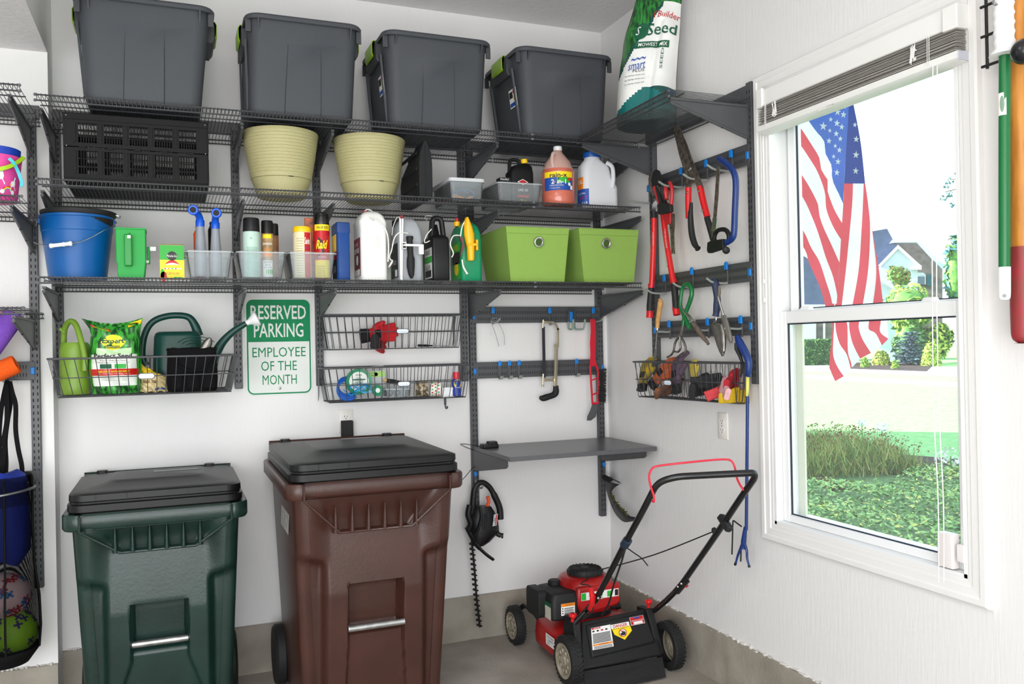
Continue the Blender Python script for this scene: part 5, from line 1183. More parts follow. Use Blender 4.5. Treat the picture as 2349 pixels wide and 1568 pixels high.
# dark green watering can
DG = mat('dark green can plastic', '#0f3d36', .38, spec=.4); yc = -.20
t = T('watering_can', 'dark green watering can with a long spout and white rose in front of the sign', 'watering can', (PY(410, 800, yc).x, yc, FB))
A, B = PY(353, 800, yc), PY(462, 800, yc); zt = PY(410, 762, yc).z; w_ = B.x - A.x; cx = (A.x + B.x) / 2
m = MB().loft(shift([rrect(w_ * 1.0, .18, .05, FB), rrect(w_ * 1.06, .19, .055, FB + .01), rrect(w_ * 1.04, .19, .055, FB + .10), rrect(w_ * .98, .18, .05, zt - .02), rrect(w_ * .92, .165, .045, zt - .004), rrect(w_ * .80, .13, .04, zt + .003)], cx, yc)); body = part(t, 'body', m, DG, sm=50)
m = MB()
for k in range(3): m.tube([V3(cx + w_ * .38 - (.045 + .018 * k) * cos(q), yc - .0925, zt - .035 + (.02 + .012 * k) * sin(q) - .03) for q in [pi * .15 + pi * .7 * i / 8 for i in range(9)]], .0016, 5)
part(t, 'swirl_relief', m, DG)
h = smooth_path([PY(336, 838, yc), PY(326, 815, yc), PY(331, 770, yc), PY(350, 738, yc), PY(388, 724, yc), PY(430, 726, yc), PY(447, 746, yc), PY(455, 770, yc)], 6)
part(t, 'handle', MB().tube(h, [.0135] * (len(h) - 14) + [.0135 + .0006 * i for i in range(14)], 12), DG)
h = smooth_path([PY(470, 850, yc - .02), PY(492, 815, yc - .03), PY(510, 785, yc - .04), PY(535, 760, yc - .05), PY(565, 741, yc - .06)], 6); part(t, 'spout', MB().tube(h, [.03 - .018 * (i / (len(h) - 1)) ** .6 for i in range(len(h))], 14), DG)
e = h[-1]; ax = (h[-1] - h[-3]).normalized(); ax = (ax + V3(.15, 0, -.05)).normalized(); part(t, 'rose', MB().lathe([(.011, -.008), (.012, .012), (.019, .024), (.034, .046), (.034, .05), (.03, .054)], e, 28, ax), WHITE, sm=50)
# black tool bag with trowel
yc = -.37; A, B = PY(384, 880, yc - .06), PY(500, 880, yc - .06); zt = PY(440, 800, yc - .05).z; cx = (A.x + B.x) / 2; w_ = B.x - A.x
FBK = mat('black canvas', '#101012', .9, bump=.3, bscale=300, spec=.15)
t = T('tool_bag', 'black canvas tool bag with pockets at the right end of the left basket', 'bag', (cx, yc, FB))
n = 40; L = []
for f, k in ((0, .94), (.04, 1.0), (.3, 1.03), (.6, 1.02), (.85, .99), (1, .98), (1.0, .90), (.5, .88)):
    L.append([V3(cx + w_ / 2 * k * (abs(cos(a)) ** .5) * (1 if cos(a) > 0 else -1) + .002 * sin(9 * a), yc + .075 * k * (abs(sin(a)) ** .5) * (1 if sin(a) > 0 else -1), FB + (zt - FB) * f + .003 * sin(5 * a) * f) for a in [2 * pi * j / n for j in range(n)]])
part(t, 'bag_body', MB().loft(L), FBK, sm=50)
for i in range(3):
    px0, px1 = 392 + i * 36, 424 + i * 36; a, b = PY(px0, 895, yc - .085), PY(px1, 895, yc - .085); m = MB()
    m.grid(lambda s, q: V3(a.x + (b.x - a.x) * s, yc - .077 - .016 * sin(pi * s) - .002 * sin(6 * pi * s) * q, FB + .012 + .055 * q + .004 * sin(pi * s) * q), 12, 6); part(t, 'pocket', m, FBK, mods=[('SOLIDIFY', dict(thickness=.002))])
m = MB().tube(smooth_path([PY(402, 815, yc - .085), PY(410, 838, yc - .09), PY(440, 850, yc - .092), PY(468, 845, yc - .09), PY(480, 825, yc - .085)], 6), .0045, 7); part(t, 'strap', m, FBK)
m = MB().tube([L[5][j] for j in range(n)], .004, 6, closed=True); part(t, 'top_binding', m, FBK)
P = PY(470, 800, yc - .01); Q = PY(487, 765, yc - .01); d = (Q - P).normalized(); sd = V3(d.z, 0, -d.x)
t = T('hand_trowel', 'steel trowel blade sticking out of the black tool bag', 'trowel', P + V3(0, 0, -.03))
m = MB().loft([[P + d * s + sd * (w * q) + V3(0, .006 * (q * q) - .004, 0) for q in (-1, -.5, 0, .5, 1)] for s, w in ((-.03, .019), (.0, .020), (.03, .018), (.045, .011), (.052, .003))], closed=False); part(t, 'blade', m, STEEL, mods=[('SOLIDIFY', dict(thickness=.0015))])
m = MB().tube([P + d * -.028, P + d * -.01], .006, 8); part(t, 'shank', m, STEEL)

# ------------------------------------------------------------------ gloves and things in the small baskets
def glove_mesh(curl=.6, spread=.18):
    m = MB(); m.loft([rrect(.062, .026, .012, 0), rrect(.072, .03, .014, .03), rrect(.078, .03, .014, .06), rrect(.07, .024, .011, .075)])
    for i, (x, L) in enumerate(((-.029, .066), (-.010, .078), (.010, .074), (.028, .056))):
        a = (i - 1.5) * spread * .5; p = V3(x, 0, .07); q1 = p + V3(sin(a) * L * .5, -.3 * curl * L * .5, cos(a) * L * .5); q2 = q1 + V3(sin(a) * L * .5, -curl * L * .5, cos(a) * L * .4); m.tube([p - V3(0, 0, .012), p, q1, q2, q2 + (q2 - q1) * .08], [.0125, .0125, .012, .0105, .005], 8)
    m.tube([(-.03, 0, .02), (-.046, -.006, .045), (-.053, -.018, .07), (-.052, -.022, .075)], [.016, .0135, .0115, .006], 8)
    m.loft([rrect(.066, .03, .014, -.055), rrect(.062, .027, .012, -.03), rrect(.064, .028, .013, .004)])
    return m
def glove(label, P, rot, col, col2=None, sc=1.0, curl=.6, group=None, cuff=True):
    t = T('work_glove', label, 'glove', P, group); M = Matrix.Rotation(rot[2], 4, 'Z') @ Matrix.Rotation(rot[1], 4, 'Y') @ Matrix.Rotation(rot[0], 4, 'X') @ Matrix.Scale(sc, 4)
    m = glove_mesh(curl).xf(M); o = part(t, 'fabric', m, col, kind='thing', local=True, mods=[('REMESH', dict(mode='VOXEL', voxel_size=.0042 * sc)), ('SMOOTH', dict(factor=.6, iterations=3))]); del o['kind']
    if col2 and cuff:
        m = MB().loft([rrect(.070, .034, .015, -.058), rrect(.066, .031, .014, -.03), rrect(.066, .031, .014, -.022)]).xf(M); part(t, 'cuff', m, col2, local=True)
        m = MB().loft([rrect(.05, .036, .012, .012), rrect(.052, .036, .012, .045)]).xf(M); part(t, 'knuckle_pad', m, col2, local=True, bev=.003)
    return t
GR = mat('red glove knit', '#c51a25', .8, bump=.3, bscale=200); GK = mat('black glove palm', '#151518', .8)
glove('red and black work glove on top in the upper small basket', PY(838, 768, -.115) + V3(.03, 0, 0), (radians(-25), radians(84), .0), GR, GK, 1.0)
glove('red and black work glove underneath in the upper small basket', PY(850, 786, -.115) + V3(.03, 0, .001), (radians(-60), radians(97), .1), GR, GK, 1.05, .3)
P = PY(958, 792, -.13); t = T('screwdriver', 'small black-handled steel pick lying in the upper small basket', 'screwdriver', P)
d = (PY(1040, 793, -.13) - P).normalized(); part(t, 'handle', MB().lathe([(.003, 0), (.006, .003), (.006, .045), (.004, .06), (.0035, .075)], P, 12, d), MATTE); part(t, 'shaft', MB().rod(P + d * .07, P + d * .155, .0022, 6), CHROME); part(t, 'bit', MB().rod(P + d * .125, P + d * .15, .0035, 6), CHROME)
# lower basket
y_ = -.12; zb = BZ2 + .004
m = MB()
for k in range(4): m.tube([PY(795, 885, y_) + V3((.045 + .003 * k) * cos(q) * .9, -.01 * k + .01 * sin(q), (.040 + .002 * k) * sin(q) - .006 * k) for q in [2 * pi * j / 26 for j in range(24)]], .0058, 7)
solo('tubing_coil', m, mat('tubing blue', '#1a5fc0', .3), 'coil of blue plastic tubing at the left of the supply basket', 'tubing', PY(795, 905, y_), kind=None)
P = PY(823, 875, -.165); t = T('tape_reel', 'round green packaged reel with a white label in the supply basket', 'reel', P + V3(0, 0, -.06)); ax = V3(0, -1, .12).normalized()
part(t, 'ring', MB().lathe([(.046, -.006), (.060, -.008), (.062, 0), (.060, .008), (.046, .006)], P, 36, ax, cap0=False, cap1=False), mat('reel green', '#0e7f55', .35)); part(t, 'label', MB().lathe([(.047, .004), (.047, .0055), (.02, .0055), (.02, .004)], P, 30, ax), mat('reel label', '#dfe6e0', .4))
m = MB(); fn = plane_fn(P + ax * .0065, (1, 0, 0), (0, .12, 1)); text(m, 'WIDE', fn, 0, .03, .03, .008, 1); rect(m, fn, -.03, .03, .006, .012, 6); text(m, '600', fn, -.02, -.012, .03, .016, 6); text(m, 'tomato', fn, .02, -.012, .028, .008, 1); part(t, 'lettering', m, INKS, sm=0)
m = MB(); random.seed(9)
for k in range(9):
    c = PY(818 + random.uniform(-20, 26), 893 + random.uniform(-8, 10), -.19); m.tube(smooth_path([c + V3(random.uniform(-.03, .03), random.uniform(-.008, .008), random.uniform(-.022, .02)) for _ in range(4)], 5), .004, 4, flat=.25)
solo('ribbon_bundle', m, mat('ribbon light blue', '#2ea0d8', .35), 'tangle of light blue ribbon in the supply basket', 'ribbon', PY(818, 905, -.19), kind='thing')
A, B = PY(848, 850, -.10), PY(884, 885, -.10); t = T('seed_packet', 'clear hanging packet with a lime label behind the green reel', 'packet', (A.x, -.1, B.z))
part(t, 'card', MB().bx(A.x, B.x, -.10, -.098, B.z, A.z), clear('bag film clear', alpha=.5)); m = MB(); fn = plane_fn((A.x, -.1012, A.z), (1, 0, 0), (0, 0, 1)); rect(m, fn, .002, B.x - A.x - .002, -.03, -.004, 0); disc(m, fn, .03, -.018, .009, 1); text(m, 'green', fn, .018, -.012, .022, .006, 1); text(m, 'twine', fn, .018, -.022, .022, .006, 2); part(t, 'label', m, [mat('label lime', '#a6d46a', .5), I_W, I_DG], sm=0)
P = PY(866, 895, -.16); t = T('wire_spool', 'small green spool in clear wrap in the supply basket', 'spool', P + V3(0, 0, -.03)); ax = V3(.1, -1, .1).normalized(); part(t, 'spool', MB().lathe([(.012, -.006), (.026, -.008), (.027, 0), (.026, .008), (.012, .006)], P, 26, ax, cap0=False, cap1=False), mat('reel green', '#0e7f55')); part(t, 'hub', MB().lathe([(.012, -.005), (.012, .004)], P, 16, ax), WHITE)
P = PY(885, 872, -.15); d = (PY(918, 878, -.15) - P).normalized(); t = T('paint_brush', 'black brush with a tan bristle tip behind the basket badge', 'brush', P + V3(0, 0, -.01)); part(t, 'handle', MB().tube([P, P + d * .03, P + d * .07], [.008, .012, .010], 10), MATTE); part(t, 'bristles', MB().tube([P + d * -.02, P + d * -.008, P + d * .002], [.003, .010, .010], 10), mat('bristle tan', '#c6a678', .8))
x0, x1 = PY(884, 890, -.17).x, PY(940, 890, -.17).x; clear_bin('small clear tray at the middle of the supply basket', x0, x1, -.19, -.08, zb + .006, .045, .005)
t = solo('steel_knob', MB().sph((x0 + .03, -.14, zb + .028), (.018, .018, .018), 14, 10).sph((x0 + .065, -.14, zb + .026), (.016, .016, .016), 14, 10), mat('dull pewter', '#6d7175', .35, .6), 'grey metal balls inside the small clear tray', 'knob', (x0 + .04, -.14, zb + .01), kind='thing')
def tape(label, u0, u1, v0, v1, y, m1, ax, hole=.5):
    A, B = PY(u0, (v0 + v1) / 2, y), PY(u1, (v0 + v1) / 2, y); r = (PY(u0, v0, y).z - PY(u0, v1, y).z) / 2; c = (A + B) / 2; h = (B.x - A.x) / 2 * .85; t = T('tape_roll', label, 'tape', c + V3(0, 0, -r))
    part(t, 'tape', MB().lathe([(r * hole, -h), (r, -h), (r, h), (r * hole, h)], c, 30, ax, cap0=False, cap1=False), m1); part(t, 'core', MB().lathe([(r * hole, -h * .98), (r * hole * .9, -h * .98), (r * hole * .9, h * .98), (r * hole, h * .98)], c, 24, ax, cap0=False, cap1=False), mat('card core', '#b79a6f', .8)); return t, c, r, h
tape('roll of camouflage tape in the supply basket', 951, 984, 874, 909, -.15, mat('camo print', '#b8a88a', .6, var=.7, vscale=60, col2='#4d4632', thr=(.45, .55)), V3(1, -.25, 0).normalized())
DOT = mat('white dotted tape', '#efeae2', .5); t, c, r, h = tape('roll of white tape with red and green dots', 985, 1012, 874, 909, -.14, DOT, V3(1, -.25, 0).normalized()); m = MB(); ax = V3(1, -.25, 0).normalized(); e1 = V3(.25, 1, 0).normalized()
for j in range(14):
    for k in range(3):
        a = 2 * pi * j / 14 + k * .2; d = e1 * cos(a) + V3(0, 0, 1) * sin(a); tn = -e1 * sin(a) + V3(0, 0, 1) * cos(a); o = c + d * (r + .0006) + ax * h * (-.6 + .6 * k); disc(m, plane_fn(o, ax, tn), 0, 0, .0042, (2, 4)[(j + k) % 2], 8)
part(t, 'dot_print', m, INKS, sm=0, kind='stuff')
A, B = PY(1014, 889, -.15), PY(1042, 911, -.15); t = T('small_box', 'small white carton beside the blue can in the supply basket', 'carton', ((A.x + B.x) / 2, -.15, B.z)); part(t, 'carton', MB().bx(A.x, B.x, -.155, -.10, B.z, A.z), WHITE, bev=.002); part(t, 'lid', MB().bx(A.x - .001, B.x + .001, -.157, -.099, A.z - .012, A.z + .001), WHITE, bev=.001)
A, B = PY(1037, 880, -.15), PY(1057, 880, -.15); x = (A.x + B.x) / 2; r = (B.x - A.x) / 2; zt = PY(1047, 853, -.15).z; zc = PY(1047, 868, -.15).z
t = T('lubricant_can', 'small blue and yellow lubricant can with a red cap', 'can', (x, -.15, zb)); part(t, 'body', MB().lathe([(r, zb), (r, zc - .006), (r * .7, zc)], (x, -.15, 0), 24), mat('can blue', '#1b3aa0', .3)); part(t, 'cap', MB().lathe([(r * .78, zc - .002), (r * .8, zc), (r * .7, zt)], (x, -.15, 0), 20), mat('cap red', '#d31c34', .35))
fn = cyl_fn((x, -.15, zb), r + .0008, -pi / 2); m = MB(); h = zc - zb; disc(m, fn, 0, h * .72, r * .95, 3, 20); fn2 = cyl_fn((x, -.15, zb), r + .0016, -pi / 2); text(m, 'WD-40', fn2, 0, h * .72, r * 1.7, .010, 5, .02); text(m, 'multi use', fn2, 0, h * .5, r * 1.4, .005, 0); rect(m, fn2, -r, r, h * .08, h * .12, 2); part(t, 'label', m, INKS, sm=0)
t = solo('paper_sheet', MB().slab([PY(826, 846, -.08), PY(880, 840, -.08), PY(880, 838, -.16), PY(826, 843, -.16)], (0, 0, 1), .0008), mat('paper', '#ecebe6', .8), 'folded white paper lying across the top of the supply basket', 'paper', PY(850, 846, -.1))
# ================================================================== RAIL TOOLS ON THE BACK WALL
P = PY(1131, 712, -.04); hook_long('blue-clipped hook on the upper rail holding the clear goggles', 'back', P, [P + V3(0, 0, -.06), PY(1133, 740, -.05), PY(1142, 737, -.09), PY(1148, 729, -.10)])
GGL = clear('goggle plastic', '#ffffff', .94, .02, '#ffffff'); t = T('safety_glasses', 'clear safety glasses hanging on the upper rail', 'glasses', PY(1143, 795, -.07)); y_ = -.075
lens = lambda s, q: PY(1126 + 6 * s + (22 - 4 * q * q) * q + s * (7 + 5 * sin(pi * q)), 736 + 58 * q - s * 3, y_ - .02 * sin(pi * q) + .01 * s)
m = MB().grid(lens, 6, 14); part(t, 'lens', m, GGL, mods=[('SOLIDIFY', dict(thickness=.002))])
m = MB().tube([lens(0, q / 12) for q in range(13)], .002, 6).tube([lens(1, q / 12) for q in range(13)], .0016, 6); part(t, 'frame', m, clear('goggle frame', alpha=.5, milk='#b9bcbc'))
m = MB().tube(smooth_path([PY(1127, 738, y_), PY(1130, 730, y_ - .01), PY(1143, 731, y_ - .01), PY(1150, 737, y_ - .0)], 5), .0035, 6); part(t, 'temple', m, GGL); part(t, 'nose_pad', MB().sph(PY(1127, 765, y_), (.004, .004, .006), 8, 6), GGL)
# hacksaw
P = PY(1261, 712, -.04); hook_long('blue-clipped hook on the upper rail holding the hacksaw', 'back', P, [P + V3(0, 0, -.06), PY(1261, 744, -.045), PY(1265, 745, -.06), PY(1271, 737, -.07)])
t = T('hacksaw', 'nickel hacksaw with a black handle hanging on the back wall rails', 'saw', PY(1262, 900, -.06)); NK = mat('nickel plate', '#c9bfa6', .28, .85); y_ = -.062
def flat(P, w, m, th=.006): return m
m = MB().tube([PY(1247, 738, y_), PY(1268, 739, y_), PY(1275, 745, y_), PY(1280, 757, y_)], .0085, 4, flat=1, upv=(0, 1, 0)).tube([PY(1279, 752, y_), PY(1279, 796, y_)], .0085, 4, upv=(0, 1, 0)); part(t, 'upper_frame', m, NK, bev=.001)
m = MB().tube([PY(1276, 792, y_ - .004), PY(1274, 880, y_ - .004), PY(1274, 886, y_ - .004)], .011, 4, upv=(0, 1, 0)).tube([PY(1247, 871, y_), PY(1275, 871, y_)], .0095, 4, upv=(0, 1, 0)); part(t, 'lower_frame', m, NK, bev=.001)
m = MB().lathe([(.010, -.004), (.010, .004)], PY(1275, 792, y_ - .01), 14, (0, -1, 0)); part(t, 'rivet', m, NK)
m = MB().bx(*(lambda a, b: (a.x - .0085, a.x + .0085, y_ - .003, y_ - .0015, b.z, a.z))(PY(1246, 749, y_), PY(1245, 866, y_))); part(t, 'blade', m, mat('blade dark', '#3a3c42', .4, .5), sm=0)
m = MB()
for v0, v1 in ((733, 752), (857, 882)): a, b = PY(1246, v0, y_), PY(1245, v1, y_); m.tube([a, (a + b) / 2, b], [.006, .0065, .005], 10)
a = PY(1245, 882, y_); m.lathe([(.004, 0), (.008, -.004), (.008, -.009), (.004, -.012)], a, 12); part(t, 'tension_pin', m, NK)
m = MB().tube(smooth_path([PY(1275, 884, y_), PY(1275, 898, y_), PY(1270, 905, y_), PY(1256, 910, y_), PY(1244, 913, y_), PY(1240, 908, y_ - .002)], 5), [.014, .0145, .015, .016, .017, .0175, .018, .018, .0175, .017, .0165, .016, .016, .016, .016, .0165, .017, .017, .0165, .016, .015, .014, .013, .011, .008, .005][:26], 10); part(t, 'grip', m, MATTE, bev=0)
# double hook
P = PY(1311, 715, -.045); t = T('double_hook', 'green rubber coated double hook with a blue clip on the upper rail', 'hook', P); RG = mat('sage rubber', '#8ea294', .5)
m = MB().tube(fillet([PY(1304, 742, -.045), PY(1304, 714, -.04), PY(1308, 706, -.04), PY(1314, 706, -.04), PY(1318, 714, -.04), PY(1318, 742, -.045)], .008), .0048, 8); part(t, 'loop', m, METAL)
A, B = PY(1307, 714, -.045), PY(1315, 738, -.045); part(t, 'clip', MB().bx(A.x, B.x, -.046, -.034, B.z, A.z), BLUE, bev=.003)
part(t, 'prong', MB().tube(fillet([PY(1304, 738, -.045), PY(1304, 755, -.05), PY(1314, 755, -.09), PY(1315, 732, -.11)], .014), .0052, 8), RG); part(t, 'prong', MB().tube(fillet([PY(1318, 738, -.045), PY(1318, 755, -.05), PY(1339, 755, -.09), PY(1342, 732, -.11)], .014), .0052, 8), RG)
# snow brush
P = PY(1361, 712, -.04); hook_long('blue-clipped hook on the upper rail holding the red snow brush', 'back', P, [P + V3(0, 0, -.06), PY(1366, 738, -.045), PY(1379, 735, -.10), PY(1383, 729, -.11)])
t = T('snow_brush', 'long red snow brush and scraper hanging beside the room corner', 'brush', PY(1362, 960, -.09)); y_ = -.09; SR = mat('scraper red', '#c8142f', .35)
L = [(1358, 731, 5), (1360, 736, 6), (1361, 760, 6), (1360, 785, 7), (1360, 812, 6), (1359, 840, 6.5)]
m = MB().loft([[PY(u + s * w, v, y_ + d) for s, d in ((-1, -.006), (1, -.006), (1, .008), (-1, .008))] for u, v, w in L]); part(t, 'handle', m, SR, bev=.002)
m = MB().tube([PY(1354, 838, y_), PY(1356, 880, y_), PY(1359, 925, y_)], .006, 6).tube([PY(1364, 830, y_), PY(1372, 850, y_), PY(1373, 880, y_), PY(1371, 925, y_)], .0065, 6).tube([PY(1356, 872, y_), PY(1373, 866, y_)], .004, 6).tube([PY(1358, 905, y_), PY(1372, 900, y_)], .004, 6).tube([PY(1358, 925, y_), PY(1371, 925, y_)], .007, 6); part(t, 'brush_frame', m, SR)
m = MB(); random.seed(2)
for k in range(420):
    s = random.random(); a = PY(1373 - 2 * s, 848 + 72 * s, y_ + random.uniform(-.008, .008)); b = PY(1390 - 1.5 * s + random.uniform(-2, 2), 846 + 76 * s + random.uniform(-4, 4), y_ + random.uniform(-.012, .012)); m.tube([a, b], .0009, 3)
part(t, 'bristles', m, MATTE, kind='stuff', sm=0)
m = MB().loft([[PY(u + s * w, v, y_ + d) for s, d in ((-1, -.003), (1, -.003), (1, .004), (-1, .004))] for u, v, w in ((1365, 925, 6), (1362, 940, 8), (1357, 955, 10), (1351, 964, 5))]); part(t, 'scraper_blade', m, METAL, bev=.001)
# charger on the bench, hedge trimmer, wall socket
P = PY(1122, 1020, -.14); t = T('battery_charger', 'small black charger lying on the grey shelf board', 'charger', (P.x, -.14, .988)); x = P.x
part(t, 'case', MB().loft(shift([rrect(.085, .06, .012, .988), rrect(.09, .065, .014, .992), rrect(.084, .058, .014, 1.006)], x, -.14)), BLACK); part(t, 'cradle', MB().loft(shift([rrect(.05, .05, .01, 1.004), rrect(.046, .044, .01, 1.018)], x + .015, -.14)), BLACK)
part(t, 'cord', MB().tube(smooth_path([(x - .04, -.14, .995), (x - .07, -.12, 1.0), (x - .10, -.07, 1.004), (x - .115, -.035, 1.0), (x - .09, -.034, .985), PY(1100, 1040, -.04), PY(1096, 1062, -.045), PY(1082, 1075, -.06), PY(1068, 1092, -.08), PY(1050, 1110, -.12)], 6), .0018, 5), MATTE)
def outlet(label, wall, c, sc=1.0):
    t = T('wall_outlet', label, 'outlet', c); ax = V3(1, 0, 0) if wall == 'back' else V3(0, -1, 0); n = V3(0, -1, 0) if wall == 'back' else V3(-1, 0, 0); c = Vector(c); up = V3(0, 0, 1)
    q = lambda w, h, d: [c + ax * (a * w / 2) + up * (b * h / 2) + n * d for a, b in ((-1, -1), (1, -1), (1, 1), (-1, 1))]
    IV = mat('outlet plate', '#eae6e0', .35); part(t, 'plate', MB().loft([q(.07, .115, 0), q(.07, .115, .003), q(.062, .107, .006)]), IV)
    for s in (-1, 1):
        o = c + up * (.0195 * s) + n * .0058; m = MB(); m.loft([[o + ax * (.0165 * cos(a)) + up * (.0145 * max(-.85, min(.85, sin(a)))) + n * d for a in [2 * pi * k / 24 for k in range(24)]] for d in (0, .002)]); r_ = part(t, 'receptacle', m, mat('outlet face', '#f1eeea', .3))
        m = MB(); f = plane_fn(o + n * .0024, ax, up); rect(m, f, -.008, -.0055, -.002, .008); rect(m, f, .0055, .008, -.001, .007); disc(m, f, 0, -.0075, .0028, 0, 10); part(r_, 'slot', m, MATTE, sm=0)
    part(t, 'screw', MB().lathe([(.003, .005), (.003, .0068)], c, 10, n), CHROME); return t
P = PY(793, 965, 0); outlet('white double wall outlet behind the brown cart', 'back', (P.x, 0, PY(793, 938, 0).z - .057))
P = PX(1659, 976, 0); outlet('white double wall outlet on the right wall beside the blue reacher', 'right', (0, P.y, P.z))
A, B = PY(783, 965, -.03), PY(810, 1003, -.03); t = T('power_adapter', 'black plug-in power adapter in the outlet behind the brown cart', 'adapter', ((A.x + B.x) / 2, -.03, B.z)); part(t, 'case', MB().bx(A.x, B.x, -.045, -.008, B.z, A.z), MATTE, bev=.004)
part(t, 'cord', MB().tube(smooth_path([((A.x + B.x) / 2, -.03, B.z + .003), ((A.x + B.x) / 2 + .001, -.032, B.z - .01), PY(797, 1012, -.045), PY(797, 1030, -.06)], 4), .003, 6), MATTE)
# hedge trimmer on the long upright
P = PY(1090, 1086, -.036); t = T('post_hook', 'blue-clipped hook on the long upright holding the hedge trimmer', 'hook', P); part(t, 'clip', MB().box(P + V3(0, -.004, 0), (.016, .012, .026)), BLUE, bev=.004); part(t, 'prong', MB().tube(fillet([P + V3(0, 0, -.03), PY(1095, 1118, -.05), PY(1106, 1119, -.12), PY(1108, 1113, -.13)], .01), .005, 8), GREYRUB); part(t, 'stem', MB().box(P + V3(0, 0, -.03), (.012, .008, .05)), METAL)
P = PY(1385, 1064, -.036); t = T('post_hook', 'blue-clipped hook on the corner upright holding a black plastic guard', 'hook', P); part(t, 'clip', MB().box(P + V3(0, -.004, 0), (.016, .012, .026)), BLUE, bev=.004); part(t, 'stem', MB().box(P + V3(0, 0, -.03), (.012, .008, .05)), METAL); part(t, 'prong', MB().tube(fillet([P + V3(0, 0, -.05), PY(1390, 1094, -.06), PY(1404, 1095, -.14), PY(1407, 1088, -.15)], .01), .005, 8), GREYRUB)
t = T('hedge_trimmer', 'black hedge trimmer with orange trigger hanging blade down', 'hedge trimmer', PY(1100, 1440, -.10)); y_ = -.10
TB = mat('trimmer black', '#151517', .42, bump=.06, bscale=200, spec=.35)
def blob(L, n=12, dy=.03):   # u,v,half width px, half depth m
    return [[PY(u + w * cos(2 * pi * k / n), v + 0 * sin(2 * pi * k / n), y_) + V3(0, d * sin(2 * pi * k / n), 0) for k in range(n)] for u, v, w, d in L]
m = MB().loft(blob([(1108, 1160, 18, .03), (1108, 1172, 26, .036), (1108, 1190, 34, .042), (1110, 1210, 35, .045), (1108, 1225, 30, .045), (1102, 1240, 22, .04), (1096, 1250, 14, .03)])); part(t, 'motor_housing', m, TB, sm=50)
m = MB().tube(smooth_path([PY(1084, 1165, y_), PY(1086, 1140, y_), PY(1090, 1118, y_), PY(1104, 1106, y_), PY(1122, 1116, y_), PY(1136, 1140, y_), PY(1146, 1165, y_), PY(1148, 1190, y_)], 5), [.016] * 10 + [.014] * 14 + [.017] * 12, 10); part(t, 'rear_handle', m, TB)
m = MB().tube(smooth_path([PY(1118, 1138, y_ - .0), PY(1121, 1150, y_), PY(1117, 1163, y_)], 4), .009, 8); part(t, 'trigger', m, mat('trigger orange', '#e0532b'))
m = MB().tube(smooth_path([PY(1078, 1158, y_ - .02), PY(1074, 1180, y_ - .02), PY(1080, 1200, y_ - .02), PY(1074, 1215, y_ - .01)], 5), .016, 10); part(t, 'cord_collar', m, TB)
m = MB().tube(smooth_path([PY(1100, 1160, y_ - .045), PY(1104, 1185, y_ - .055), PY(1096, 1215, y_ - .055), PY(1086, 1235, y_ - .04)], 5), .008, 8); part(t, 'front_rib', m, TB)
m = MB().tube(smooth_path([PY(1070, 1208, y_), PY(1090, 1245, y_ - .02), PY(1112, 1268, y_ - .05), PY(1133, 1284, y_ - .06)], 5), [.012] * 8 + [.009] * 7 + [.007], 8, flat=.5); part(t, 'hand_guard', m, TB)
m = MB().tube(smooth_path([PY(1136, 1205, y_), PY(1140, 1222, y_), PY(1150, 1228, y_ - .01)], 4), [.018, .017, .016, .015, .013, .013, .013, .012, .012], 10).lathe([(.013, 0), (.014, .008), (.011, .01)], PY(1150, 1228, y_ - .012), 14, (1, -.4, -.1)); part(t, 'plug_inlet', m, TB)
m = MB(); a, b = PY(1130, 1180, y_ - .045), PY(1142, 1205, y_ - .045); fn = plane_fn((a + b) / 2, (.92, 0, .1), (.15, 0, 1)); rect(m, fn, -.012, .012, -.028, .03, 0); fn2 = plane_fn((a + b) / 2 + V3(0, -.001, 0), (.92, 0, .1), (.15, 0, 1)); rect(m, fn2, .002, .008, -.024, .026, 2); text(m, 'HT', fn2, -.004, 0, .012, .02, 1); part(t, 'label', m, [mat('label silver', '#b8bcc0', .35), I_K, I_R], sm=0)
for k in range(3): part(t, 'vent_slot', MB().tube([PY(1108 + 5 * k, 1178, y_ - .044), PY(1106 + 4 * k, 1215, y_ - .046)], .0022, 5), SLOT)
m = MB().tube([PY(1082, 1240, y_), PY(1088, 1300, y_), PY(1093, 1370, y_), PY(1101, 1438, y_)], .007, 4, upv=(0, 1, 0), flat=.4); part(t, 'blade_bar', m, mat('blade black', '#1c1d20', .4, .5))
m = MB()
for k in range(17):
    f = k / 16; u = 1083 + 17 * f + 1.5 * sin(pi * f) * -1; v = 1248 + 186 * f; a = PY(u, v, y_ - .004); d = PY(u + 7, v + 2, y_ - .004) - a; m.slab([a - d, a - d * .9 + V3(0, 0, -.006), a + d * .3 + V3(0, 0, -.005), a + d + V3(0, 0, -.002), a + d * .9 + V3(0, 0, .004), a + d * .2 + V3(0, 0, .006), a - d * .6 + V3(0, 0, .007)], (0, 1, 0), .003)
part(t, 'blade_teeth', m, mat('blade black', '#1c1d20'), kind='stuff', sm=0)
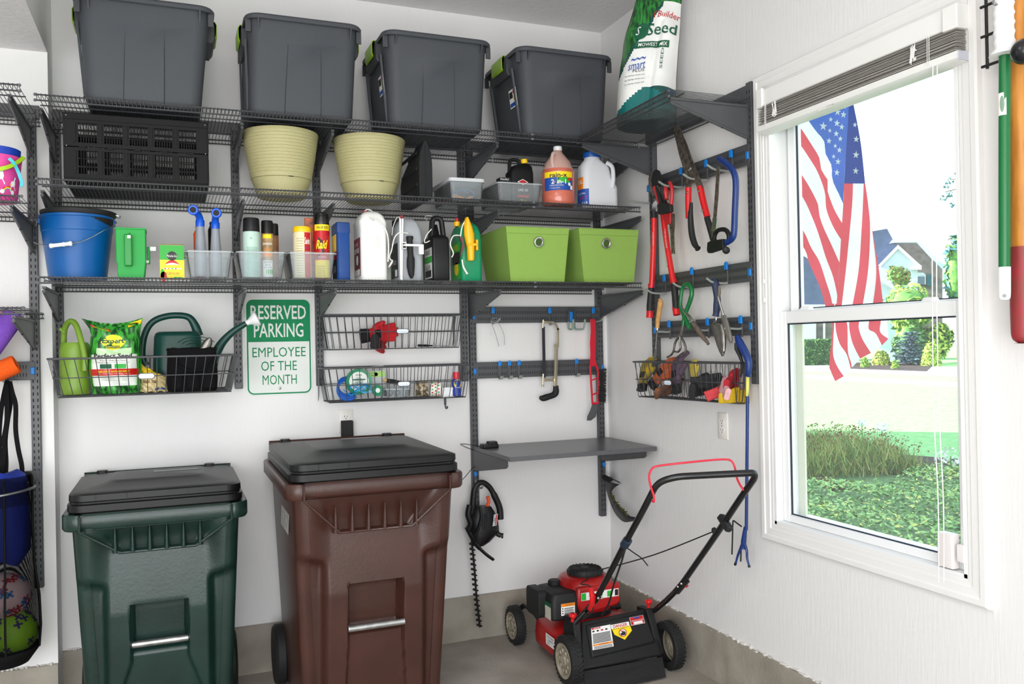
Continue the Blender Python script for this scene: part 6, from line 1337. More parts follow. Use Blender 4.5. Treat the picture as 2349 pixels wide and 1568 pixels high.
# black plastic guard hanging near the corner
t = T('trimmer_guard', 'black plastic grass trimmer guard with grass stuck to it hanging in the corner', 'guard', PY(1430, 1195, -.14)); y_ = -.13; GD = mat('guard plastic', '#232426', .45, spec=.3)
m = MB().loft([[PY(u - w * .9, v - w * .45, y_ - dy), PY(u + w, v + w * .5, y_ - dy), PY(u + w, v + w * .5, y_ - dy - .012), PY(u - w * .9, v - w * .45, y_ - dy - .012)] for u, v, w, dy in ((1388, 1102, 10, -.02), (1396, 1092, 13, .0), (1408, 1098, 13, .02), (1418, 1106, 8, .03))]); part(t, 'mount_block', m, GD, bev=.003)
c = [(1388, 1102), (1390, 1120), (1397, 1145), (1406, 1168), (1416, 1184), (1430, 1196), (1446, 1196), (1474, 1190)]; i_ = [(1420, 1110), (1408, 1118), (1402, 1130), (1410, 1148), (1420, 1160), (1432, 1172), (1444, 1184), (1472, 1188)]
gy = lambda u: -.10 - max(0, u - 1388) / 86 * .32
cs, is_ = smooth_path([PY(u, v, gy(u)) for u, v in c], 4), smooth_path([PY(u, v, gy(u) - .03 - .03 * sin(pi * k / 7)) for k, (u, v) in enumerate(i_)], 4)
m = MB().loft([[a, a * .5 + b * .5 + V3(0, .004, -.002), b] for a, b in zip(cs, is_)], closed=False); part(t, 'shield', m, GD, mods=[('SOLIDIFY', dict(thickness=.003))])
m = MB(); random.seed(6)
for k in range(90):
    f = random.uniform(.32, .86); q = is_[int(f * (len(is_) - 1))]; m.sph(q + V3(random.uniform(-.006, .006), random.uniform(-.006, .004), random.uniform(-.006, .006)), random.uniform(.002, .005), 5, 4)
part(t, 'grass_residue', m, mat('dried grass', '#4a4a20', .9), kind='stuff')
# ================================================================== RIGHT WALL TOOLS
def rhook(label, u, v, L=.095, up=.018, drop=.07, cy=.0):
    P = PX(u, v, -.04); b = P + V3(.0, 0, -drop)
    return hook_long(label, 'right', P, [b + V3(.004, 0, 0), b + V3(-.01, 0, -.003), b + V3(-L * .72, cy * .7, .0), b + V3(-L, cy, up)])
rhook('prong hook on the topmost right-wall rail behind the lopper head', 1488, 432, .12)
rhook('prong hook on the topmost rail with the grass shears', 1562, 393, .12)
rhook('prong hook on the topmost rail holding the hedge shears', 1620, 375, .12)
rhook('prong hook on the topmost rail holding the bow saw', 1677, 353, .12)
rhook('prong hook on the middle right-wall rail behind the lopper grip', 1524, 638, .10)
rhook('prong hook on the middle rail holding the green cultivator', 1587, 622, .10)
rhook('prong hook on the middle rail holding the trowel handle', 1666, 610, .10)
rhook('prong hook on the lowest right-wall rail beside the wooden handle', 1535, 743, .06, .0, .035)
rhook('prong hook on the lowest rail behind the trowel blade', 1623, 738, .06, .0, .035)
rhook('prong hook on the lowest rail nearest the window', 1699, 733, .08, .0, .035)
BLADE = mat('tool blade steel', '#7d746b', .42, .6, var=.4, vscale=50, col2='#4a423b')
def strip(L, x, th, n=None):
    """flat bar following pixel centre points (u,v,half width px) in the plane x"""
    o = []
    for k, (u, v, w) in enumerate(L):
        a, b = L[max(k - 1, 0)], L[min(k + 1, len(L) - 1)]; du, dv = b[0] - a[0], b[1] - a[1]; l = hypot(du, dv) or 1; nu, nv = -dv / l, du / l
        p, q = PX(u + nu * w, v + nv * w, x), PX(u - nu * w, v - nv * w, x)
        o.append([p + V3(-th / 2, 0, 0), q + V3(-th / 2, 0, 0), q + V3(th / 2, 0, 0), p + V3(th / 2, 0, 0)])
    return MB().loft(o)
def ptube(L, x, r, n=10, sm=5, **k): 
    P = smooth_path([PX(u, v, x if not hasattr(x, '__call__') else x(u, v)) for u, v in L], sm)
    if hasattr(r, '__len__'): r = [r[min(int(i / (len(P) - 1) * (len(r) - 1)), len(r) - 2)] * (1 - (i / (len(P) - 1) * (len(r) - 1)) % 1) + r[min(int(i / (len(P) - 1) * (len(r) - 1)) + 1, len(r) - 1)] * ((i / (len(P) - 1) * (len(r) - 1)) % 1) for i in range(len(P))]
    return MB().tube(P, r, n, **k)
# long loppers -------------------------------------------------------
x = -.085; t = T('bypass_lopper', 'long red-handled lopper with black grips hanging at the corner end of the right wall', 'lopper', PX(1505, 728, x)); GRIP = mat('black grip rubber', '#18181a', .6)
part(t, 'handle_tube', ptube([(1500, 498), (1499, 560), (1495, 655)], x, .0135), RED); part(t, 'handle_tube', ptube([(1521, 490), (1530, 560), (1544, 645)], x, .0135), RED)
part(t, 'handle_collar', ptube([(1494, 650), (1494, 660)], x, .0155, sm=2), RED); part(t, 'handle_collar', ptube([(1544, 641), (1546, 650)], x, .0155, sm=2), RED)
part(t, 'grip', ptube([(1494, 660), (1491, 700), (1491, 716)], x, [.0145, .0165, .0165]), GRIP); part(t, 'grip', ptube([(1546, 650), (1550, 690), (1551, 708)], x, [.0145, .0165, .0165]), GRIP)
part(t, 'grip_end', ptube([(1491, 712), (1490, 728)], x, [.0170, .0165], sm=3), RED); part(t, 'grip_end', ptube([(1550, 704), (1553, 722)], x, [.0170, .0165], sm=3), RED)
part(t, 'ferrule', ptube([(1500, 482), (1500, 500)], x, .0145, sm=2), GRIP); part(t, 'ferrule', ptube([(1519, 470), (1521, 492)], x, .0145, sm=2), GRIP)
part(t, 'neck_arm', strip([(1501, 484, 5), (1503, 470, 5), (1512, 458, 6), (1512, 440, 8)], x, .008), CHROME); part(t, 'neck_arm', strip([(1518, 472, 6), (1512, 450, 7), (1508, 430, 9)], x - .008, .008), BLADE)
poly = [(1500, 395), (1506, 388), (1514, 392), (1519, 404), (1521, 420), (1517, 436), (1510, 444), (1502, 440), (1497, 425), (1496, 408)]
part(t, 'cutting_blade', MB().slab([PX(u, v, x) for u, v in poly], (-1, 0, 0), .006), MATTE, bev=.0015); part(t, 'hook_jaw', strip([(1505, 446, 8), (1496, 430, 7), (1494, 410, 5), (1499, 394, 2.5)], x + .006, .008), BLADE)
m = MB()
for u, v in ((1510, 428), (1516, 440), (1503, 458)): m.lathe([(.006, 0), (.006, .004), (.003, .006)], PX(u, v, x - .008), 12, (-1, 0, 0))
part(t, 'pivot_bolt', m, CHROME)
m = MB(); fn = plane_fn(PX(1498, 548, x - .0142), (0, 0, -1), (0, -1, 0)); text(m, 'CORONA', fn, 0, 0, .065, .011); part(t, 'lettering', m, I_W, sm=0)
part(t, 'silver_label', ptube([(1532, 582), (1536, 610)], x, .0139, sm=2), mat('label silver', '#b8bcc0', .35)); m = MB(); ax_ = (PX(1531, 575, x) - PX(1526, 525, x)).normalized(); fn = plane_fn(PX(1527, 548, x - .0142), ax_, (0, -1, .1)); text(m, 'BYPASS LOPPER', fn, 0, .003, .09, .007); text(m, 'XL CAPACITY', fn, .0, -.005, .08, .005); part(t, 'lettering', m, I_W, sm=0)
# grass shears -------------------------------------------------------
x = -.115; t = T('grass_shears', 'red and black grass shears hanging over the lopper, blades down', 'shears', PX(1544, 580, x)); SRED = mat('shear red', '#b8242a', .4)
part(t, 'handle', ptube([(1501, 428), (1508, 450), (1515, 474)], x, [.007, .009, .009], 8), SRED); part(t, 'handle_inner', ptube([(1506, 430), (1514, 455), (1519, 472)], x - .004, [.006, .010, .009], 8), GRIP)
part(t, 'handle', ptube([(1536, 418), (1541, 430), (1542, 450), (1539, 475)], x, [.008, .009, .009, .009], 8), SRED); part(t, 'handle_inner', ptube([(1526, 424), (1528, 440), (1529, 458)], x, [.006, .013, .007], 8), SRED); part(t, 'handle_inner', ptube([(1521, 424), (1520, 440), (1526, 465)], x + .003, [.008, .011, .008], 8), GRIP)
part(t, 'pivot_block', MB().slab([PX(u, v, x) for u, v in ((1515, 470), (1524, 462), (1545, 470), (1546, 486), (1536, 490), (1518, 492))], (-1, 0, 0), .02), GRIP, bev=.003); part(t, 'guard', strip([(1532, 488, 9), (1533, 502, 7), (1536, 514, 4)], x, .014), SRED, bev=.002)
part(t, 'blade', strip([(1540, 490, 4), (1541, 520, 4.5), (1544, 555, 3), (1547, 582, 1)], x, .003), BLADE, sm=0); part(t, 'blade', strip([(1544, 490, 4), (1543, 520, 4.5), (1542, 555, 3), (1542, 582, 1)], x + .005, .003), BLADE, sm=0)
# hedge shears -------------------------------------------------------
x = -.10; t = T('hedge_shears', 'hedge shears with dark blades up and red and black handles on the right wall', 'shears', PX(1600, 568, x))
part(t, 'blade', strip([(1551, 284, 3), (1553, 300, 7), (1566, 350, 8.5), (1580, 395, 9), (1586, 412, 7)], x, .004), BLADE, sm=0); part(t, 'blade', strip([(1558, 296, 3), (1568, 330, 7), (1582, 372, 8), (1592, 400, 9), (1586, 415, 7)], x + .008, .004), BLADE, sm=0)
part(t, 'tang', strip([(1592, 396, 8), (1600, 412, 6), (1607, 432, 6)], x, .006), BLADE); part(t, 'tang', strip([(1586, 400, 8), (1581, 412, 6.5), (1579, 432, 5.5)], x + .006, .006), BLADE)
part(t, 'pivot_bolt', MB().lathe([(.010, 0), (.010, .006), (.006, .009)], PX(1584, 388, x - .004), 14, (-1, 0, 0)), CHROME)
part(t, 'handle', ptube([(1579, 430), (1579, 465), (1580, 500)], x, [.0145, .0140, .0135], 10), RED); part(t, 'handle', ptube([(1606, 428), (1614, 465), (1623, 498)], x, [.0145, .0140, .0135], 10), RED)
part(t, 'grip', ptube([(1586, 464), (1584, 500), (1587, 535), (1593, 558), (1601, 570)], x - .004, [.006, .0125, .014, .0135, .009], 10), GRIP); part(t, 'grip', ptube([(1618, 480), (1622, 500), (1630, 525), (1637, 552)], x - .002, [.006, .0125, .014, .013], 10), GRIP)
m = MB()
for u, v in ((1577, 441), (1578, 486), (1604, 438), (1612, 483)): m.lathe([(.005, 0), (.005, .003), (.002, .005)], PX(u, v, x - .013), 10, (-1, 0, 0))
part(t, 'rivet', m, CHROME, kind='stuff')
# bow saw ------------------------------------------------------------
x = -.14; t = T('bow_saw', 'blue bow saw with a black hand guard hanging next to the window', 'saw', PX(1650, 580, x)); BSB = mat('saw frame blue', '#0c2f70', .35)
part(t, 'frame_tube', ptube([(1650, 364), (1662, 372), (1676, 384), (1685, 400), (1688, 425), (1686, 480), (1684, 530), (1680, 546), (1667, 556)], x, [.0125, .0125, .0125, .0125], 12), BSB)
part(t, 'blade', strip([(1648, 382, 3.5), (1644, 450, 4), (1638, 520, 3.5), (1636, 545, 3.5)], x, .0025), BLADE, sm=0); part(t, 'tooth_edge', strip([(1640, 500, 5), (1637, 530, 5)], x - .001, .002), CHROME, sm=0)
part(t, 'grip', ptube([(1672, 552), (1672, 538), (1664, 527), (1650, 527), (1642, 534), (1638, 548), (1636, 560)], x, [.010, .010, .0095, .009, .009, .009, .010], 10), BLACK)
part(t, 'clamp_block', MB().slab([PX(u, v, x + .01) for u, v in ((1632, 556), (1640, 552), (1668, 548), (1668, 570), (1634, 581), (1631, 575))], (-1, 0, 0), .022), BLACK, bev=.003); part(t, 'tension_knob', MB().lathe([(.012, 0), (.015, .004), (.015, .012), (.009, .016)], PX(1665, 573, x), 14, (-.5, -1, -.3)), BLACK); part(t, 'blade_pin', MB().rod(PX(1632, 552, x - .006), PX(1633, 575, x - .006), .005, 8), CHROME)
# cultivator ---------------------------------------------------------
x = -.09; t = T('cultivator', 'three-tined steel hand cultivator with a looped green handle', 'cultivator', PX(1556, 820, x)); CGR = mat('cultivator green', '#0c6b35', .3, spec=.6)
part(t, 'handle', ptube([(1567, 748), (1570, 725), (1583, 690), (1587, 668), (1580, 652), (1568, 655), (1563, 672), (1561, 700), (1568, 722), (1577, 740), (1582, 753)], lambda u, v: x - .012 * (v - 650) / 100, [.007, .009, .0105, .0105, .010, .009, .0085, .009, .010, .011], 10), CGR)
part(t, 'ferrule', ptube([(1567, 746), (1563, 764), (1559, 772)], x - .008, [.008, .007, .008]), STEEL)
for k, L in enumerate(([(1558, 770), (1549, 785), (1546, 800), (1541, 812), (1531, 819)], [(1560, 770), (1569, 785), (1573, 800), (1569, 813), (1558, 818)], [(1560, 772), (1560, 786), (1561, 798), (1556, 806), (1548, 806)])): part(t, 'tine', ptube(L, x - .01 - .008 * (k == 2), [.006, .0055, .005, .005, .0035], 8), STEEL)
# pruner / weeder -----------------------------------------------------
x = -.10; t = T('hand_weeder', 'small hand weeder with a steel ferrule and worn brown handle', 'weeder', PX(1624, 790, x)); 
part(t, 'ferrule', ptube([(1563, 703), (1572, 716), (1584, 730), (1592, 741)], x, [.004, .007, .010, .009]), CHROME); part(t, 'handle', ptube([(1588, 738), (1600, 755), (1612, 772), (1622, 784), (1625, 789)], x, [.010, .0115, .010, .007, .004]), mat('weathered wood', '#6d5f55', .8, var=.4, vscale=40)); part(t, 'band', ptube([(1586, 738), (1590, 735)], x, .012, sm=3), CHROME)
# trowels ------------------------------------------------------------
x = -.095; NV = mat('navy grip', '#2a3350', .55)
t = T('hand_trowel', 'wide steel trowel with a navy handle hanging near the window', 'trowel', PX(1656, 817, x))
part(t, 'grip', ptube([(1636, 643), (1641, 652), (1645, 680), (1645, 700), (1642, 724)], x, [.0145, .0165, .014, .016, .012], 12), NV); part(t, 'grip_inlay', ptube([(1650, 655), (1650, 672), (1647, 690)], x - .012, [.005, .007, .004], 8), mat('taupe inlay', '#6b6257', .6))
part(t, 'shank', ptube([(1642, 722), (1643, 733), (1638, 742)], x, [.006, .005, .005]), CHROME)
L = [(1638, 742, 9), (1645, 746, 15), (1651, 765, 14.5), (1655, 790, 11), (1657, 806, 7), (1658, 817, 2)]; o = []
for u, v, w in L:
    o.append([PX(u + w * q, v - w * .15 * q, x - .012 + .014 * q * q) for q in (-1, -.66, -.33, 0, .33, .66, 1)])
part(t, 'blade', MB().loft(o, closed=False), STEEL, mods=[('SOLIDIFY', dict(thickness=.002))])
x = -.11; t = T('narrow_trowel', 'narrow steel transplanting trowel beside the wide trowel', 'trowel', PX(1678, 787, x)); part(t, 'shank', ptube([(1647, 680), (1654, 705), (1661, 728)], x, [.004, .006, .008]), CHROME); L = [(1659, 722, 6), (1664, 740, 8), (1670, 762, 8), (1675, 778, 6), (1677, 787, 2)]
part(t, 'blade', MB().loft([[PX(u + w * q, v, x - .008 + .010 * q * q) for q in (-1, -.5, 0, .5, 1)] for u, v, w in L], closed=False), mat('dull steel', '#9b958e', .5, .7), mods=[('SOLIDIFY', dict(thickness=.002))])
# wooden handled tool -------------------------------------------------
x = -.085; t = T('dandelion_fork', 'slim steel weeding fork with a turned wooden handle hanging at the lowest rail', 'weeder', PX(1502, 832, x)); part(t, 'handle', ptube([(1513, 685), (1515, 695), (1512, 715), (1509, 735), (1508, 752)], x, [.006, .0135, .012, .011, .009], 14), mat('beech wood', '#d2a368', .5, var=.3, vscale=30, stretch=(6, 6, 1), col2='#b88748')); part(t, 'ferrule', ptube([(1508, 750), (1508, 757)], x, .008, sm=3), CHROME); part(t, 'rod', ptube([(1508, 756), (1505, 785), (1504, 800)], x, .0035), STEEL); part(t, 'fork_tip', strip([(1505, 796, 1.5), (1503, 815, 3), (1499, 832, 1)], x, .002), STEEL, sm=0)
# gloves in the right basket -----------------------------------------
zg = BRZ; xg = -.10
def gl(label, u, v, rot, c1, c2=None, sc=.95, curl=.6, dx=0): return glove(label, PX(u, v, xg + dx), rot, c1, c2, sc, curl, 'work gloves in the right wall basket')
gm = lambda n, c, c2=None: mat('glove ' + n, c, .85, var=.25 if c2 is None else .6, vscale=14, col2=c2, bump=.3, bscale=120)
gl('yellow and grey glove at the left end of the glove basket', 1476, 872, (radians(20), radians(8), 1.7), gm('yellow grey', '#c9a91f', '#5a5238'), GRIP, .9)
gl('rust orange glove standing up at the back left of the glove basket', 1510, 866, (radians(30), radians(-30), 1.4), gm('rust', '#b85a33'), GK, .95, .9)
gl('brown patterned glove below the rust glove in the basket', 1522, 896, (radians(60), radians(60), 1.3), gm('brown mix', '#8c5a40', '#3a2a24'), None, .9)
gl('dark purple glove behind the badge of the glove basket', 1552, 872, (radians(10), radians(15), 1.5), gm('plum', '#5c4a5c'), GK, 1.0, .9)
gl('black glove lying in the middle of the glove basket', 1598, 892, (radians(50), radians(80), 1.5), gm('black knit', '#1f1f22'), None, 1.05)
gl('second black glove slumped behind in the middle of the glove basket', 1612, 876, (radians(80), radians(-60), 1.3), gm('charcoal knit', '#2a2a2d'), None, .9, dx=.02)
gl('yellow-cuffed glove poking up behind the black gloves', 1592, 862, (radians(10), radians(20), 1.6), gm('straw', '#c4b04a'), None, .55, .2, dx=.02)
gl('dark red glove at the upper right of the glove basket', 1672, 878, (radians(40), radians(75), 1.4), gm('crimson', '#b01f2c'), None, .85, dx=.01)
gl('pink cotton glove on top at the right of the glove basket', 1664, 896, (radians(30), radians(70), 1.7), gm('pink', '#eab3b8'), None, .8, .9, dx=-.02)
gl('coral red glove at the lower right of the glove basket', 1640, 902, (radians(60), radians(-50), 1.5), gm('coral', '#d9484e'), None, .75)
gl('bright yellow glove lying lowest at the right of the glove basket', 1668, 912, (radians(80), radians(85), 1.5), gm('bright yellow', '#e8c022'), None, .7)
# reacher ------------------------------------------------------------
x = -.075; t = T('reacher_grabber', 'long blue reacher grabber hanging beside the window casing', 'reacher', PX(1705, 1300, x)); RB = mat('reacher blue', '#0e2f70', .38); hx = lambda u, v: -.085
part(t, 'pistol_grip', ptube([(1691, 770), (1697, 786), (1709, 808), (1717, 828), (1717, 850), (1715, 862)], hx, [.010, .0165, .0165, .015, .013, .009], 12), RB); part(t, 'trigger_side', ptube([(1688, 786), (1690, 800), (1697, 815), (1703, 832)], lambda u, v: -.095, [.006, .009, .008, .006], 8), GRIP); part(t, 'trigger', ptube([(1703, 832), (1702, 850), (1699, 864)], lambda u, v: -.09, [.006, .0045, .004], 8), MATTE)
part(t, 'shaft', ptube([(1715, 858), (1714, 1000), (1712, 1215)], x, .0065, 10), RB); part(t, 'yellow_label', ptube([(1715, 862), (1714.4, 908)], x, .0071, 12, sm=2), mat('label yellow', '#d5d36a', .5)); part(t, 'claw_hub', ptube([(1710, 1208), (1706, 1240), (1705, 1258)], x, [.007, .011, .009], 10), RB)
for L in ([(1703, 1246), (1697, 1262), (1692, 1275), (1688, 1290)], [(1708, 1246), (1713, 1262), (1714, 1280), (1718, 1296)]): part(t, 'jaw', ptube(L, x, [.006, .0055, .005, .004], 8), RB); part(t, 'jaw_tip', ptube([L[-1], (L[-1][0] - (2 if L[-1][0] < 1700 else -1), L[-1][1] + 5)], x, .0055, 8, sm=2), GRIP)
m = ptube([(1701, 1207), (1690, 1199), (1683, 1194), (1681, 1200), (1680, 1240), (1679, 1271)], x + .02, .0032, 6, sm=3); part(t, 'pull_rod', m, MATTE); part(t, 'pull_rod', ptube([(1700, 1258), (1699, 1287)], x + .01, .0032, 6, sm=2), MATTE)
# ================================================================== FAR RIGHT OF THE WINDOW
x = -.04; t = T('wire_grid', 'black wire grid panel fixed to the wall right of the window', 'rack', PX(2300, 150, x)); GW = mat('grid wire black', '#1a1b1e', .45)
a = PX(2259, 0, x); b = PX(2265, 156, x); y0 = b.y; 
for k in range(3): part(t, 'vertical_wire', MB().rod((x, y0 - .14 * k, b.z - .002), (x, y0 - .14 * k, 3.0), .0046, 8), GW)
for k in range(7): part(t, 'cross_wire', MB().rod((x - .007, y0 + .012, b.z + .005 + .085 * k), (x - .007, y0 - .40, b.z + .005 + .085 * k), .0042, 8), GW)
x = -.125; t = T('white_handled_pole', 'green pole with a ribbed white grip hanging right of the window', 'pole', PX(2305, 688, x)); PG = mat('pole green', '#0b6a35', .35)
part(t, 'shaft', ptube([(2305, 122), (2304, 350), (2304, 617)], x, .0145, 16), PG); part(t, 'end_sleeve', ptube([(2304, 612), (2304, 670), (2304, 684), (2304, 688)], x, [.0155, .0155, .014, .007], 16), WHITE); part(t, 'hang_hole', MB().lathe([(.005, 0), (.005, .001)], PX(2304, 678, x - .0145), 12, (-.8, -.6, 0)), GREYRUB)
pr = []; P0 = PX(2305, 126, x).z; 
for k in range(27):
    z = P0 + .0085 * k; pr.append((.024 + (.0032 if k % 3 == 1 and 2 < k < 22 else 0) + (.014 if k == 0 else .009 if k == 1 else 0) - (.003 if k > 22 else 0), z))
p = PX(2303, 60, x); part(t, 'grip', MB().lathe([(.014, P0 - .002)] + pr + [(.010, pr[-1][1] + .006)], (p.x, p.y, 0), 20), WHITE, sm=60); part(t, 'hang_screw', MB().lathe([(.012, 0), (.012, .006), (.006, .01)], PX(2288, 4, x - .02), 14, (-1, -.4, 0)), CHROME)
m = MB(); c = PX(2304, 240, x); fn = cyl_fn((c.x, c.y, c.z), .0152, pi + .05); rect(m, fn, -.012, .014, -.03, .03, 0, 4); fn = cyl_fn((c.x, c.y, c.z), .0158, pi + .05); disc(m, fn, .004, 0, .006, 1, 14, .022); part(t, 'label', m, [I_W, ink('grey green', '#7f9a86')], sm=0)
x = -.06; t = T('wooden_paddle_shaft', 'amber wooden bat shaft with a worn red lower end at the right photo edge', 'bat', PX(2342, 786, x)); AM = mat('amber wood', '#d08a35', .45, var=.25, vscale=18, stretch=(3, 3, .4), col2='#b06f22'); PRD = mat('worn red paint', '#9c2633', .5, var=.4, vscale=14, col2='#7a3a30')
part(t, 'shaft', ptube([(2334, -60), (2336, 150), (2343, 400), (2347, 566)], x, [.0285, .0285, .029, .032], 20), AM); part(t, 'red_end', ptube([(2347, 566), (2348, 700), (2348, 765), (2348, 780), (2348, 787)], x, [.0325, .0325, .030, .024, .010], 20), PRD)
x = -.15; t = T('ball_ornament', 'round black ball hooked in front of the amber shaft at the right edge', 'ball', PX(2352, 118, x)); part(t, 'ball', MB().sph(PX(2350, 118, x), .033, 20, 14), mat('gloss black ball', '#16171c', .25)); part(t, 'stem', MB().rod(PX(2350, 118, x), PX(2350, 112, -.04), .008, 8), GW)
# ================================================================== WHEELED BINS
def sstep(a, b, v):
    t = max(0, min(1, (v - a) / (b - a))); return t * t * (3 - 2 * t)
def cart(label, x0, x1, yb, yf, zr, body, zt, zpan, zsh, zpk, zbar, bw, logo=None, hz=1.0):
    zt = zr + .086
    cx = (x0 + x1) / 2; W = x1 - x0; D = yb - yf
    t = T('wheeled_bin', label, 'wheeled bin', (cx, (yb + yf) / 2, 0))
    NF = 84; m = MB(); L = []; hw = W / 2
    nz = 96
    for i in range(nz + 1):
        z = .045 + (zr - .045) * i / nz; f = z / zr
        w = W * bw * (.86 + .14 * f); d = D * (.78 + .14 * f); cy = yb - .03 - d / 2 - .02 * (1 - f)
        r = .05; fx0, fx1 = -w / 2 + r, w / 2 - r
        lp = []
        base = rrect(w, d, r, z, 5, cx, cy); n1 = 6
        back = base[:3 * n1]; c4 = base[3 * n1:]
        def disp(x, corner=1.0):
            X = x / (W * .5); a = abs(x); o = 0
            if z > zpk - .03: o += .032 * max(0, min(1, (z - zpk + .03) / (zpan - zpk + .03))) * sstep(zr - .03, zpan + .04, z) * sstep(.74 * hw, .5 * hw, a)
            # grip panel below the rim
            hwp = (.20 + .20 * max(0, (z - zpan) / (zr - zpan))) * W
            if zpan < z: o += .014 * (1 - (z - zpan) / (zr - zpan)) ** .8 * sstep(hwp + .004, hwp - .006, a)
            # side panels step back below the shoulder
            zs = zsh + .0 + .05 * (a / hw - .6) * 2
            o += .042 * sstep(zs + .03, zs - .015, z) * sstep(.52 * hw, .62 * hw, a)
            # catch-bar pocket
            pw = .15 * W
            o += (.075 * sstep(zpk + .004, zpk - .018, z) * sstep(zbar - .03, zbar - .005, z)) * sstep(pw + .008, pw - .010, a)
            fl = pw + .16 * W * max(0, (zbar - .06 - z)) / .3 * (1.0 if logo == 'g' else .15)
            o += .020 * sstep(zbar + .0, zbar - .03, z) * sstep(fl + .01, fl - .004, a)
            return o * corner
        for k, p in enumerate(back): lp.append(p)
        front = [(cx + fx0 + (fx1 - fx0) * k / NF, cy - d / 2, z) for k in range(NF + 1)]
        cl = back[-n1:]
        # left front corner already in back (third corner); push with the side panel step
        lp = lp[:-n1] + [(p[0], p[1] + disp(p[0] - cx, .9 * (k + 1) / n1), p[2]) for k, p in enumerate(cl)]
        lp += [(p[0], p[1] + disp(p[0] - cx), p[2]) for p in front]
        lp += [(p[0], p[1] + disp(p[0] - cx, .9 * (n1 - k) / n1), p[2]) for k, p in enumerate(c4)]
        L.append(lp)
    m.loft(L); part(t, 'body', m, body, sm=45)
    # rim
    m = MB(); cy = (yb + yf) / 2; hh = .062
    q = lambda w, d, r, z, i=max(.02, .08 * D - .028): rloop(w, d, r, z, cx, cy, [(-.425 * W / w, 0), (-.405 * W / w, -i), (.405 * W / w, -i), (.425 * W / w, 0)], 6)
    part(t, 'rim', m.loft([q(W * bw * 1.0, D * .93, .05, zr - hh, .004), q(W - .012, D - .010, .055, zr - hh + .001), q(W, D, .06, zr - hh + .01), q(W, D, .06, zr - .006), q(W - .01, D - .01, .055, zr), q(W - .05, D - .05, .05, zr, .01)]), body, sm=45)
    hwt = .405 * W; m = MB()
    m.tube([V3(cx + hwt, yf - .002, zr - .006), V3(cx + hwt, yf - .001, zr - hh), V3(cx + .205 * W, yf + D * .08 - .004, zpan), V3(cx - .205 * W, yf + D * .08 - .004, zpan), V3(cx - hwt, yf - .001, zr - hh), V3(cx - hwt, yf - .002, zr - .006)], .005, 6); part(t, 'panel_edge', m, body)
    ribs = 6; z0 = zpan + .002
    for k in range(ribs):
        x = cx + (k - (ribs - 1) / 2) * .062 * W / .68; yb_ = yf + D * .08 - .004 + .004
        m = MB().loft([[V3(x + .012 * s * cos(a), yb_ + .008 - (.018 * s + .006) * max(0, sin(a)) + dy, z) for a in [pi * j / 8 for j in range(9)]] for z, s, dy in ((z0, 1, 0), (z0 + .05, .7, -.008), (z0 + .10, .15, -.016))]); part(t, 'grip_rib', m, body, sm=60)
    m = MB().rod((cx - .16 * W, yf + .072 + D * .03, zbar), (cx + .16 * W, yf + .072 + D * .03, zbar), .0125, 14); part(t, 'catch_bar', m, mat('galvanised bar', '#b9bab8', .35, .85, var=.4, vscale=30))
    # lid
    LB = mat('lid black', '#0e0e10', .4, bump=.04, bscale=120, spec=.3)
    zl = zr + .002; w1, d1 = W - .035, D - .02; cy2 = cy - .002
    q = lambda w, d, r, z, s=0, dy=0: [(p[0], p[1] + dy, p[2] + s * (yf - p[1]) / D) for p in rrect(w, d, r, z, 6, cx, cy2)]
    m = MB().loft([q(w1 - .01, d1 - .01, .055, zl), q(w1, d1, .06, zl + .006), q(w1, d1, .06, zl + .030), q(w1 - .016, d1 - .016, .055, zl + .034), q(w1 - .018, d1 - .02, .055, zl + .040), q(w1 - .01, d1 - .012, .058, zl + .044), q(w1 - .012, d1 - .014, .056, zl + .066), q(w1 - .035, d1 - .04, .05, zl + .070)] + [q(w1 - .06, d1 - .07, .05, zl + .072), q(w1 * .86, d1 * .84, .05, zl + .074, 0, .01), q(w1 * .62, d1 * .50, .04, zt - .006, 0, .07), q(w1 * .58, d1 * .46, .04, zt, 0, .075)])
    part(t, 'lid', m, LB, sm=35)
    m = MB()
    for xx in (-.34, -.17, .17, .30): m.bx(cx + xx * w1 - .002, cx + xx * w1 + .002, yf + .013, yf + .018, zl + .044, zl + .066)
    part(t, 'lid_rib', m, LB, kind='stuff')
    part(t, 'lid_label', MB().slab([V3(cx - .02, yb - .20, zt + .0008), V3(cx + .16, yb - .20, zt + .0008), V3(cx + .15, yb - .17, zt + .0008), V3(cx - .02, yb - .17, zt + .0008)], (0, 0, 1), .001), mat('faded sticker', '#9b9d9f', .6), sm=0)
    zh = max(hz, zt) - .008; part(t, 'hinge_bar', MB().rod((x0 + .03, yb - .012, zh - .01), (x1 - .03, yb - .012, zh - .01), .012, 10), body)
    for xx in (x0 + .10, x1 - .12): part(t, 'hinge_lug', MB().loft([rrect(.05, .05, .012, zh - .05, 4, xx, yb - .03), rrect(.05, .05, .012, zh - .004, 4, xx, yb - .03), rrect(.04, .04, .012, zh + .008, 4, xx, yb - .03)]), LB)
    for xx in (x0 + .05, x1 - .05): part(t, 'wheel', MB().lathe([(.03, -.025), (.12, -.025), (.13, -.015), (.13, .015), (.12, .025), (.03, .025)], (xx, yb - .10, .13), 32, (1, 0, 0)), MATTE)
    return t
CBR = mat('bin brown plastic', '#43261e', .36, bump=.06, bscale=90, spec=.5, var=.10, vscale=7, col2='#3a2019'); CGN = mat('bin green plastic', '#16302a', .34, bump=.06, bscale=90, spec=.5, var=.12, vscale=7, col2='#102620')
yf = -.66; A, B = PY(137, 1200, yf), PY(570, 1160, yf); print('green', A, B, 'z at bar', PY(370, 1470, yf + .09).z)
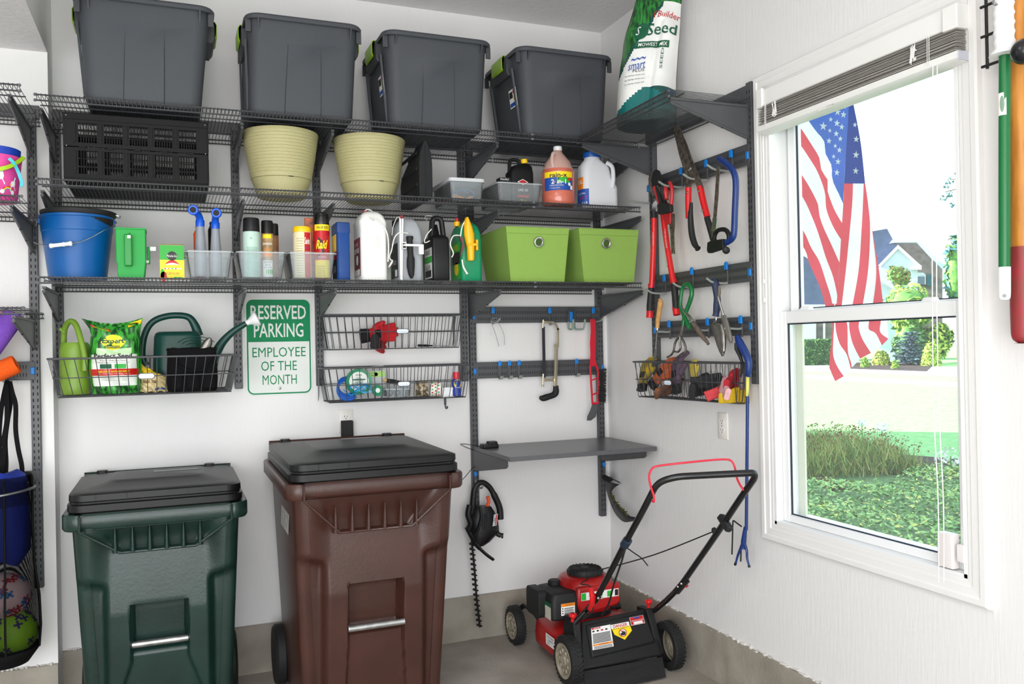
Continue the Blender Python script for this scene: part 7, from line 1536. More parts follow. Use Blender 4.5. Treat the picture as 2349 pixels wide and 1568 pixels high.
cart('dark green wheeled rubbish bin with a black lid', A.x, B.x, -.05, yf, PY(350, 1168, yf).z, CGN, .925, PY(360, 1265, yf).z, PY(360, 1345, yf).z, PY(370, 1388, yf).z, PY(370, 1470, yf + .09).z, .91, 'g', .944)
yf = -.93; A, B = PY(655, 1130, yf), PY(1070, 1105, yf); print('brown', A, B)
tb_ = cart('taller brown wheeled rubbish bin with a black lid', A.x, B.x, -.07, yf, PY(865, 1098, yf).z, CBR, 1.035, PY(860, 1222, yf).z, PY(860, 1295, yf).z, PY(865, 1348, yf).z, PY(875, 1433, yf + .09).z, .91, 'b', 1.04)
m = MB(); xs = A.x + (B.x - A.x) * .5 - (B.x - A.x) * .9 * .5 * .985 - .004; fn = plane_fn((xs, yf + .34, PY(665, 1200, yf + .3).z), (0, -1, 0), (.05, 0, 1))
for k in range(7): rect(m, fn, -.12 + .035 * k, -.10 + .035 * k, -.03, .05, 0); rect(m, fn, -.12 + .035 * k, -.095 + .035 * k, .03 - .02 * (k % 3), .045 - .02 * (k % 3), 0)
part(tb_, 'stencil', m, [mat('stencil white', '#cfcfcc', .6)], sm=0)
# ================================================================== LAWN MOWER
MR = mat('mower red', '#b01a1c', .3, var=.35, vscale=5, col2='#7d1412', spec=.5, thr=(.45, .75)); MBK = mat('mower black plastic', '#1e1e1f', .55, bump=.1, bscale=160, spec=.3); MTU = mat('mower tube black', '#141416', .25, spec=.6)
TYRE = mat('tyre rubber', '#1a1a1a', .75); HUB = mat('dusty hub', '#a39a88', .7, var=.35, vscale=20, col2='#7c7260')
t = T('lawn_mower', 'red walk-behind lawn mower with a black folded handle in the room corner', 'lawn mower', (-.375, -.45, 0))
def wheel(x, y, r, w, side):
    m = MB().lathe([(r * .70, -w / 2), (r * .93, -w / 2), (r, -w / 2 + .008), (r, w / 2 - .008), (r * .93, w / 2), (r * .70, w / 2)], (x, y, r), 40, (1, 0, 0), cap0=False, cap1=False); wh = part(t, 'wheel', m, TYRE)
    h = MB().lathe([(.0, .002), (.022, .004), (.024, -.004), (r * .55, -.007), (r * .60, .001), (r * .72, .003), (r * .72, -.012)], (x + side * w / 2, y, r), 36, (side, 0, 0), cap1=False); part(wh, 'hub', h, HUB, sm=50)
    b = MB()
    for k in range(9):
        a = 2 * pi * k / 9; b.sph((x + side * (w / 2 - .003), y + r * .42 * cos(a), r + r * .42 * sin(a)), (.006, .011, .011), 8, 6)
    part(wh, 'hub_boss', b, HUB, kind='stuff')
    tr = MB()
    for k in range(34):
        a = 2 * pi * k / 34
        for s in (-1, 1):
            c = V3(x + s * w * .24, y + (r + .0005) * cos(a + s * .06), r + (r + .0005) * sin(a + s * .06)); rad = V3(0, cos(a), sin(a)); tn = V3(s * .5, -sin(a), cos(a)).normalized(); bi = rad.cross(tn)
            tr.slab([c + bi * (w * .24) + tn * .004, c - bi * (w * .24) + tn * .004, c - bi * (w * .24) - tn * .004, c + bi * (w * .24) - tn * .004], rad, .003)
    part(wh, 'tread', tr, TYRE, kind='stuff', sm=0)
    return wh
wheel(-.612, -.725, .105, .05, -1); wheel(-.632, -.155, .092, .045, -1); wheel(-.112, -.752, .105, .05, 1); wheel(-.120, -.20, .092, .045, 1)
# deck
def dk(w, l, r, z, dy=0): return rrect(w, l, r, z, 8, -.372, -.44 + dy)
m = MB().loft([dk(.445, .53, .20, .055), dk(.455, .54, .205, .06), dk(.46, .545, .21, .10), dk(.45, .535, .205, .145), dk(.42, .50, .19, .175), dk(.36, .44, .17, .192), dk(.30, .36, .15, .197), dk(.27, .33, .13, .212), dk(.2, .25, .1, .214)]); part(t, 'deck', m, MR, sm=60)
m = MB().loft([rrect(.26, .27, .12, .205, 8, -.385, -.43), rrect(.25, .26, .12, .255, 8, -.385, -.43), rrect(.22, .22, .1, .26, 8, -.385, -.43)]); part(t, 'engine_base', m, MBK)
EX, EY = -.40, -.47
m = MB().loft([[(EX + p[0], EY + p[1], p[2]) for p in l] for l in (rrect(.20, .23, .07, .245, 8), rrect(.235, .25, .09, .262, 8), rrect(.25, .26, .10, .34, 8), rrect(.245, .255, .11, .372, 8), rrect(.225, .235, .11, .392, 8), rrect(.20, .205, .10, .398, 8), rrect(.17, .17, .084, .40, 8))]); part(t, 'engine_shroud', m, MR, sm=60)
m = MB().lathe([(.082, .396), (.084, .402), (.084, .418), (.078, .426), (.05, .430)], (EX + .005, EY, 0), 40); g = part(t, 'recoil_grille', m, MBK)
m = MB()
for k in range(22):
    a = 2 * pi * k / 22; p = lambda r, b: V3(EX + .005 + r * cos(a + b), EY + r * sin(a + b), .4285 + (.078 - r) * .04); m.tube([p(.024, .5), p(.045, .3), p(.074, 0)], .0022, 5)
    m.tube([V3(EX + .005 + .0845 * cos(a), EY + .0845 * sin(a), .404), V3(EX + .005 + .0845 * cos(a + .05), EY + .0845 * sin(a + .05), .418)], .003, 4)
part(g, 'grille_fin', m, MATTE, kind='stuff')
# side of the shroud facing the camera, with its label strip
m = MB().prism([(EX - .085, .245), (EX - .105, .30), (EX - .10, .375), (EX + .12, .378), (EX + .125, .29), (EX + .105, .27)], EY - .135, EY - .10, 'y'); part(t, 'shroud_front', m, MR, bev=.012)
m = MB(); fn = plane_fn((EX + .01, EY - .1365, .333), (1, 0, 0), (0, 0, 1)); rect(m, fn, -.095, .10, -.018, .018, 0); fn2 = plane_fn((EX + .01, EY - .1372, .333), (1, 0, 0), (0, 0, 1)); rect(m, fn2, -.094, -.07, -.016, .016, 4); rect(m, fn2, .04, .062, -.014, .012, 4); disc(m, fn2, -.045, .002, .009, 1, 10); rect(m, fn2, -.03, -.022, -.01, .01, 1); disc(m, fn2, .01, 0, .007, 4, 10); rect(m, fn2, .08, .098, -.014, .014, 1); part(t, 'shroud_label', m, INKS, sm=0)
# air filter / muffler boxes on the left
m = MB().loft(shift([rrect(.13, .20, .02, .235), rrect(.15, .22, .025, .245), rrect(.15, .22, .025, .325), rrect(.13, .20, .03, .352), rrect(.10, .17, .03, .358)], EX - .155, EY - .02)); part(t, 'air_filter_box', m, MBK, bev=.003)
m = MB().loft([[(EX - .235 + q, EY + .02 + p[0], p[1] + .295) for p in rr2(-.075, .075, -.065, .062, .025, 4)] for q in (-.028, -.022, .012, .016)]); part(t, 'filter_cover', m, MBK, bev=.004)
m = MB().lathe([(.030, .345), (.032, .35), (.032, .372), (.026, .378)], (EX - .14, EY + .035, 0), 24); part(t, 'fuel_cap', m, MBK); part(t, 'fuel_neck', MB().lathe([(.04, .32), (.034, .35)], (EX - .14, EY + .035, 0), 24), MBK)
fn = plane_fn((EX - .145, EY - .1312, .285), (1, 0, 0), (0, 0, 1)); m = MB(); rect(m, fn, -.04, .03, -.026, .028, 0); fn2 = plane_fn((EX - .145, EY - .1318, .285), (1, 0, 0), (0, 0, 1)); rect(m, fn2, -.04, .03, .014, .028, 7); text(m, 'WARNING', fn2, .0, .021, .045, .008, 1)
for k in range(3): disc(m, fn2, -.032, .006 - .011 * k, .0035, 1, 6); rect(m, fn2, -.024, .024, .004 - .011 * k, .007 - .011 * k, 1); rect(m, fn2, -.024, .018, -.001 - .011 * k, .001 - .011 * k, 1)
part(t, 'warning_label', m, INKS, sm=0)
fn = plane_fn((EX - .2312, EY - .085, .28), (0, -1, 0), (0, 0, 1)); m = MB(); rect(m, fn, -.035, .035, -.04, .035, 0); rect(m, plane_fn((EX - .2318, EY - .085, .28), (0, -1, 0), (0, 0, 1)), -.035, .035, .018, .035, 6); part(t, 'side_label', m, [mat('dusty label', '#c9c6b4', .6)] + INKS[1:], sm=0)
# front height arm
m = MB().tube([(-.60, -.13, .16), (-.585, -.16, .185), (-.575, -.24, .175), (-.57, -.34, .14)], [.012, .016, .014, .012], 8, flat=.5); part(t, 'height_lever', m, MBK)
m = MB(); fn = plane_fn(PX(1262, 1470, -.6045), (0, -.98, 0), (0, .0, 1)); rect(m, fn, -.05, .05, -.026, .026, 0); fn2 = plane_fn(PX(1262, 1470, -.6055), (0, -1, 0), (0, 0, 1)); text(m, 'MODEL NUMBER', fn2, 0, .014, .075, .007, 1); text(m, '11A-02BT729', fn2, 0, -.002, .06, .009, 1); text(m, 'SERIAL', fn2, -.02, -.016, .03, .006, 1); part(t, 'model_label', m, INKS, sm=0)
# discharge door
TL, TR, BR_, BL_ = PY(1330, 1428, -.655), PY(1482, 1397, -.655), PY(1517, 1505, -.775), PY(1334, 1538, -.775)
n = (TR - TL).cross(BL_ - TL).normalized(); n = n if n.y < 0 else -n
m = MB().loft([[TL, TR, BR_, BL_], [p + n * .02 for p in (TL, TR, BR_, BL_)]]); door = part(t, 'discharge_door', m, MBK, bev=.008)
def dp(s, q, k=.0215): return TL * (1 - s) * (1 - q) + TR * s * (1 - q) + BR_ * s * q + BL_ * (1 - s) * q + n * k
m = MB().loft([[dp(.05, .10, .019), dp(.93, .08, .019), dp(.955, .74, .019), dp(.10, .82, .019)], [dp(.07, .12, .030), dp(.91, .10, .030), dp(.935, .70, .030), dp(.12, .78, .030)]]); part(door, 'raised_panel', m, MBK, bev=.004)
W2 = lambda k: (lambda a, b: dp(a, b, k))
m = MB(); f1, f2 = W2(.0308), W2(.0315)
rect(m, f1, .12, .395, .20, .66, 0); rect(m, f2, .125, .25, .205, .24, 2); text(m, 'DANGER', f2, .20, .222, .08, .028, 0)
for k in range(4): disc(m, f2, .15 + .06 * k, .28, .018, (1, 1, 2, 1)[k], 10)
for k in range(8): rect(m, f2, .135, .375, .335 + .026 * k, .350 + .026 * k, 1, 1)
rect(m, f2, .13, .39, .55, .585, 7); text(m, 'WARNING', f2, .27, .567, .13, -.026, 1)
for k in range(3): rect(m, f2, .14, .38, .60 + .02 * k, .61 + .02 * k, 1)
rect(m, f1, .40, .66, .17, .30, 0); rect(m, f2, .40, .66, .17, .215, 1); text(m, 'DANGER', f2, .53, .262, .20, -.065, 2, .02)
pts = [(.405, .30), (.665, .30), (.675, .41), (.555, .57), (.43, .43)]; m.add([f1(a, b) for a, b in pts], [tuple(range(5))], 3)
f3, f4 = W2(.0322), W2(.0330); disc(m, f2, .545, .42, .056, 2, 24, .085); disc(m, f3, .545, .42, .046, 0, 24, .070)
m.add([f4(a, b) for a, b in ((.515, .475), (.575, .475), (.583, .43), (.577, .385), (.568, .42), (.563, .37), (.556, .415), (.548, .365), (.541, .415), (.533, .375), (.529, .43), (.512, .42), (.508, .435))], [tuple(range(13))], 1)
m.add([f4(a, b) for a, b in ((.505, .37), (.515, .36), (.56, .40), (.55, .41))], [(0, 1, 2, 3)], 2); text(m, 'KEEP HANDS AND FEET AWAY', f2, .535, .318, .24, -.018, 1)
rect(m, f1, .68, .88, .14, .31, 0); rect(m, f2, .685, .875, .145, .30, 2); rect(m, f3, .72, .85, .245, .295, 0); text(m, 'SERVICE HOTLINE', f3, .78, .222, .17, -.024, 0); rect(m, f3, .745, .815, .150, .185, 5)
part(door, 'warning_stickers', m, INKS, sm=0)
part(t, 'trailing_flap', MB().slab([BL_ + V3(.0, -.005, .0), BR_ + V3(0, -.005, 0), PZ(1527, 1552, .008), PZ(1350, 1592, .008)], (0, -1, .3), .004), mat('flap rubber', '#1c1c1e', .75), sm=0)
part(t, 'hinge_wire', MB().tube(smooth_path([dp(.0, -.02, .03), dp(.15, -.16, .05), dp(.05, -.55, .12), dp(-.08, -.7, .10), dp(.15, -.9, .02)], 6), .003, 6), MATTE)
for (u0, v0), (u1, v1), x_, nm in (((1322, 1415), (1334, 1545), -.585, 0), ((1490, 1395), (1518, 1500), -.15, 1)):
    a, b = PY(u0, v0, -.70), PY(u1, v1, -.775); m = MB().loft([[a + V3(-.018, 0, .0), a + V3(.018, 0, .0), a + V3(.018, .09, -.01), a + V3(-.018, .09, -.01)], [b + V3(-.014, 0, 0), b + V3(.014, 0, 0), b + V3(.02, .16, 0), b + V3(-.02, .16, 0)]]); part(t, 'handle_bracket', m, MBK, bev=.004)
    k = PY(*((1314, 1416), (1488, 1384))[nm], -.70); part(t, 'knob', MB().lathe([(.008, -.02), (.008, 0), (.015, .004), (.015, .016), (.01, .02)], k, 12, (0, -.2, 1)).box(k + V3(0, 0, .012), (.036, .012, .012)), RED, bev=.002)
# handle
lx, rx = -.55, -.20
LP = [PX(1332, 1420, lx), PX(1367, 1375, lx), PX(1437, 1240, lx), PX(1478, 1165, lx)]; TLp, TRp = V3(-.505, -1.40, .995), V3(-.197, -1.515, 1.005)
RP = [PX(1560, 1345, rx), PX(1640, 1230, rx), PX(1700, 1140, rx)]
up = fillet([LP[1], LP[2], LP[3], PX(1508, 1106, lx + .02), TLp + (TRp - TLp) * .08] + [TLp + (TRp - TLp) * .5, TRp + V3(-.01, -.004, .0), PX(1731, 1096, rx), RP[2], RP[1], RP[0]], .06, 6)
part(t, 'upper_handle', MB().tube(up, .0128, 14), MTU)
part(t, 'lower_handle', MB().tube([PY(1318, 1428, -.70), PY(1345, 1400, -.73), LP[1], LP[1] + (LP[2] - LP[1]) * .12], .0125, 12, flat=.9), MTU); part(t, 'lower_handle', MB().tube([PY(1500, 1400, -.70), PX(1530, 1375, rx), RP[0], RP[0] + (RP[1] - RP[0]) * .10], .0125, 12), MTU)
a = PX(1352, 1392, lx - .012); part(t, 'wing_lever', MB().tube([PX(1355, 1350, lx - .02), PX(1360, 1368, lx - .025), PX(1358, 1385, lx - .025), PX(1352, 1396, lx - .02)], [.010, .013, .012, .008], 10), RED)
m = MB()
for u, v, x_ in ((1372, 1371, lx - .015), (1380, 1371, lx + .01), (1555, 1345, rx - .014), (1563, 1338, rx - .014)): m.sph(PX(u, v, x_), (.006, .006, .006), 10, 8)
part(t, 'bolt', m, CHROME, kind='stuff'); part(t, 'wing_lever', MB().tube([PX(1572, 1345, rx + .02), PX(1577, 1340, rx + .03)], .008, 8), RED); part(t, 'joint_plate', MB().tube([PX(1552, 1356, rx), PX(1574, 1330, rx)], .017, 10, flat=.7), MTU)
bl_ = smooth_path([PX(1496, 1148, lx + .0), PX(1500, 1150, lx), PX(1500, 1138, lx), PX(1492, 1112, lx), PX(1489, 1092, lx), PX(1494, 1077, lx + .01), PX(1506, 1069, lx + .03), TLp * .85 + TRp * .15 + V3(0, .03, .044), TLp * .5 + TRp * .5 + V3(0, .04, .048), PX(1662, 1053, -.27), PX(1678, 1057, -.25), PX(1686, 1072, -.24), PX(1690, 1094, -.235), PX(1698, 1112, -.22), PX(1707, 1124, -.21)], 5)
part(t, 'bail_bar', MB().tube(bl_, .0042, 8), mat('bail red', '#d42a3f', .35))
part(t, 'starter_cord', MB().tube(smooth_path([V3(EX + .085, EY - .01, .41), PX(1500, 1272, -.30), PX(1640, 1217, rx)], 5), .0028, 6), MATTE)
a = PX(1640, 1219, rx); part(t, 'cord_guide', MB().lathe([(.008, -.016), (.012, -.008), (.012, .008), (.008, .016)], a, 10, (0, .6, .8)), MATTE)
a, b = PX(1650, 1188, rx), PX(1677, 1210, rx); part(t, 'cord_handle', MB().box((a + b) / 2, (.03, .028, .075), Matrix.Rotation(radians(-52), 3, 'X') @ Matrix.Rotation(.3, 3, 'Z')), MATTE, bev=.006)
m = MB().tube(smooth_path([up[8] if False else LP[3] + V3(.012, 0, 0), PX(1440, 1245, lx + .016), PX(1425, 1290, lx + .016), PX(1408, 1340, lx + .02), PX(1396, 1385, lx + .05), PX(1380, 1410, lx + .06)], 6), .004, 6).tube(smooth_path([PX(1437, 1255, lx + .02), PX(1455, 1268, lx + .03), PX(1472, 1280, lx + .04), PX(1486, 1297, lx + .05)], 5), .0025, 6); part(t, 'control_cable', m, MATTE)
part(t, 'cable_clip', MB().tube([PX(1432, 1250, lx), PX(1440, 1238, lx)], .019, 10), mat('clip blue grey', '#22303f', .4))
m = MB().loft([[(-.27 + .07 * a, -.36 + .12 * b, z) for a, b in ((-1, -1), (1, -1), (1, 1), (-1, 1))] for z in (.20, .235)]); part(t, 'belt_cover', m, MBK, bev=.02)
# ================================================================== LEFT BAY
yc = -.50; c = PY(-14, 470, yc); rt = PY(52, 362, yc).x - PY(-14, 362, yc).x; rb = (PY(40, 468, yc).x - c.x); zb = 2.062; zt = PY(0, 362, yc).z
PINK = mat('pink bucket plastic', '#e0489f', .4)
t = T('pink_bucket', 'pink toy bucket with a lime handle and unicorn print at the left edge', 'bucket', (c.x, yc, zb))
part(t, 'pail', MB().lathe([(rb * .97, zb), (rb, zb + .005), (rt * .98, zt - .02), (rt, zt - .012), (rt, zt), (rt * .96, zt)], (c.x, yc, 0), 48), PINK)
fnb = lambda a, b: V3(c.x + (rb + (rt - rb) * b / (zt - zb) + .0012) * cos(-pi / 2 + a), yc + (rb + (rt - rb) * b / (zt - zb) + .0012) * sin(-pi / 2 + a), zb + b)
m = MB(); H = zt - zb
def blobp(L, k): m.add([fnb(a, b * H) for a, b in L], [tuple(range(len(L)))], k)
for ox, oz, s in ((.42, .50, 1.0), (1.0, .36, .8), (-.2, .45, 1.0)):
    P_ = lambda L: [(ox + a * s, oz + b * s) for a, b in L]
    blobp(P_([(-.16, -.06), (.10, -.06), (.14, .02), (.10, .12), (.16, .18), (.08, .22), (.02, .12), (-.16, .06)]), 0); blobp(P_([(-.14, -.05), (-.10, -.05), (-.15, -.2), (-.19, -.2)]), 0); blobp(P_([(.06, -.05), (.10, -.05), (.2, -.14), (.17, -.17)]), 0)
    blobp(P_([(.02, .12), (.06, .22), (.0, .2), (-.05, .08)]), 8); blobp(P_([(-.16, .05), (-.24, -.02), (-.2, -.08)]), 7)
for ox, oz in ((.75, .18), (.1, .16)):
    for k, cc in enumerate((2, 7, 3, 9)):
        r0, r1 = .26 - .03 * k, .26 - .03 * (k + 1); m.add([fnb(ox + r * cos(pi * q / 8), (oz + r * .5 * sin(pi * q / 8)) * H) for q in range(9) for r in (r1, r0)], [(2 * q, 2 * q + 1, 2 * q + 3, 2 * q + 2) for q in range(8)], cc)
    for dx in (-.24, .24): disc(m, lambda a, b: fnb(a, b * H) + V3(0, -.001, 0), ox + dx, oz, .09, 0, 12, .05)
for k in range(12): disc(m, lambda a, b: fnb(a, b * H), -.3 + .16 * k, (.75, .68, .3, .8)[k % 4], .014, 0, 6, .012)
part(t, 'print', m, INKS + [ink('violet', '#8a66b8'), ink('teal', '#37bfc4')], sm=0)
part(t, 'lime_handle', MB().tube(smooth_path([PY(-60, 376, yc - rt), PY(-20, 388, yc - rt - .01), PY(15, 384, yc - rt), PY(40, 372, yc - rt * .6), PY(54, 361, yc - .02)], 6), .010, 4, flat=.35, upv=(0, 1, 0)), mat('lime strap', '#a8cf1c', .4))
part(t, 'teal_handle', MB().tube(smooth_path([PY(20, 363, yc - rt * .9), PY(30, 372, yc - rt * .85), PY(40, 390, yc - rt * .7), PY(48, 412, yc - rt * .6), PY(50, 424, yc - rt * .55), PY(46, 426, yc - rt * .55)], 6), .008, 4, flat=.35, upv=(0, 1, 0)), mat('teal strap', '#2fb9c9', .4))
t = T('blue_toy_bucket', 'blue toy bucket nested in the pink one, its blue rim showing', 'bucket', (c.x, yc, zb + .03)); part(t, 'pail', MB().lathe([(rb * .9, zb + .03), (rt * .93, zt - .02), (rt * .97, zt + .028), (rt * .93, zt + .03), (rt * .88, zt - .03)], (c.x, yc, 0), 48), mat('toy bucket blue', '#1b3fb0', .4))
def noodle(label, P, Q, r, col):
    d = (Q - P).normalized(); L = (Q - P).length; t = T('foam_noodle', label, 'pool noodle', P); part(t, 'foam', MB().lathe([(r * .38, .004), (r * .9, 0), (r, .006), (r, L - .006), (r * .9, L), (r * .38, L - .004)], P, 28, d, cap0=False, cap1=False), mat('foam ' + col, col, .9, bump=.35, bscale=160, spec=.1)); part(t, 'hollow', MB().lathe([(r * .40, .02), (r * .38, .005)], P, 18, d, cap1=False), MATTE)
yn = -.40; noodle('purple foam pool noodle slanting down behind the left shelf bracket', PY(36, 718, yn), PY(-70, 865, yn), .040, '#7a4fb5'); noodle('pink foam pool noodle behind the purple one at the photo edge', PY(0, 712, yn + .07), PY(-90, 830, yn + .07), .038, '#d98aa8'); noodle('orange foam pool noodle end in front of the left tool rail', PY(38, 834, yn - .06), PY(-90, 890, yn - .06), .036, '#e0591f')
# mesh ball bag
P = PY(14, 868, YJ - .05); t = T('strap_hook', 'grey rubber hook on the left rail carrying the black bag straps', 'hook', P); part(t, 'prong', MB().tube(fillet([P + V3(-.006, .02, .02), P + V3(-.006, .01, -.008), P + V3(.0, -.06, -.008), P + V3(.004, -.07, .008)], .01), .006, 8), GREYRUB); part(t, 'stem', MB().box(P + V3(-.004, .016, .03), (.014, .008, .07)), METAL)
yc = -.36; t = T('mesh_ball_bag', 'black mesh ball bag with long straps hanging on the left bay wall', 'bag', PY(10, 1525, yc)); BAGK = mat('bag webbing', '#0e0e10', .8, spec=.15)
for k, L in enumerate(([(17, 872), (10, 900), (2, 945), (-2, 1000), (-1, 1060), (-4, 1095)], [(19, 874), (24, 920), (18, 960), (12, 1010), (14, 1060), (12, 1095)], [(22, 874), (28, 900), (36, 930), (36, 985), (42, 1030), (50, 1068), (50, 1095)], [(14, 880), (16, 960), (8, 1010), (10, 1030), (2, 1090)])):
    y0 = YJ - .10 - .012 * k; m = MB().tube(smooth_path([PY(u, v, y0 - (yc + .10 - y0) * -1 * (v - 870) / 230 * .6) for u, v in L], 5), .012, 4, flat=.12, upv=(0, 1, 0)); part(t, 'strap', m, BAGK)
C = PY(4, 1300, yc); R0 = (PY(80, 1120, yc).x - PY(4, 1120, yc).x); zz = lambda v: PY(4, v, yc).z
prf = [(R0 * .94, zz(1090)), (R0 * .97, zz(1130)), (R0 * .96, zz(1200)), (R0 * 1.0, zz(1300)), (R0 * 1.13, zz(1370)), (R0 * 1.16, zz(1440)), (R0 * 1.10, zz(1490))]
part(t, 'mesh', MB().lathe(prf, (C.x, yc, 0), 40, cap0=False, cap1=False), netting('bag netting', fill=.68), sm=60)
part(t, 'base', MB().lathe([(R0 * .3, zz(1530)), (R0 * .8, zz(1520)), (R0 * 1.10, zz(1492)), (R0 * 1.11, zz(1485))], (C.x, yc, 0), 40), BAGK); part(t, 'top_band', MB().lathe([(R0 * .95, zz(1092)), (R0 * .99, zz(1096)), (R0 * 1.0, zz(1150)), (R0 * .97, zz(1156))], (C.x, yc, 0), 40, cap0=False, cap1=False), netting('bag band', scale=260, fill=.25))
m = MB().tube([V3(C.x + R0 * .25 * 1, yc - r_ * .97, z_) for r_, z_ in prf], .004, 6); part(t, 'seam', m, BAGK)
m = MB().tube([V3(C.x + r_ * 1.0, yc - .01, z_) for r_, z_ in prf], .005, 6); part(t, 'seam', m, BAGK)
t = T('blue_cloth_bundle', 'bright blue cloth bundle in the top of the mesh bag', 'cloth', (C.x, yc, zz(1285))); m = MB(); n = 36; L = []
for v, r_ in ((1085, .55), (1098, .80), (1150, .86), (1220, .88), (1260, .84), (1285, .6)): L.append([V3(C.x + R0 * r_ * (1 + .05 * sin(7 * a + v * .02)) * cos(a), yc + R0 * r_ * (1 + .05 * sin(5 * a)) * sin(a), zz(v) - .012 * cos(a) * (v > 1200) + .01 * sin(3 * a)) for a in [2 * pi * j / n for j in range(n)]])
part(t, 'cloth', m.loft(L), mat('cloth royal blue', '#0f2f9c', .7))
def ball(label, c, r, c1, c2, c3, seed, n=26):
    t = T('play_ball', label, 'ball', c - V3(0, 0, r)); part(t, 'shell', MB().sph(c, r, 32, 20), mat('ball ' + c1, c1, .5)); random.seed(seed); m = MB()
    for k in range(n):
        a, b = random.uniform(-pi, 0), random.uniform(-1.1, 1.1); nrm = V3(cos(a) * cos(b), sin(a) * cos(b), sin(b)); e = nrm.orthogonal().normalized(); g = nrm.cross(e); f = plane_fn(c + nrm * (r + .0006), e, g); q = random.uniform(0, pi)
        for s in (0, pi / 2): m.add([f(x * cos(q + s) - y * sin(q + s), x * sin(q + s) + y * cos(q + s)) for x, y in ((-.016, -.004), (.016, -.004), (.016, .004), (-.016, .004))], [(0, 1, 2, 3)], k % 2)
    part(t, 'star_print', m, [ink('b' + c2, c2), ink('b' + c3, c3)], sm=0)
ball('white and red printed play ball in the middle of the mesh bag', V3(C.x + .01, yc, zz(1368)), R0 * .80, '#d9b9bb', '#b3262e', '#2a6fb0', 3, 34)
ball('lime green printed play ball low in the mesh bag', V3(C.x + .035, yc - .01, zz(1450)), R0 * .96 * .82, '#8cc01e', '#3d2f6e', '#3d2f6e', 5, 26)
t = T('ring_rack', 'black and steel ring rack at the mouth of the mesh bag', 'rack', (C.x, YJ - .03, zz(1120)))
m = MB().tube([V3(C.x + R0 * 1.03 * cos(a), yc + R0 * 1.03 * sin(a), zz(1128) + .012 * cos(a)) for a in [-pi * .95 + pi * 1.0 * k / 20 for k in range(21)]] , .005, 8); part(t, 'front_ring', m, mat('rack steel', '#6b6d70', .35, .7))
m = MB().tube([V3(C.x + R0 * 1.03 * cos(a), yc + R0 * 1.03 * sin(a), zz(1128) + .012 * cos(a)) for a in [pi * .05 + pi * .45 * k / 10 for k in range(11)]] + [V3(XL, YJ - .03, zz(1112))], .006, 8); part(t, 'rear_ring', m, WIRE)
part(t, 'cross_plate', MB().bx(C.x - .12, XL + .01, YJ - .034, YJ - .042, zz(1118), zz(1096)), METAL)
# ================================================================== OUTSIDE
GZ = -.30
ND = Vector((.7071, .7071, 0))
def PDm(u, v, D): d = _ray(u, v); return CC + d * ((D - CC.dot(ND)) / d.dot(ND))
GRS = mat('lawn grass', '#8cba78', .95, var=.35, vscale=9, col2='#74a860', bump=.5, bscale=90, spec=.1); PAVE = mat('pale pavement', '#cfcac2', .9, var=.1, vscale=2); MUL = mat('dark mulch', '#4a403c', .95, var=.4, vscale=14, bump=.6, bscale=60, spec=.1)
struct('lawn', MB().bx(.13, 140, -60, 140, GZ - .2, GZ), GRS)
def gstrip(nm, pts, m, h=.012):
    P = [PZ(u, v, GZ) for u, v in pts]; return struct(nm, MB().slab([p + V3(0, 0, .0) for p in P], (0, 0, 1), h), m)
# long strips: take two photo points for direction and run them on past the window
def longstrip(nm, a, b, wdt, m, h):
    A, B = PZ(*a, GZ), PZ(*b, GZ); d = (B - A).normalized(); n = V3(-d.y, d.x, 0); n = n if n.dot(ND) > 0 else -n; A, B = A - d * 60, B + d * 60
    return struct(nm, MB().slab([A, B, B + n * wdt, A + n * wdt], (0, 0, 1), h), m)
longstrip('sidewalk', (1852, 868), (2183, 886), 2.0, PAVE, .02); longstrip('road', (1852, 850), (2183, 862), 8.5, mat('road surface', '#a8a9ad', .9), .012)
bed0 = MB(); c0 = PZ(1960, 1100, GZ); bed0.slab([c0 + V3(2.6 * cos(a), 2.6 * sin(a), 0) for a in [2 * pi * k / 24 for k in range(24)]], (0, 0, 1), .02); struct('mulch_bed', bed0, MUL)
# unseen house mass and roof, added and sized to throw shade over the beds
HSD = mat('house siding', '#d8d6d0', .8)
struct('shade_house_body', MB().bx(-9, .12, .13, 17, GZ, 6.6), HSD); struct('shade_upper_floor', MB().bx(-9, .12, -5.42, .12, 3.31, 6.6), HSD); rf = MB().prism([(-9.6, 6.61), (.7, 6.61), (-4.4, 9.6)], -5.9, 17.4, 'y'); struct('shade_house_roof', rf, mat('roof shingle', '#4d5157', .9, var=.3, vscale=6))
def gD(u, v): return PZ(u, v, GZ).dot(ND)
LEAFM = {}
def leafmat(n, c, c2): return mat('leaf ' + n, c, .7, var=.5, vscale=2.5, col2=c2, spec=.2)
def leaves(mb, c, rad, n, size, mi=0, flat=0, up=.3, shell=.5, half=False):
    for k in range(n):
        while True:
            p = V3(random.uniform(-1, 1), random.uniform(-1, 1), random.uniform(-1, 1))
            if shell < p.length < 1: break
        if half: p.z = abs(p.z) * (1 if abs(p.x) < .3 else 1)
        q = V3(c[0] + p.x * rad[0], c[1] + p.y * rad[1], c[2] + p.z * rad[2]); nr = (p + V3(random.gauss(0, .5), random.gauss(0, .5), random.gauss(up, .5))).normalized(); e = nr.orthogonal().normalized(); e = (Matrix.Rotation(random.uniform(0, 6.28), 3, nr) @ e); g = nr.cross(e); s = size * random.uniform(.6, 1.3)
        mb.add([q - e * s, q - g * s * .45, q + e * s, q + g * s * .45], [(0, 1, 2, 3)], mi if not hasattr(mi, '__len__') else random.choice(mi))
    return mb
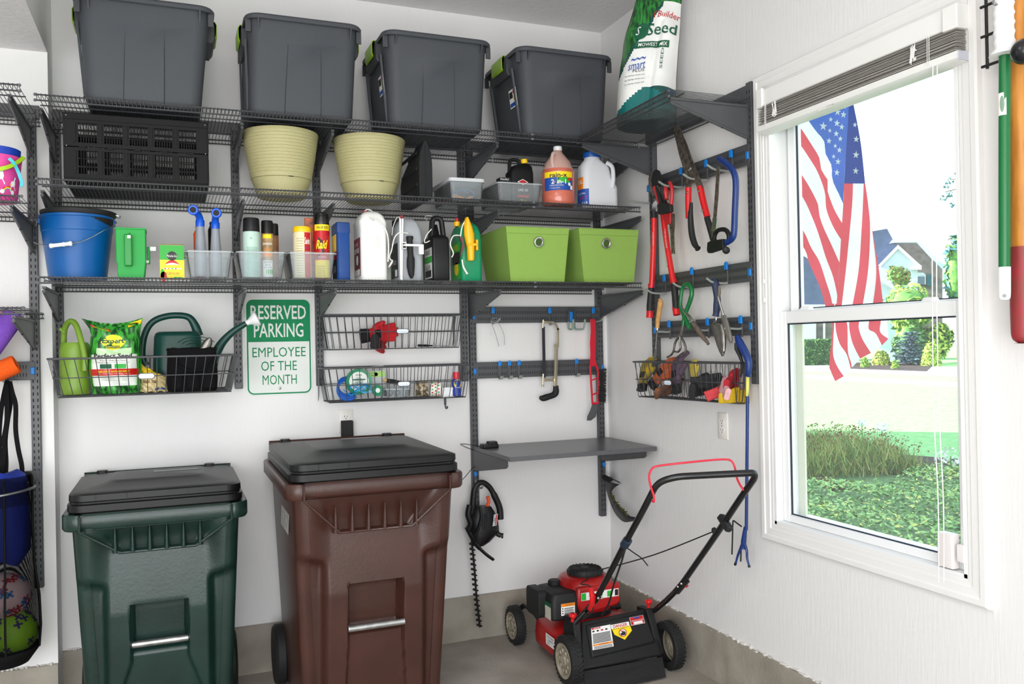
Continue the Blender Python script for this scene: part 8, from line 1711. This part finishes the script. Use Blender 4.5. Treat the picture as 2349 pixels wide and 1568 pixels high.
def bush(name, label, cat, u0, u1, v0, v1, D, col, n=900, size=.12, core=True, trunk=False, zbase=None, dep=.8, group=None):
    low = not D; D = D or gD((u0 + u1) / 2, v1)
    a, b = PDm(u0, v1, D), PDm(u1, v0, D); cx = (a + b) / 2; w = ((b - a).x ** 2 + (b - a).y ** 2) ** .5 / 2; h = abs(b.z - a.z) / 2; z0 = GZ if zbase is None else zbase
    t = T(name, label, cat, (cx.x, cx.y, z0), group); cols = col if isinstance(col, (list, tuple)) else [col]
    mb = MB(); random.seed(int(u0 + v0))
    if low: leaves(mb, V3(cx.x, cx.y, a.z), (w, w * dep, 2 * h), int(n * 1.6), size, list(range(len(cols))), half=True)
    for k in range(0 if low else 7):
        o = V3(random.uniform(-.45, .45) * w, random.uniform(-.45, .45) * w * dep, random.uniform(-.35, .4) * h); leaves(mb, cx + o, (w * .62, w * .62 * dep, h * .62), n // 7, size, list(range(len(cols))))
    part(t, 'foliage', mb, cols, sm=0, kind='stuff')
    if core: part(t, 'inner_mass', MB().sph(V3(cx.x, cx.y, a.z) if low else cx, (w * .8, w * .8 * dep, h * 1.6) if low else (w * .62, w * .62 * dep, h * .66), 14, 10), cols[-1])
    part(t, 'trunk', MB().tube([(cx.x, cx.y, z0 - .05), (cx.x, cx.y, cx.z)], max(.03, w * .06), 8), mat('bark', '#6b5a4a', .9))
    return t
LG, MG, DGN, YG = leafmat('light', '#b2cf57', '#7fae3c'), leafmat('mid', '#6f9f4a', '#4b7a38'), leafmat('dark', '#42683a', '#2c4f30'), leafmat('yellow', '#c9d35e', '#96b347'); BG = leafmat('blue green', '#5a8a8c', '#37686f'); SPR = leafmat('spruce blue', '#8fa9b4', '#5a7886')
bush('shade_tree', 'blue-green tree at the right edge of the upper window pane', 'tree', 2155, 2240, 525, 720, 60, [BG, MG], 1600, .34)
bush('flowering_tree', 'bright yellow-green small tree in front of the neighbouring house', 'tree', 2006, 2168, 636, 770, 58, [YG, LG, MG], 2400, .22)
bush('dark_shrub', 'darker olive shrub top beside the white gable', 'shrub', 2035, 2088, 598, 665, 60, [MG, leafmat('bronze', '#a08a4a', '#6b7a3a')], 900, .18)
bush('background_shrub', 'dark green shrub mass behind the blue spruce', 'shrub', 2040, 2130, 728, 836, 57, [DGN, MG], 1300, .22)
bush('background_shrub', 'sunny yellow-green shrub right of the blue spruce top', 'shrub', 2105, 2200, 735, 832, 59, [LG, YG, DGN], 1500, .22)
bush('lime_bush', 'lime green bush beside the lower right of the blue spruce', 'shrub', 2112, 2160, 785, 839, 0, [LG, YG], 800, .16)
bush('round_bush', 'round yellow-green bush left of the blue spruce', 'shrub', 1998, 2045, 802, 838, 0, [YG, leafmat('olive', '#8f9a4a', '#6b7a3a')], 900, .11)
bush('small_bush', 'small pale bush left of the round bush by the road', 'shrub', 1974, 1994, 818, 843, 0, [LG, MG], 400, .10)
bush('small_bush', 'low green bush right of the round bush by the road', 'shrub', 2044, 2063, 826, 846, 0, [MG, LG], 400, .10)
hD = gD(1875, 838); a, b = PDm(1800, 838, hD), PDm(1912, 779, hD); hv = V3(b.x - a.x, b.y - a.y, 0); t = T('clipped_hedge', 'dark clipped hedge across the road at the left of the lower pane', 'hedge', a + hv * .5 - V3(0, 0, a.z - GZ)); mb = MB(); random.seed(4)
for k in range(2600):
    s, q, r = random.random(), random.random(), random.random(); f = random.randrange(3); p = a + hv * (1.0 if f == 1 else s) + ND * (0 if f == 0 else 1.4 * r) + V3(0, 0, (b.z - a.z) * (1 if f == 2 else q)); leaves(mb, p, (.05, .05, .05), 1, .10, [0, 0, 1], shell=0)
part(t, 'foliage', mb, [DGN, MG], sm=0, kind='stuff'); part(t, 'inner_mass', MB().loft([[a + ND * .06 + V3(0, 0, z), a + hv + ND * .06 + V3(0, 0, z), a + hv + ND * 1.35 + V3(0, 0, z), a + ND * 1.35 + V3(0, 0, z)] for z in (-.1, (b.z - a.z) * .95)]), DGN)
# spruce in tiers
SD = gD(2090, 837); a, b = PDm(2046, 835, SD), PDm(2132, 762, SD); cx = (a + b) / 2; w = hypot((b - a).x, (b - a).y) / 2; t = T('blue_spruce', 'broad blue spruce across the road', 'tree', (cx.x, cx.y, GZ)); mb = MB(); random.seed(12)
for k in range(9):
    f = k / 8; z = a.z + (b.z - a.z) * (f * .92 + .04); r = w * (1.02 - .66 * f)
    for j in range(150):
        an = random.uniform(0, 6.283); rr_ = r * random.uniform(.35, 1.05); p = V3(cx.x + rr_ * cos(an), cx.y + rr_ * sin(an), z + .12 * (1 - rr_ / r) + random.uniform(-.05, .05)); d = V3(cos(an), sin(an), random.uniform(-.2, .35)).normalized(); g = d.cross(V3(0, 0, 1)).normalized(); s = random.uniform(.16, .36); mb.add([p - d * s, p + g * s * .35, p + d * s, p - g * s * .35], [(0, 1, 2, 3)], random.choice((0, 0, 1)))
part(t, 'foliage', mb, [SPR, leafmat('spruce pale', '#b4c6c8', '#7f9ba3')], sm=0, kind='stuff'); part(t, 'trunk', MB().tube([(cx.x, cx.y, GZ - .05), (cx.x, cx.y, b.z - .2)], [.10, .04], 8), mat('bark', '#6b5a4a', .9)); part(t, 'inner_mass', MB().lathe([(w * .55, a.z + .1), (w * .5, a.z + .5), (w * .12, b.z - .2)], (cx.x, cx.y, 0), 14), mat('spruce core', '#4a626b', .9))
mb = MB().slab([PDm(u, v, 41 + k) for u, v, k in ()] or [PZ(1950, 846, GZ), PZ(2125, 852, GZ), PZ(2140, 838, GZ), PZ(2060, 830, GZ), PZ(1965, 832, GZ)], (0, 0, 1), .03); struct('mulch_bed_far', mb, MUL)
# sprigs hanging into the upper pane from a tree on the right
t = T('roadside_tree', 'few leafy sprigs of a tree reaching in at the right of the upper pane', 'tree', PDm(2330, 1000, 20)); mb = MB(); random.seed(31)
for u, v in ((2180, 412), (2170, 425), (2178, 445), (2166, 455), (2185, 470), (2195, 400), (2200, 430), (2210, 460)): leaves(mb, PDm(u, v, 20), (.10, .10, .09), 16, .055, 0, shell=0)
part(t, 'foliage', mb, [BG], sm=0, kind='stuff'); a = PDm(2330, 420, 20); part(t, 'trunk', MB().tube([V3(a.x, a.y, GZ - .05), V3(a.x, a.y, 2.5), a + V3(0, 0, .8)], [.16, .12, .05], 9), mat('bark', '#6b5a4a', .9)); part(t, 'twig', MB().tube([a, PDm(2240, 420, 20), PDm(2200, 432, 20), PDm(2168, 440, 20)], .012, 5)  .tube([a, PDm(2240, 400, 20), PDm(2205, 410, 20), PDm(2178, 412, 20)], .01, 5), mat('bark', '#6b5a4a', .9))
# neighbouring house
BRK = mat('far brick', '#756b68', .9, var=.3, vscale=3, col2='#5f5552'); ROOFM = mat('far shingle', '#414f6b', .9, var=.3, vscale=2.5, col2='#34415a'); WSD = mat('far white siding', '#b4bcc8', .8)
hs = T('brick_house', 'brick and white gabled house across the road seen over the flag edge', 'house', PDm(2085, 800, 68))
def hp(nm, L, D, m, th=3.0, par=None): 
    return part(par or hs, nm, MB().slab([PDm(u, v, D) for u, v in L], ND, th), m, sm=0)
hp('brick_wall', [(2040, 552), (2105, 550), (2162, 608), (2162, 830), (2030, 830), (2030, 600)], 70, BRK); hp('roof', [(1990, 532), (2035, 524), (2050, 552), (2062, 566), (2010, 622), (1990, 640)], 69.2, ROOFM, .3)
hp('roof_trim', [(2040, 558), (2050, 546), (2107, 548), (2170, 612), (2162, 618), (2103, 556), (2052, 556)], 69, WSD, .5); g_ = hp('white_gable', [(2060, 564), (2112, 612), (2105, 614), (2105, 830), (2018, 830), (2018, 608)], 67.5, WSD, 2.0)
hp('gable_trim', [(2060, 561), (2114, 610), (2108, 613), (2060, 570), (2020, 611), (2014, 609)], 67.3, mat('far trim', '#d5dae0', .7), .3); hp('cornice', [(2086, 612), (2114, 608), (2114, 618), (2090, 618)], 67.2, mat('far trim', '#f6f7f9'), .2)
w_ = hp('window', [(2100, 652), (2100, 630), (2106, 625), (2118, 625), (2124, 630), (2124, 652)], 69.8, mat('far trim', '#f6f7f9'), .3); hp('pane', [(2103, 652), (2103, 634), (2121, 634), (2121, 652)], 69.7, mat('far pane', '#5a6d82', .2), .15, w_); hp('shutter', [(2126, 655), (2126, 629), (2138, 629), (2138, 655)], 69.7, mat('far shutter', '#245a66', .8), .2)
hp('porch_roof', [(2016, 612), (2030, 620), (2060, 655), (2050, 662), (2016, 640)], 66.8, WSD, .5)
h2 = T('garage_wing', 'lower wing of the house with a blue-grey roof left of the flag', 'house', PDm(1870, 800, 70)); hp('roof', [(1790, 560), (1850, 590), (1895, 640), (1905, 702), (1790, 700)], 67, ROOFM, .3, h2); hp('brick_wall', [(1790, 700), (1990, 700), (1990, 800), (1790, 800)], 68, BRK, 3, h2); hp('eave_trim', [(1790, 698), (1990, 698), (1990, 708), (1790, 708)], 66.8, WSD, .3, h2); hp('garage_door', [(1820, 735), (1872, 735), (1872, 800), (1820, 800)], 67.6, WSD, .3, h2); hp('corner_post', [(1888, 708), (1893, 708), (1893, 800), (1888, 800)], 67.6, WSD, .3, h2)
# planting near the window
random.seed(77)
gc = MB(); A = PZ(1860, 1130, GZ); 
def ingc(x, y):
    q = V3(x, y, 0); v = (q - V3(CX, CY, 0)); return True
cnt = 0
bedc = PZ(1925, 1112, GZ)
for k in range(30000):
    x, y = random.uniform(2.2, 7.0), random.uniform(-.5, 6.5)
    if x + y > 9.4 + .5 * sin(3 * x) + .3 * (x - y): continue
    if hypot((x - bedc.x) / .75, (y - bedc.y) / .75) < 1: continue
    hgt = .10 + .10 * (sin(3.1 * x + 1) * sin(2.7 * y) + 1) / 2 + random.uniform(0, .07)
    p = V3(x, y, GZ + hgt); nr = V3(random.gauss(0, .5), random.gauss(0, .5), 1).normalized(); e = Matrix.Rotation(random.uniform(0, 6.28), 3, nr) @ nr.orthogonal().normalized(); g = nr.cross(e); s = random.uniform(.013, .034)
    mi = 2 if random.random() < .10 else random.choice((0, 0, 1)); gc.add([p - e * s, p - g * s * .55, p + e * s, p + g * s * .55], [(0, 1, 2, 3)], mi)
gcb = T('ground_cover', 'low leafy ground cover with yellow tips under the window', 'ground cover', (4, 3, GZ)); gcb['kind'] = 'stuff'
part(gcb, 'leaf', gc, [leafmat('cover', '#a8c97c', '#88ae60'), leafmat('cover dark', '#7ba363', '#608c50'), leafmat('cover yellow', '#e2d478', '#c0c56a')], sm=0, kind='stuff'); part(gcb, 'soil', MB().slab([(1.6, -1.5, GZ), (7, -1.5, GZ), (7, 3, GZ), (4.6, 6.5, GZ), (1.6, 6.5, GZ)], (0, 0, 1), .05), mat('leafy soil', '#5f7a48', .95))
A, B = PZ(1835, 1112, GZ), PZ(2130, 1098, GZ); dd = (B - A); nb = V3(-dd.y, dd.x, 0).normalized(); nb = nb if nb.dot(ND) > 0 else -nb
pb = MB()
for k in range(5200):
    s = random.random(); dpt = random.random() * 1.3; p = A + dd * s + nb * dpt; h = (.34 + .20 * sin(pi * min(1, s * 1.1)) + random.uniform(-.12, .1)) * (1 if s < .85 else (1 - s) / .15 * .6 + .4); ln = V3(random.gauss(0, .22), random.gauss(0, .22), 1).normalized(); z0 = random.uniform(0, .75) * h
    q = p + V3(0, 0, z0) + ln * .02; e = V3(random.gauss(0, 1), random.gauss(0, 1), 0).normalized(); L = random.uniform(.12, .26); wv = .009; d2 = (ln + e * random.uniform(.1, .7)).normalized(); pb.add([q - e * wv, q + e * wv, q + d2 * L], [(0, 1, 2)], random.choice((0, 0, 1, 3)))
for k in range(420):
    s = random.random(); p = A + dd * s + nb * random.random() * 1.3 + V3(0, 0, (.34 + .20 * sin(pi * s)) + random.uniform(-.08, .12)); leaves(pb, p, (.03, .03, .02), 3, .018, 2, shell=0)
pt = T('perennial_clump', 'tall brown-tipped perennial clump beyond the ground cover', 'perennials', A + dd * .5); pt['kind'] = 'stuff'; part(pt, 'stem', pb, [leafmat('stem olive', '#a3b066', '#85954f'), leafmat('stem green', '#7d9c5c', '#5f7f4a'), leafmat('dry head', '#8f6a48', '#6f5038'), leafmat('stem straw', '#c2ba78', '#a0a060')], sm=0, kind='stuff')
dr = MB(); 
for u, v in ((1876, 1118), (1892, 1124), (1908, 1130), (1925, 1134), (1940, 1132)): leaves(dr, PZ(u, v, GZ) + V3(0, 0, .08), (.13, .13, .08), 60, .03, 0, shell=0)
dt = T('dry_plants', 'patch of dried brown plants at the edge of the mulch', 'plants', PZ(1908, 1130, GZ)); dt['kind'] = 'stuff'; part(dt, 'dry_leaf', dr, [leafmat('dry brown', '#93705a', '#6f5444')], sm=0, kind='stuff')
for i, (u, v, s, lb) in enumerate(((1978, 990, 1.0, 'white flower head at the left in the grass beyond the perennials'), (2024, 1004, 1.2, 'larger white flower head above the perennial clump'), (2182, 1085, 2.0, 'white flower cluster at the right edge of the lower pane'))):
    p = PZ(u, v + 25, GZ); t = T('white_flower', lb, 'flower', p, None); mb = MB(); leaves(mb, p + V3(0, 0, .35), (.10 * s, .10 * s, .06 * s), 60, .035, 0, shell=.2); part(t, 'petals', mb, [mat('petal white', '#f2f2f4', .7)], sm=0, kind='stuff'); part(t, 'stalk', MB().rod(p, p + V3(0, 0, .34), .008, 5), MG)
# ------------------------------------------------------------------ flag
FX = 1.25
fg = T('american_flag', 'stars and stripes flag hanging in folds outside the window', 'flag', PX(1940, 870, FX)); FR = cloth_thin('flag red', '#dd4f5b', .5); FW = cloth_thin('flag white', '#f2f2f2', .5); FB_ = cloth_thin('flag blue', '#4763b4', .5); FB2 = cloth_thin('flag blue shaded fold', '#2c3f8c', .35)  # front canton fold: same blue darkened, the fold's shade in its colour
def resamp(P, n):
    P = [Vector((a, b, 0)) for a, b in P]; P = smooth_path(P, 5); Ls = [0]
    for i in range(1, len(P)): Ls.append(Ls[-1] + (P[i] - P[i - 1]).length)
    o = []; j = 0
    for k in range(n + 1):
        t = Ls[-1] * k / n
        while j < len(P) - 2 and Ls[j + 1] < t: j += 1
        f = (t - Ls[j]) / max(1e-9, Ls[j + 1] - Ls[j]); o.append(P[j] + (P[j + 1] - P[j]) * f)
    return o
def fxp(u, v, d): return PX(u, v, FX + d + .018 * sin(u * .06 + v * .012) + .008 * sin(v * .05))
def fstrip(nm, A, B, m, src, d=0, n=22, nx=5):
    cv = (lambda p: (p.x / 3.2 + 1820, p.y / 3.2 + 230)) if src == 1 else (lambda p: (p.x / 5.226 + 1820, p.y / 5.226 + 700))
    a, b = resamp(A, n), resamp(B, n); mb = MB()
    mb.loft([[fxp(*cv(p + (q - p) * k / nx), d) for k in range(nx + 1)] for p, q in zip(a, b)], closed=False)
    return part(fg, nm, mb, m, sm=60)
c0 = [(40, 60), (115, 155), (165, 225), (225, 300), (235, 390), (280, 480), (285, 580), (330, 680), (367, 760)]
u1 = [(-60, 60), (55, 205), (130, 320), (190, 420), (205, 510), (255, 590), (250, 660), (300, 800), (360, 905)]; l1 = [(-60, 190), (60, 340), (120, 430), (170, 510), (215, 620), (235, 700), (240, 790), (270, 880), (310, 960), (352, 1025)]
u2 = [(-60, 380), (60, 545), (120, 640), (180, 760), (190, 840), (220, 930), (280, 1060), (338, 1190)]; l2 = [(-60, 540), (70, 715), (130, 840), (170, 940), (200, 1030), (240, 1160), (290, 1290), (322, 1430)]
u3 = [(-60, 760), (75, 960), (130, 1080), (190, 1180), (240, 1330), (275, 1440), (292, 1530)]; l3 = [(-60, 880), (80, 1090), (110, 1180), (160, 1290), (205, 1400), (240, 1530)]
F = [(412, -120), (408, 20), (398, 200), (385, 400), (372, 610), (366, 760)]
fstrip('canton', [(100, -120), (90, -20), (60, 60)] + c0[1:], F, FB_, 1, .02)
fstrip('stripe', c0, u1, FW, 1, .02); fstrip('stripe', u1, l1, FR, 1, .02); fstrip('stripe', l1, u2, FW, 1, .02); fstrip('stripe', u2, l2, FR, 1, .02); fstrip('stripe', l2, u3, FW, 1, .02); fstrip('stripe', u3, l3, FR, 1, .02)
fstrip('stripe', [(352, 1025), (338, 1190), (325, 1400), (315, 1530)], [(322, 1430), (318, 1460), (316, 1500), (292, 1535)], FW, 1, .021)
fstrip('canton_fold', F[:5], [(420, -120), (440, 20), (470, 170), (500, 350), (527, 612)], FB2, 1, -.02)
b0 = [(371, 610), (366, 760), (350, 1000), (335, 1250), (315, 1530)]; b1 = [(438, 610), (432, 760), (410, 1000), (385, 1250), (352, 1530)]; b2 = [(516, 610), (510, 760), (500, 950), (478, 1250), (428, 1530)]; b3 = [(527, 610), (548, 760), (563, 950), (548, 1250), (503, 1530)]; b4 = [(527, 612), (560, 820), (585, 1010), (610, 1260), (580, 1530)]; b5 = [(528, 614), (562, 822), (590, 1012), (632, 1270), (662, 1530)]
fstrip('stripe', b0, b1, FR, 1, -.02); fstrip('stripe', b1, b2, FW, 1, -.02); fstrip('stripe', b2, b3, FR, 1, -.02); fstrip('stripe', b3, b4, FW, 1, -.015); fstrip('stripe', b4, b5, FR, 1, -.01)
e0 = [(445, -20), (455, 210), (470, 270), (430, 690), (445, 780), (500, 910)]; e1 = [(490, -20), (490, 210), (480, 400), (478, 600), (530, 740), (605, 850)]
e2 = [(500, -20), (503, 210), (515, 330), (560, 470), (640, 590), (690, 770)]; e3 = [(570, -20), (640, 205), (650, 320), (655, 560), (690, 680), (702, 745)]; e4 = [(690, -20), (668, 210), (680, 340), (720, 480), (800, 640)]; e5 = [(810, -20), (786, 210), (785, 280), (830, 410), (930, 570)]; e6 = [(930, -20), (905, 200), (905, 290), (985, 335), (1060, 480)]; e7 = [(1060, -20), (1048, 190), (1035, 290), (1060, 345), (1140, 400)]; e8 = [(1110, -20), (1125, 190), (1142, 395)]
for A_, B_, m_ in ((e0, e1, FR), (e1, e2, FW), (e2, e3, FR), (e3, e4, FW), (e4, e5, FR), (e5, e6, FW), (e6, e7, FR), (e7, e8, FW)): fstrip('stripe', A_, B_, m_, 2, -.005)
for cx_, cy_, r_, d_ in ((325, 85, 30, .02), (368, 105, 28, .02), (275, 140, 20, .02), (220, 190, 34, .02), (320, 168, 28, .02), (355, 195, 24, .02), (268, 222, 18, .02), (315, 245, 24, .02), (345, 282, 22, .02), (262, 298, 24, .02), (308, 335, 18, .02), (338, 365, 24, .02), (296, 412, 18, .02), (328, 450, 26, .02), (320, 530, 26, .02), (375, 45, 22, .02), (462, 285, 26, -.02), (460, 400, 29, -.02), (458, 518, 27, -.02), (452, 180, 20, -.02)):
    P = [fxp((cx_ + rr_ * .85 * sin(a)) / 3.2 + 1820, (cy_ - rr_ * cos(a)) / 3.2 + 230, d_ - .006) for k in range(10) for a, rr_ in ((pi * k / 5 + .1, r_ if k % 2 == 0 else r_ * .4),)]
    mb = MB().slab(P, (-1, 0, 0), .0008); part(fg, 'star', mb, FW, sm=0)
part(fg, 'pole', MB().tube([V3(.13, -1.0, 2.62), PX(1925, 60, FX)], .012, 10), mat('flag pole', '#c9c9cc', .35, .3))
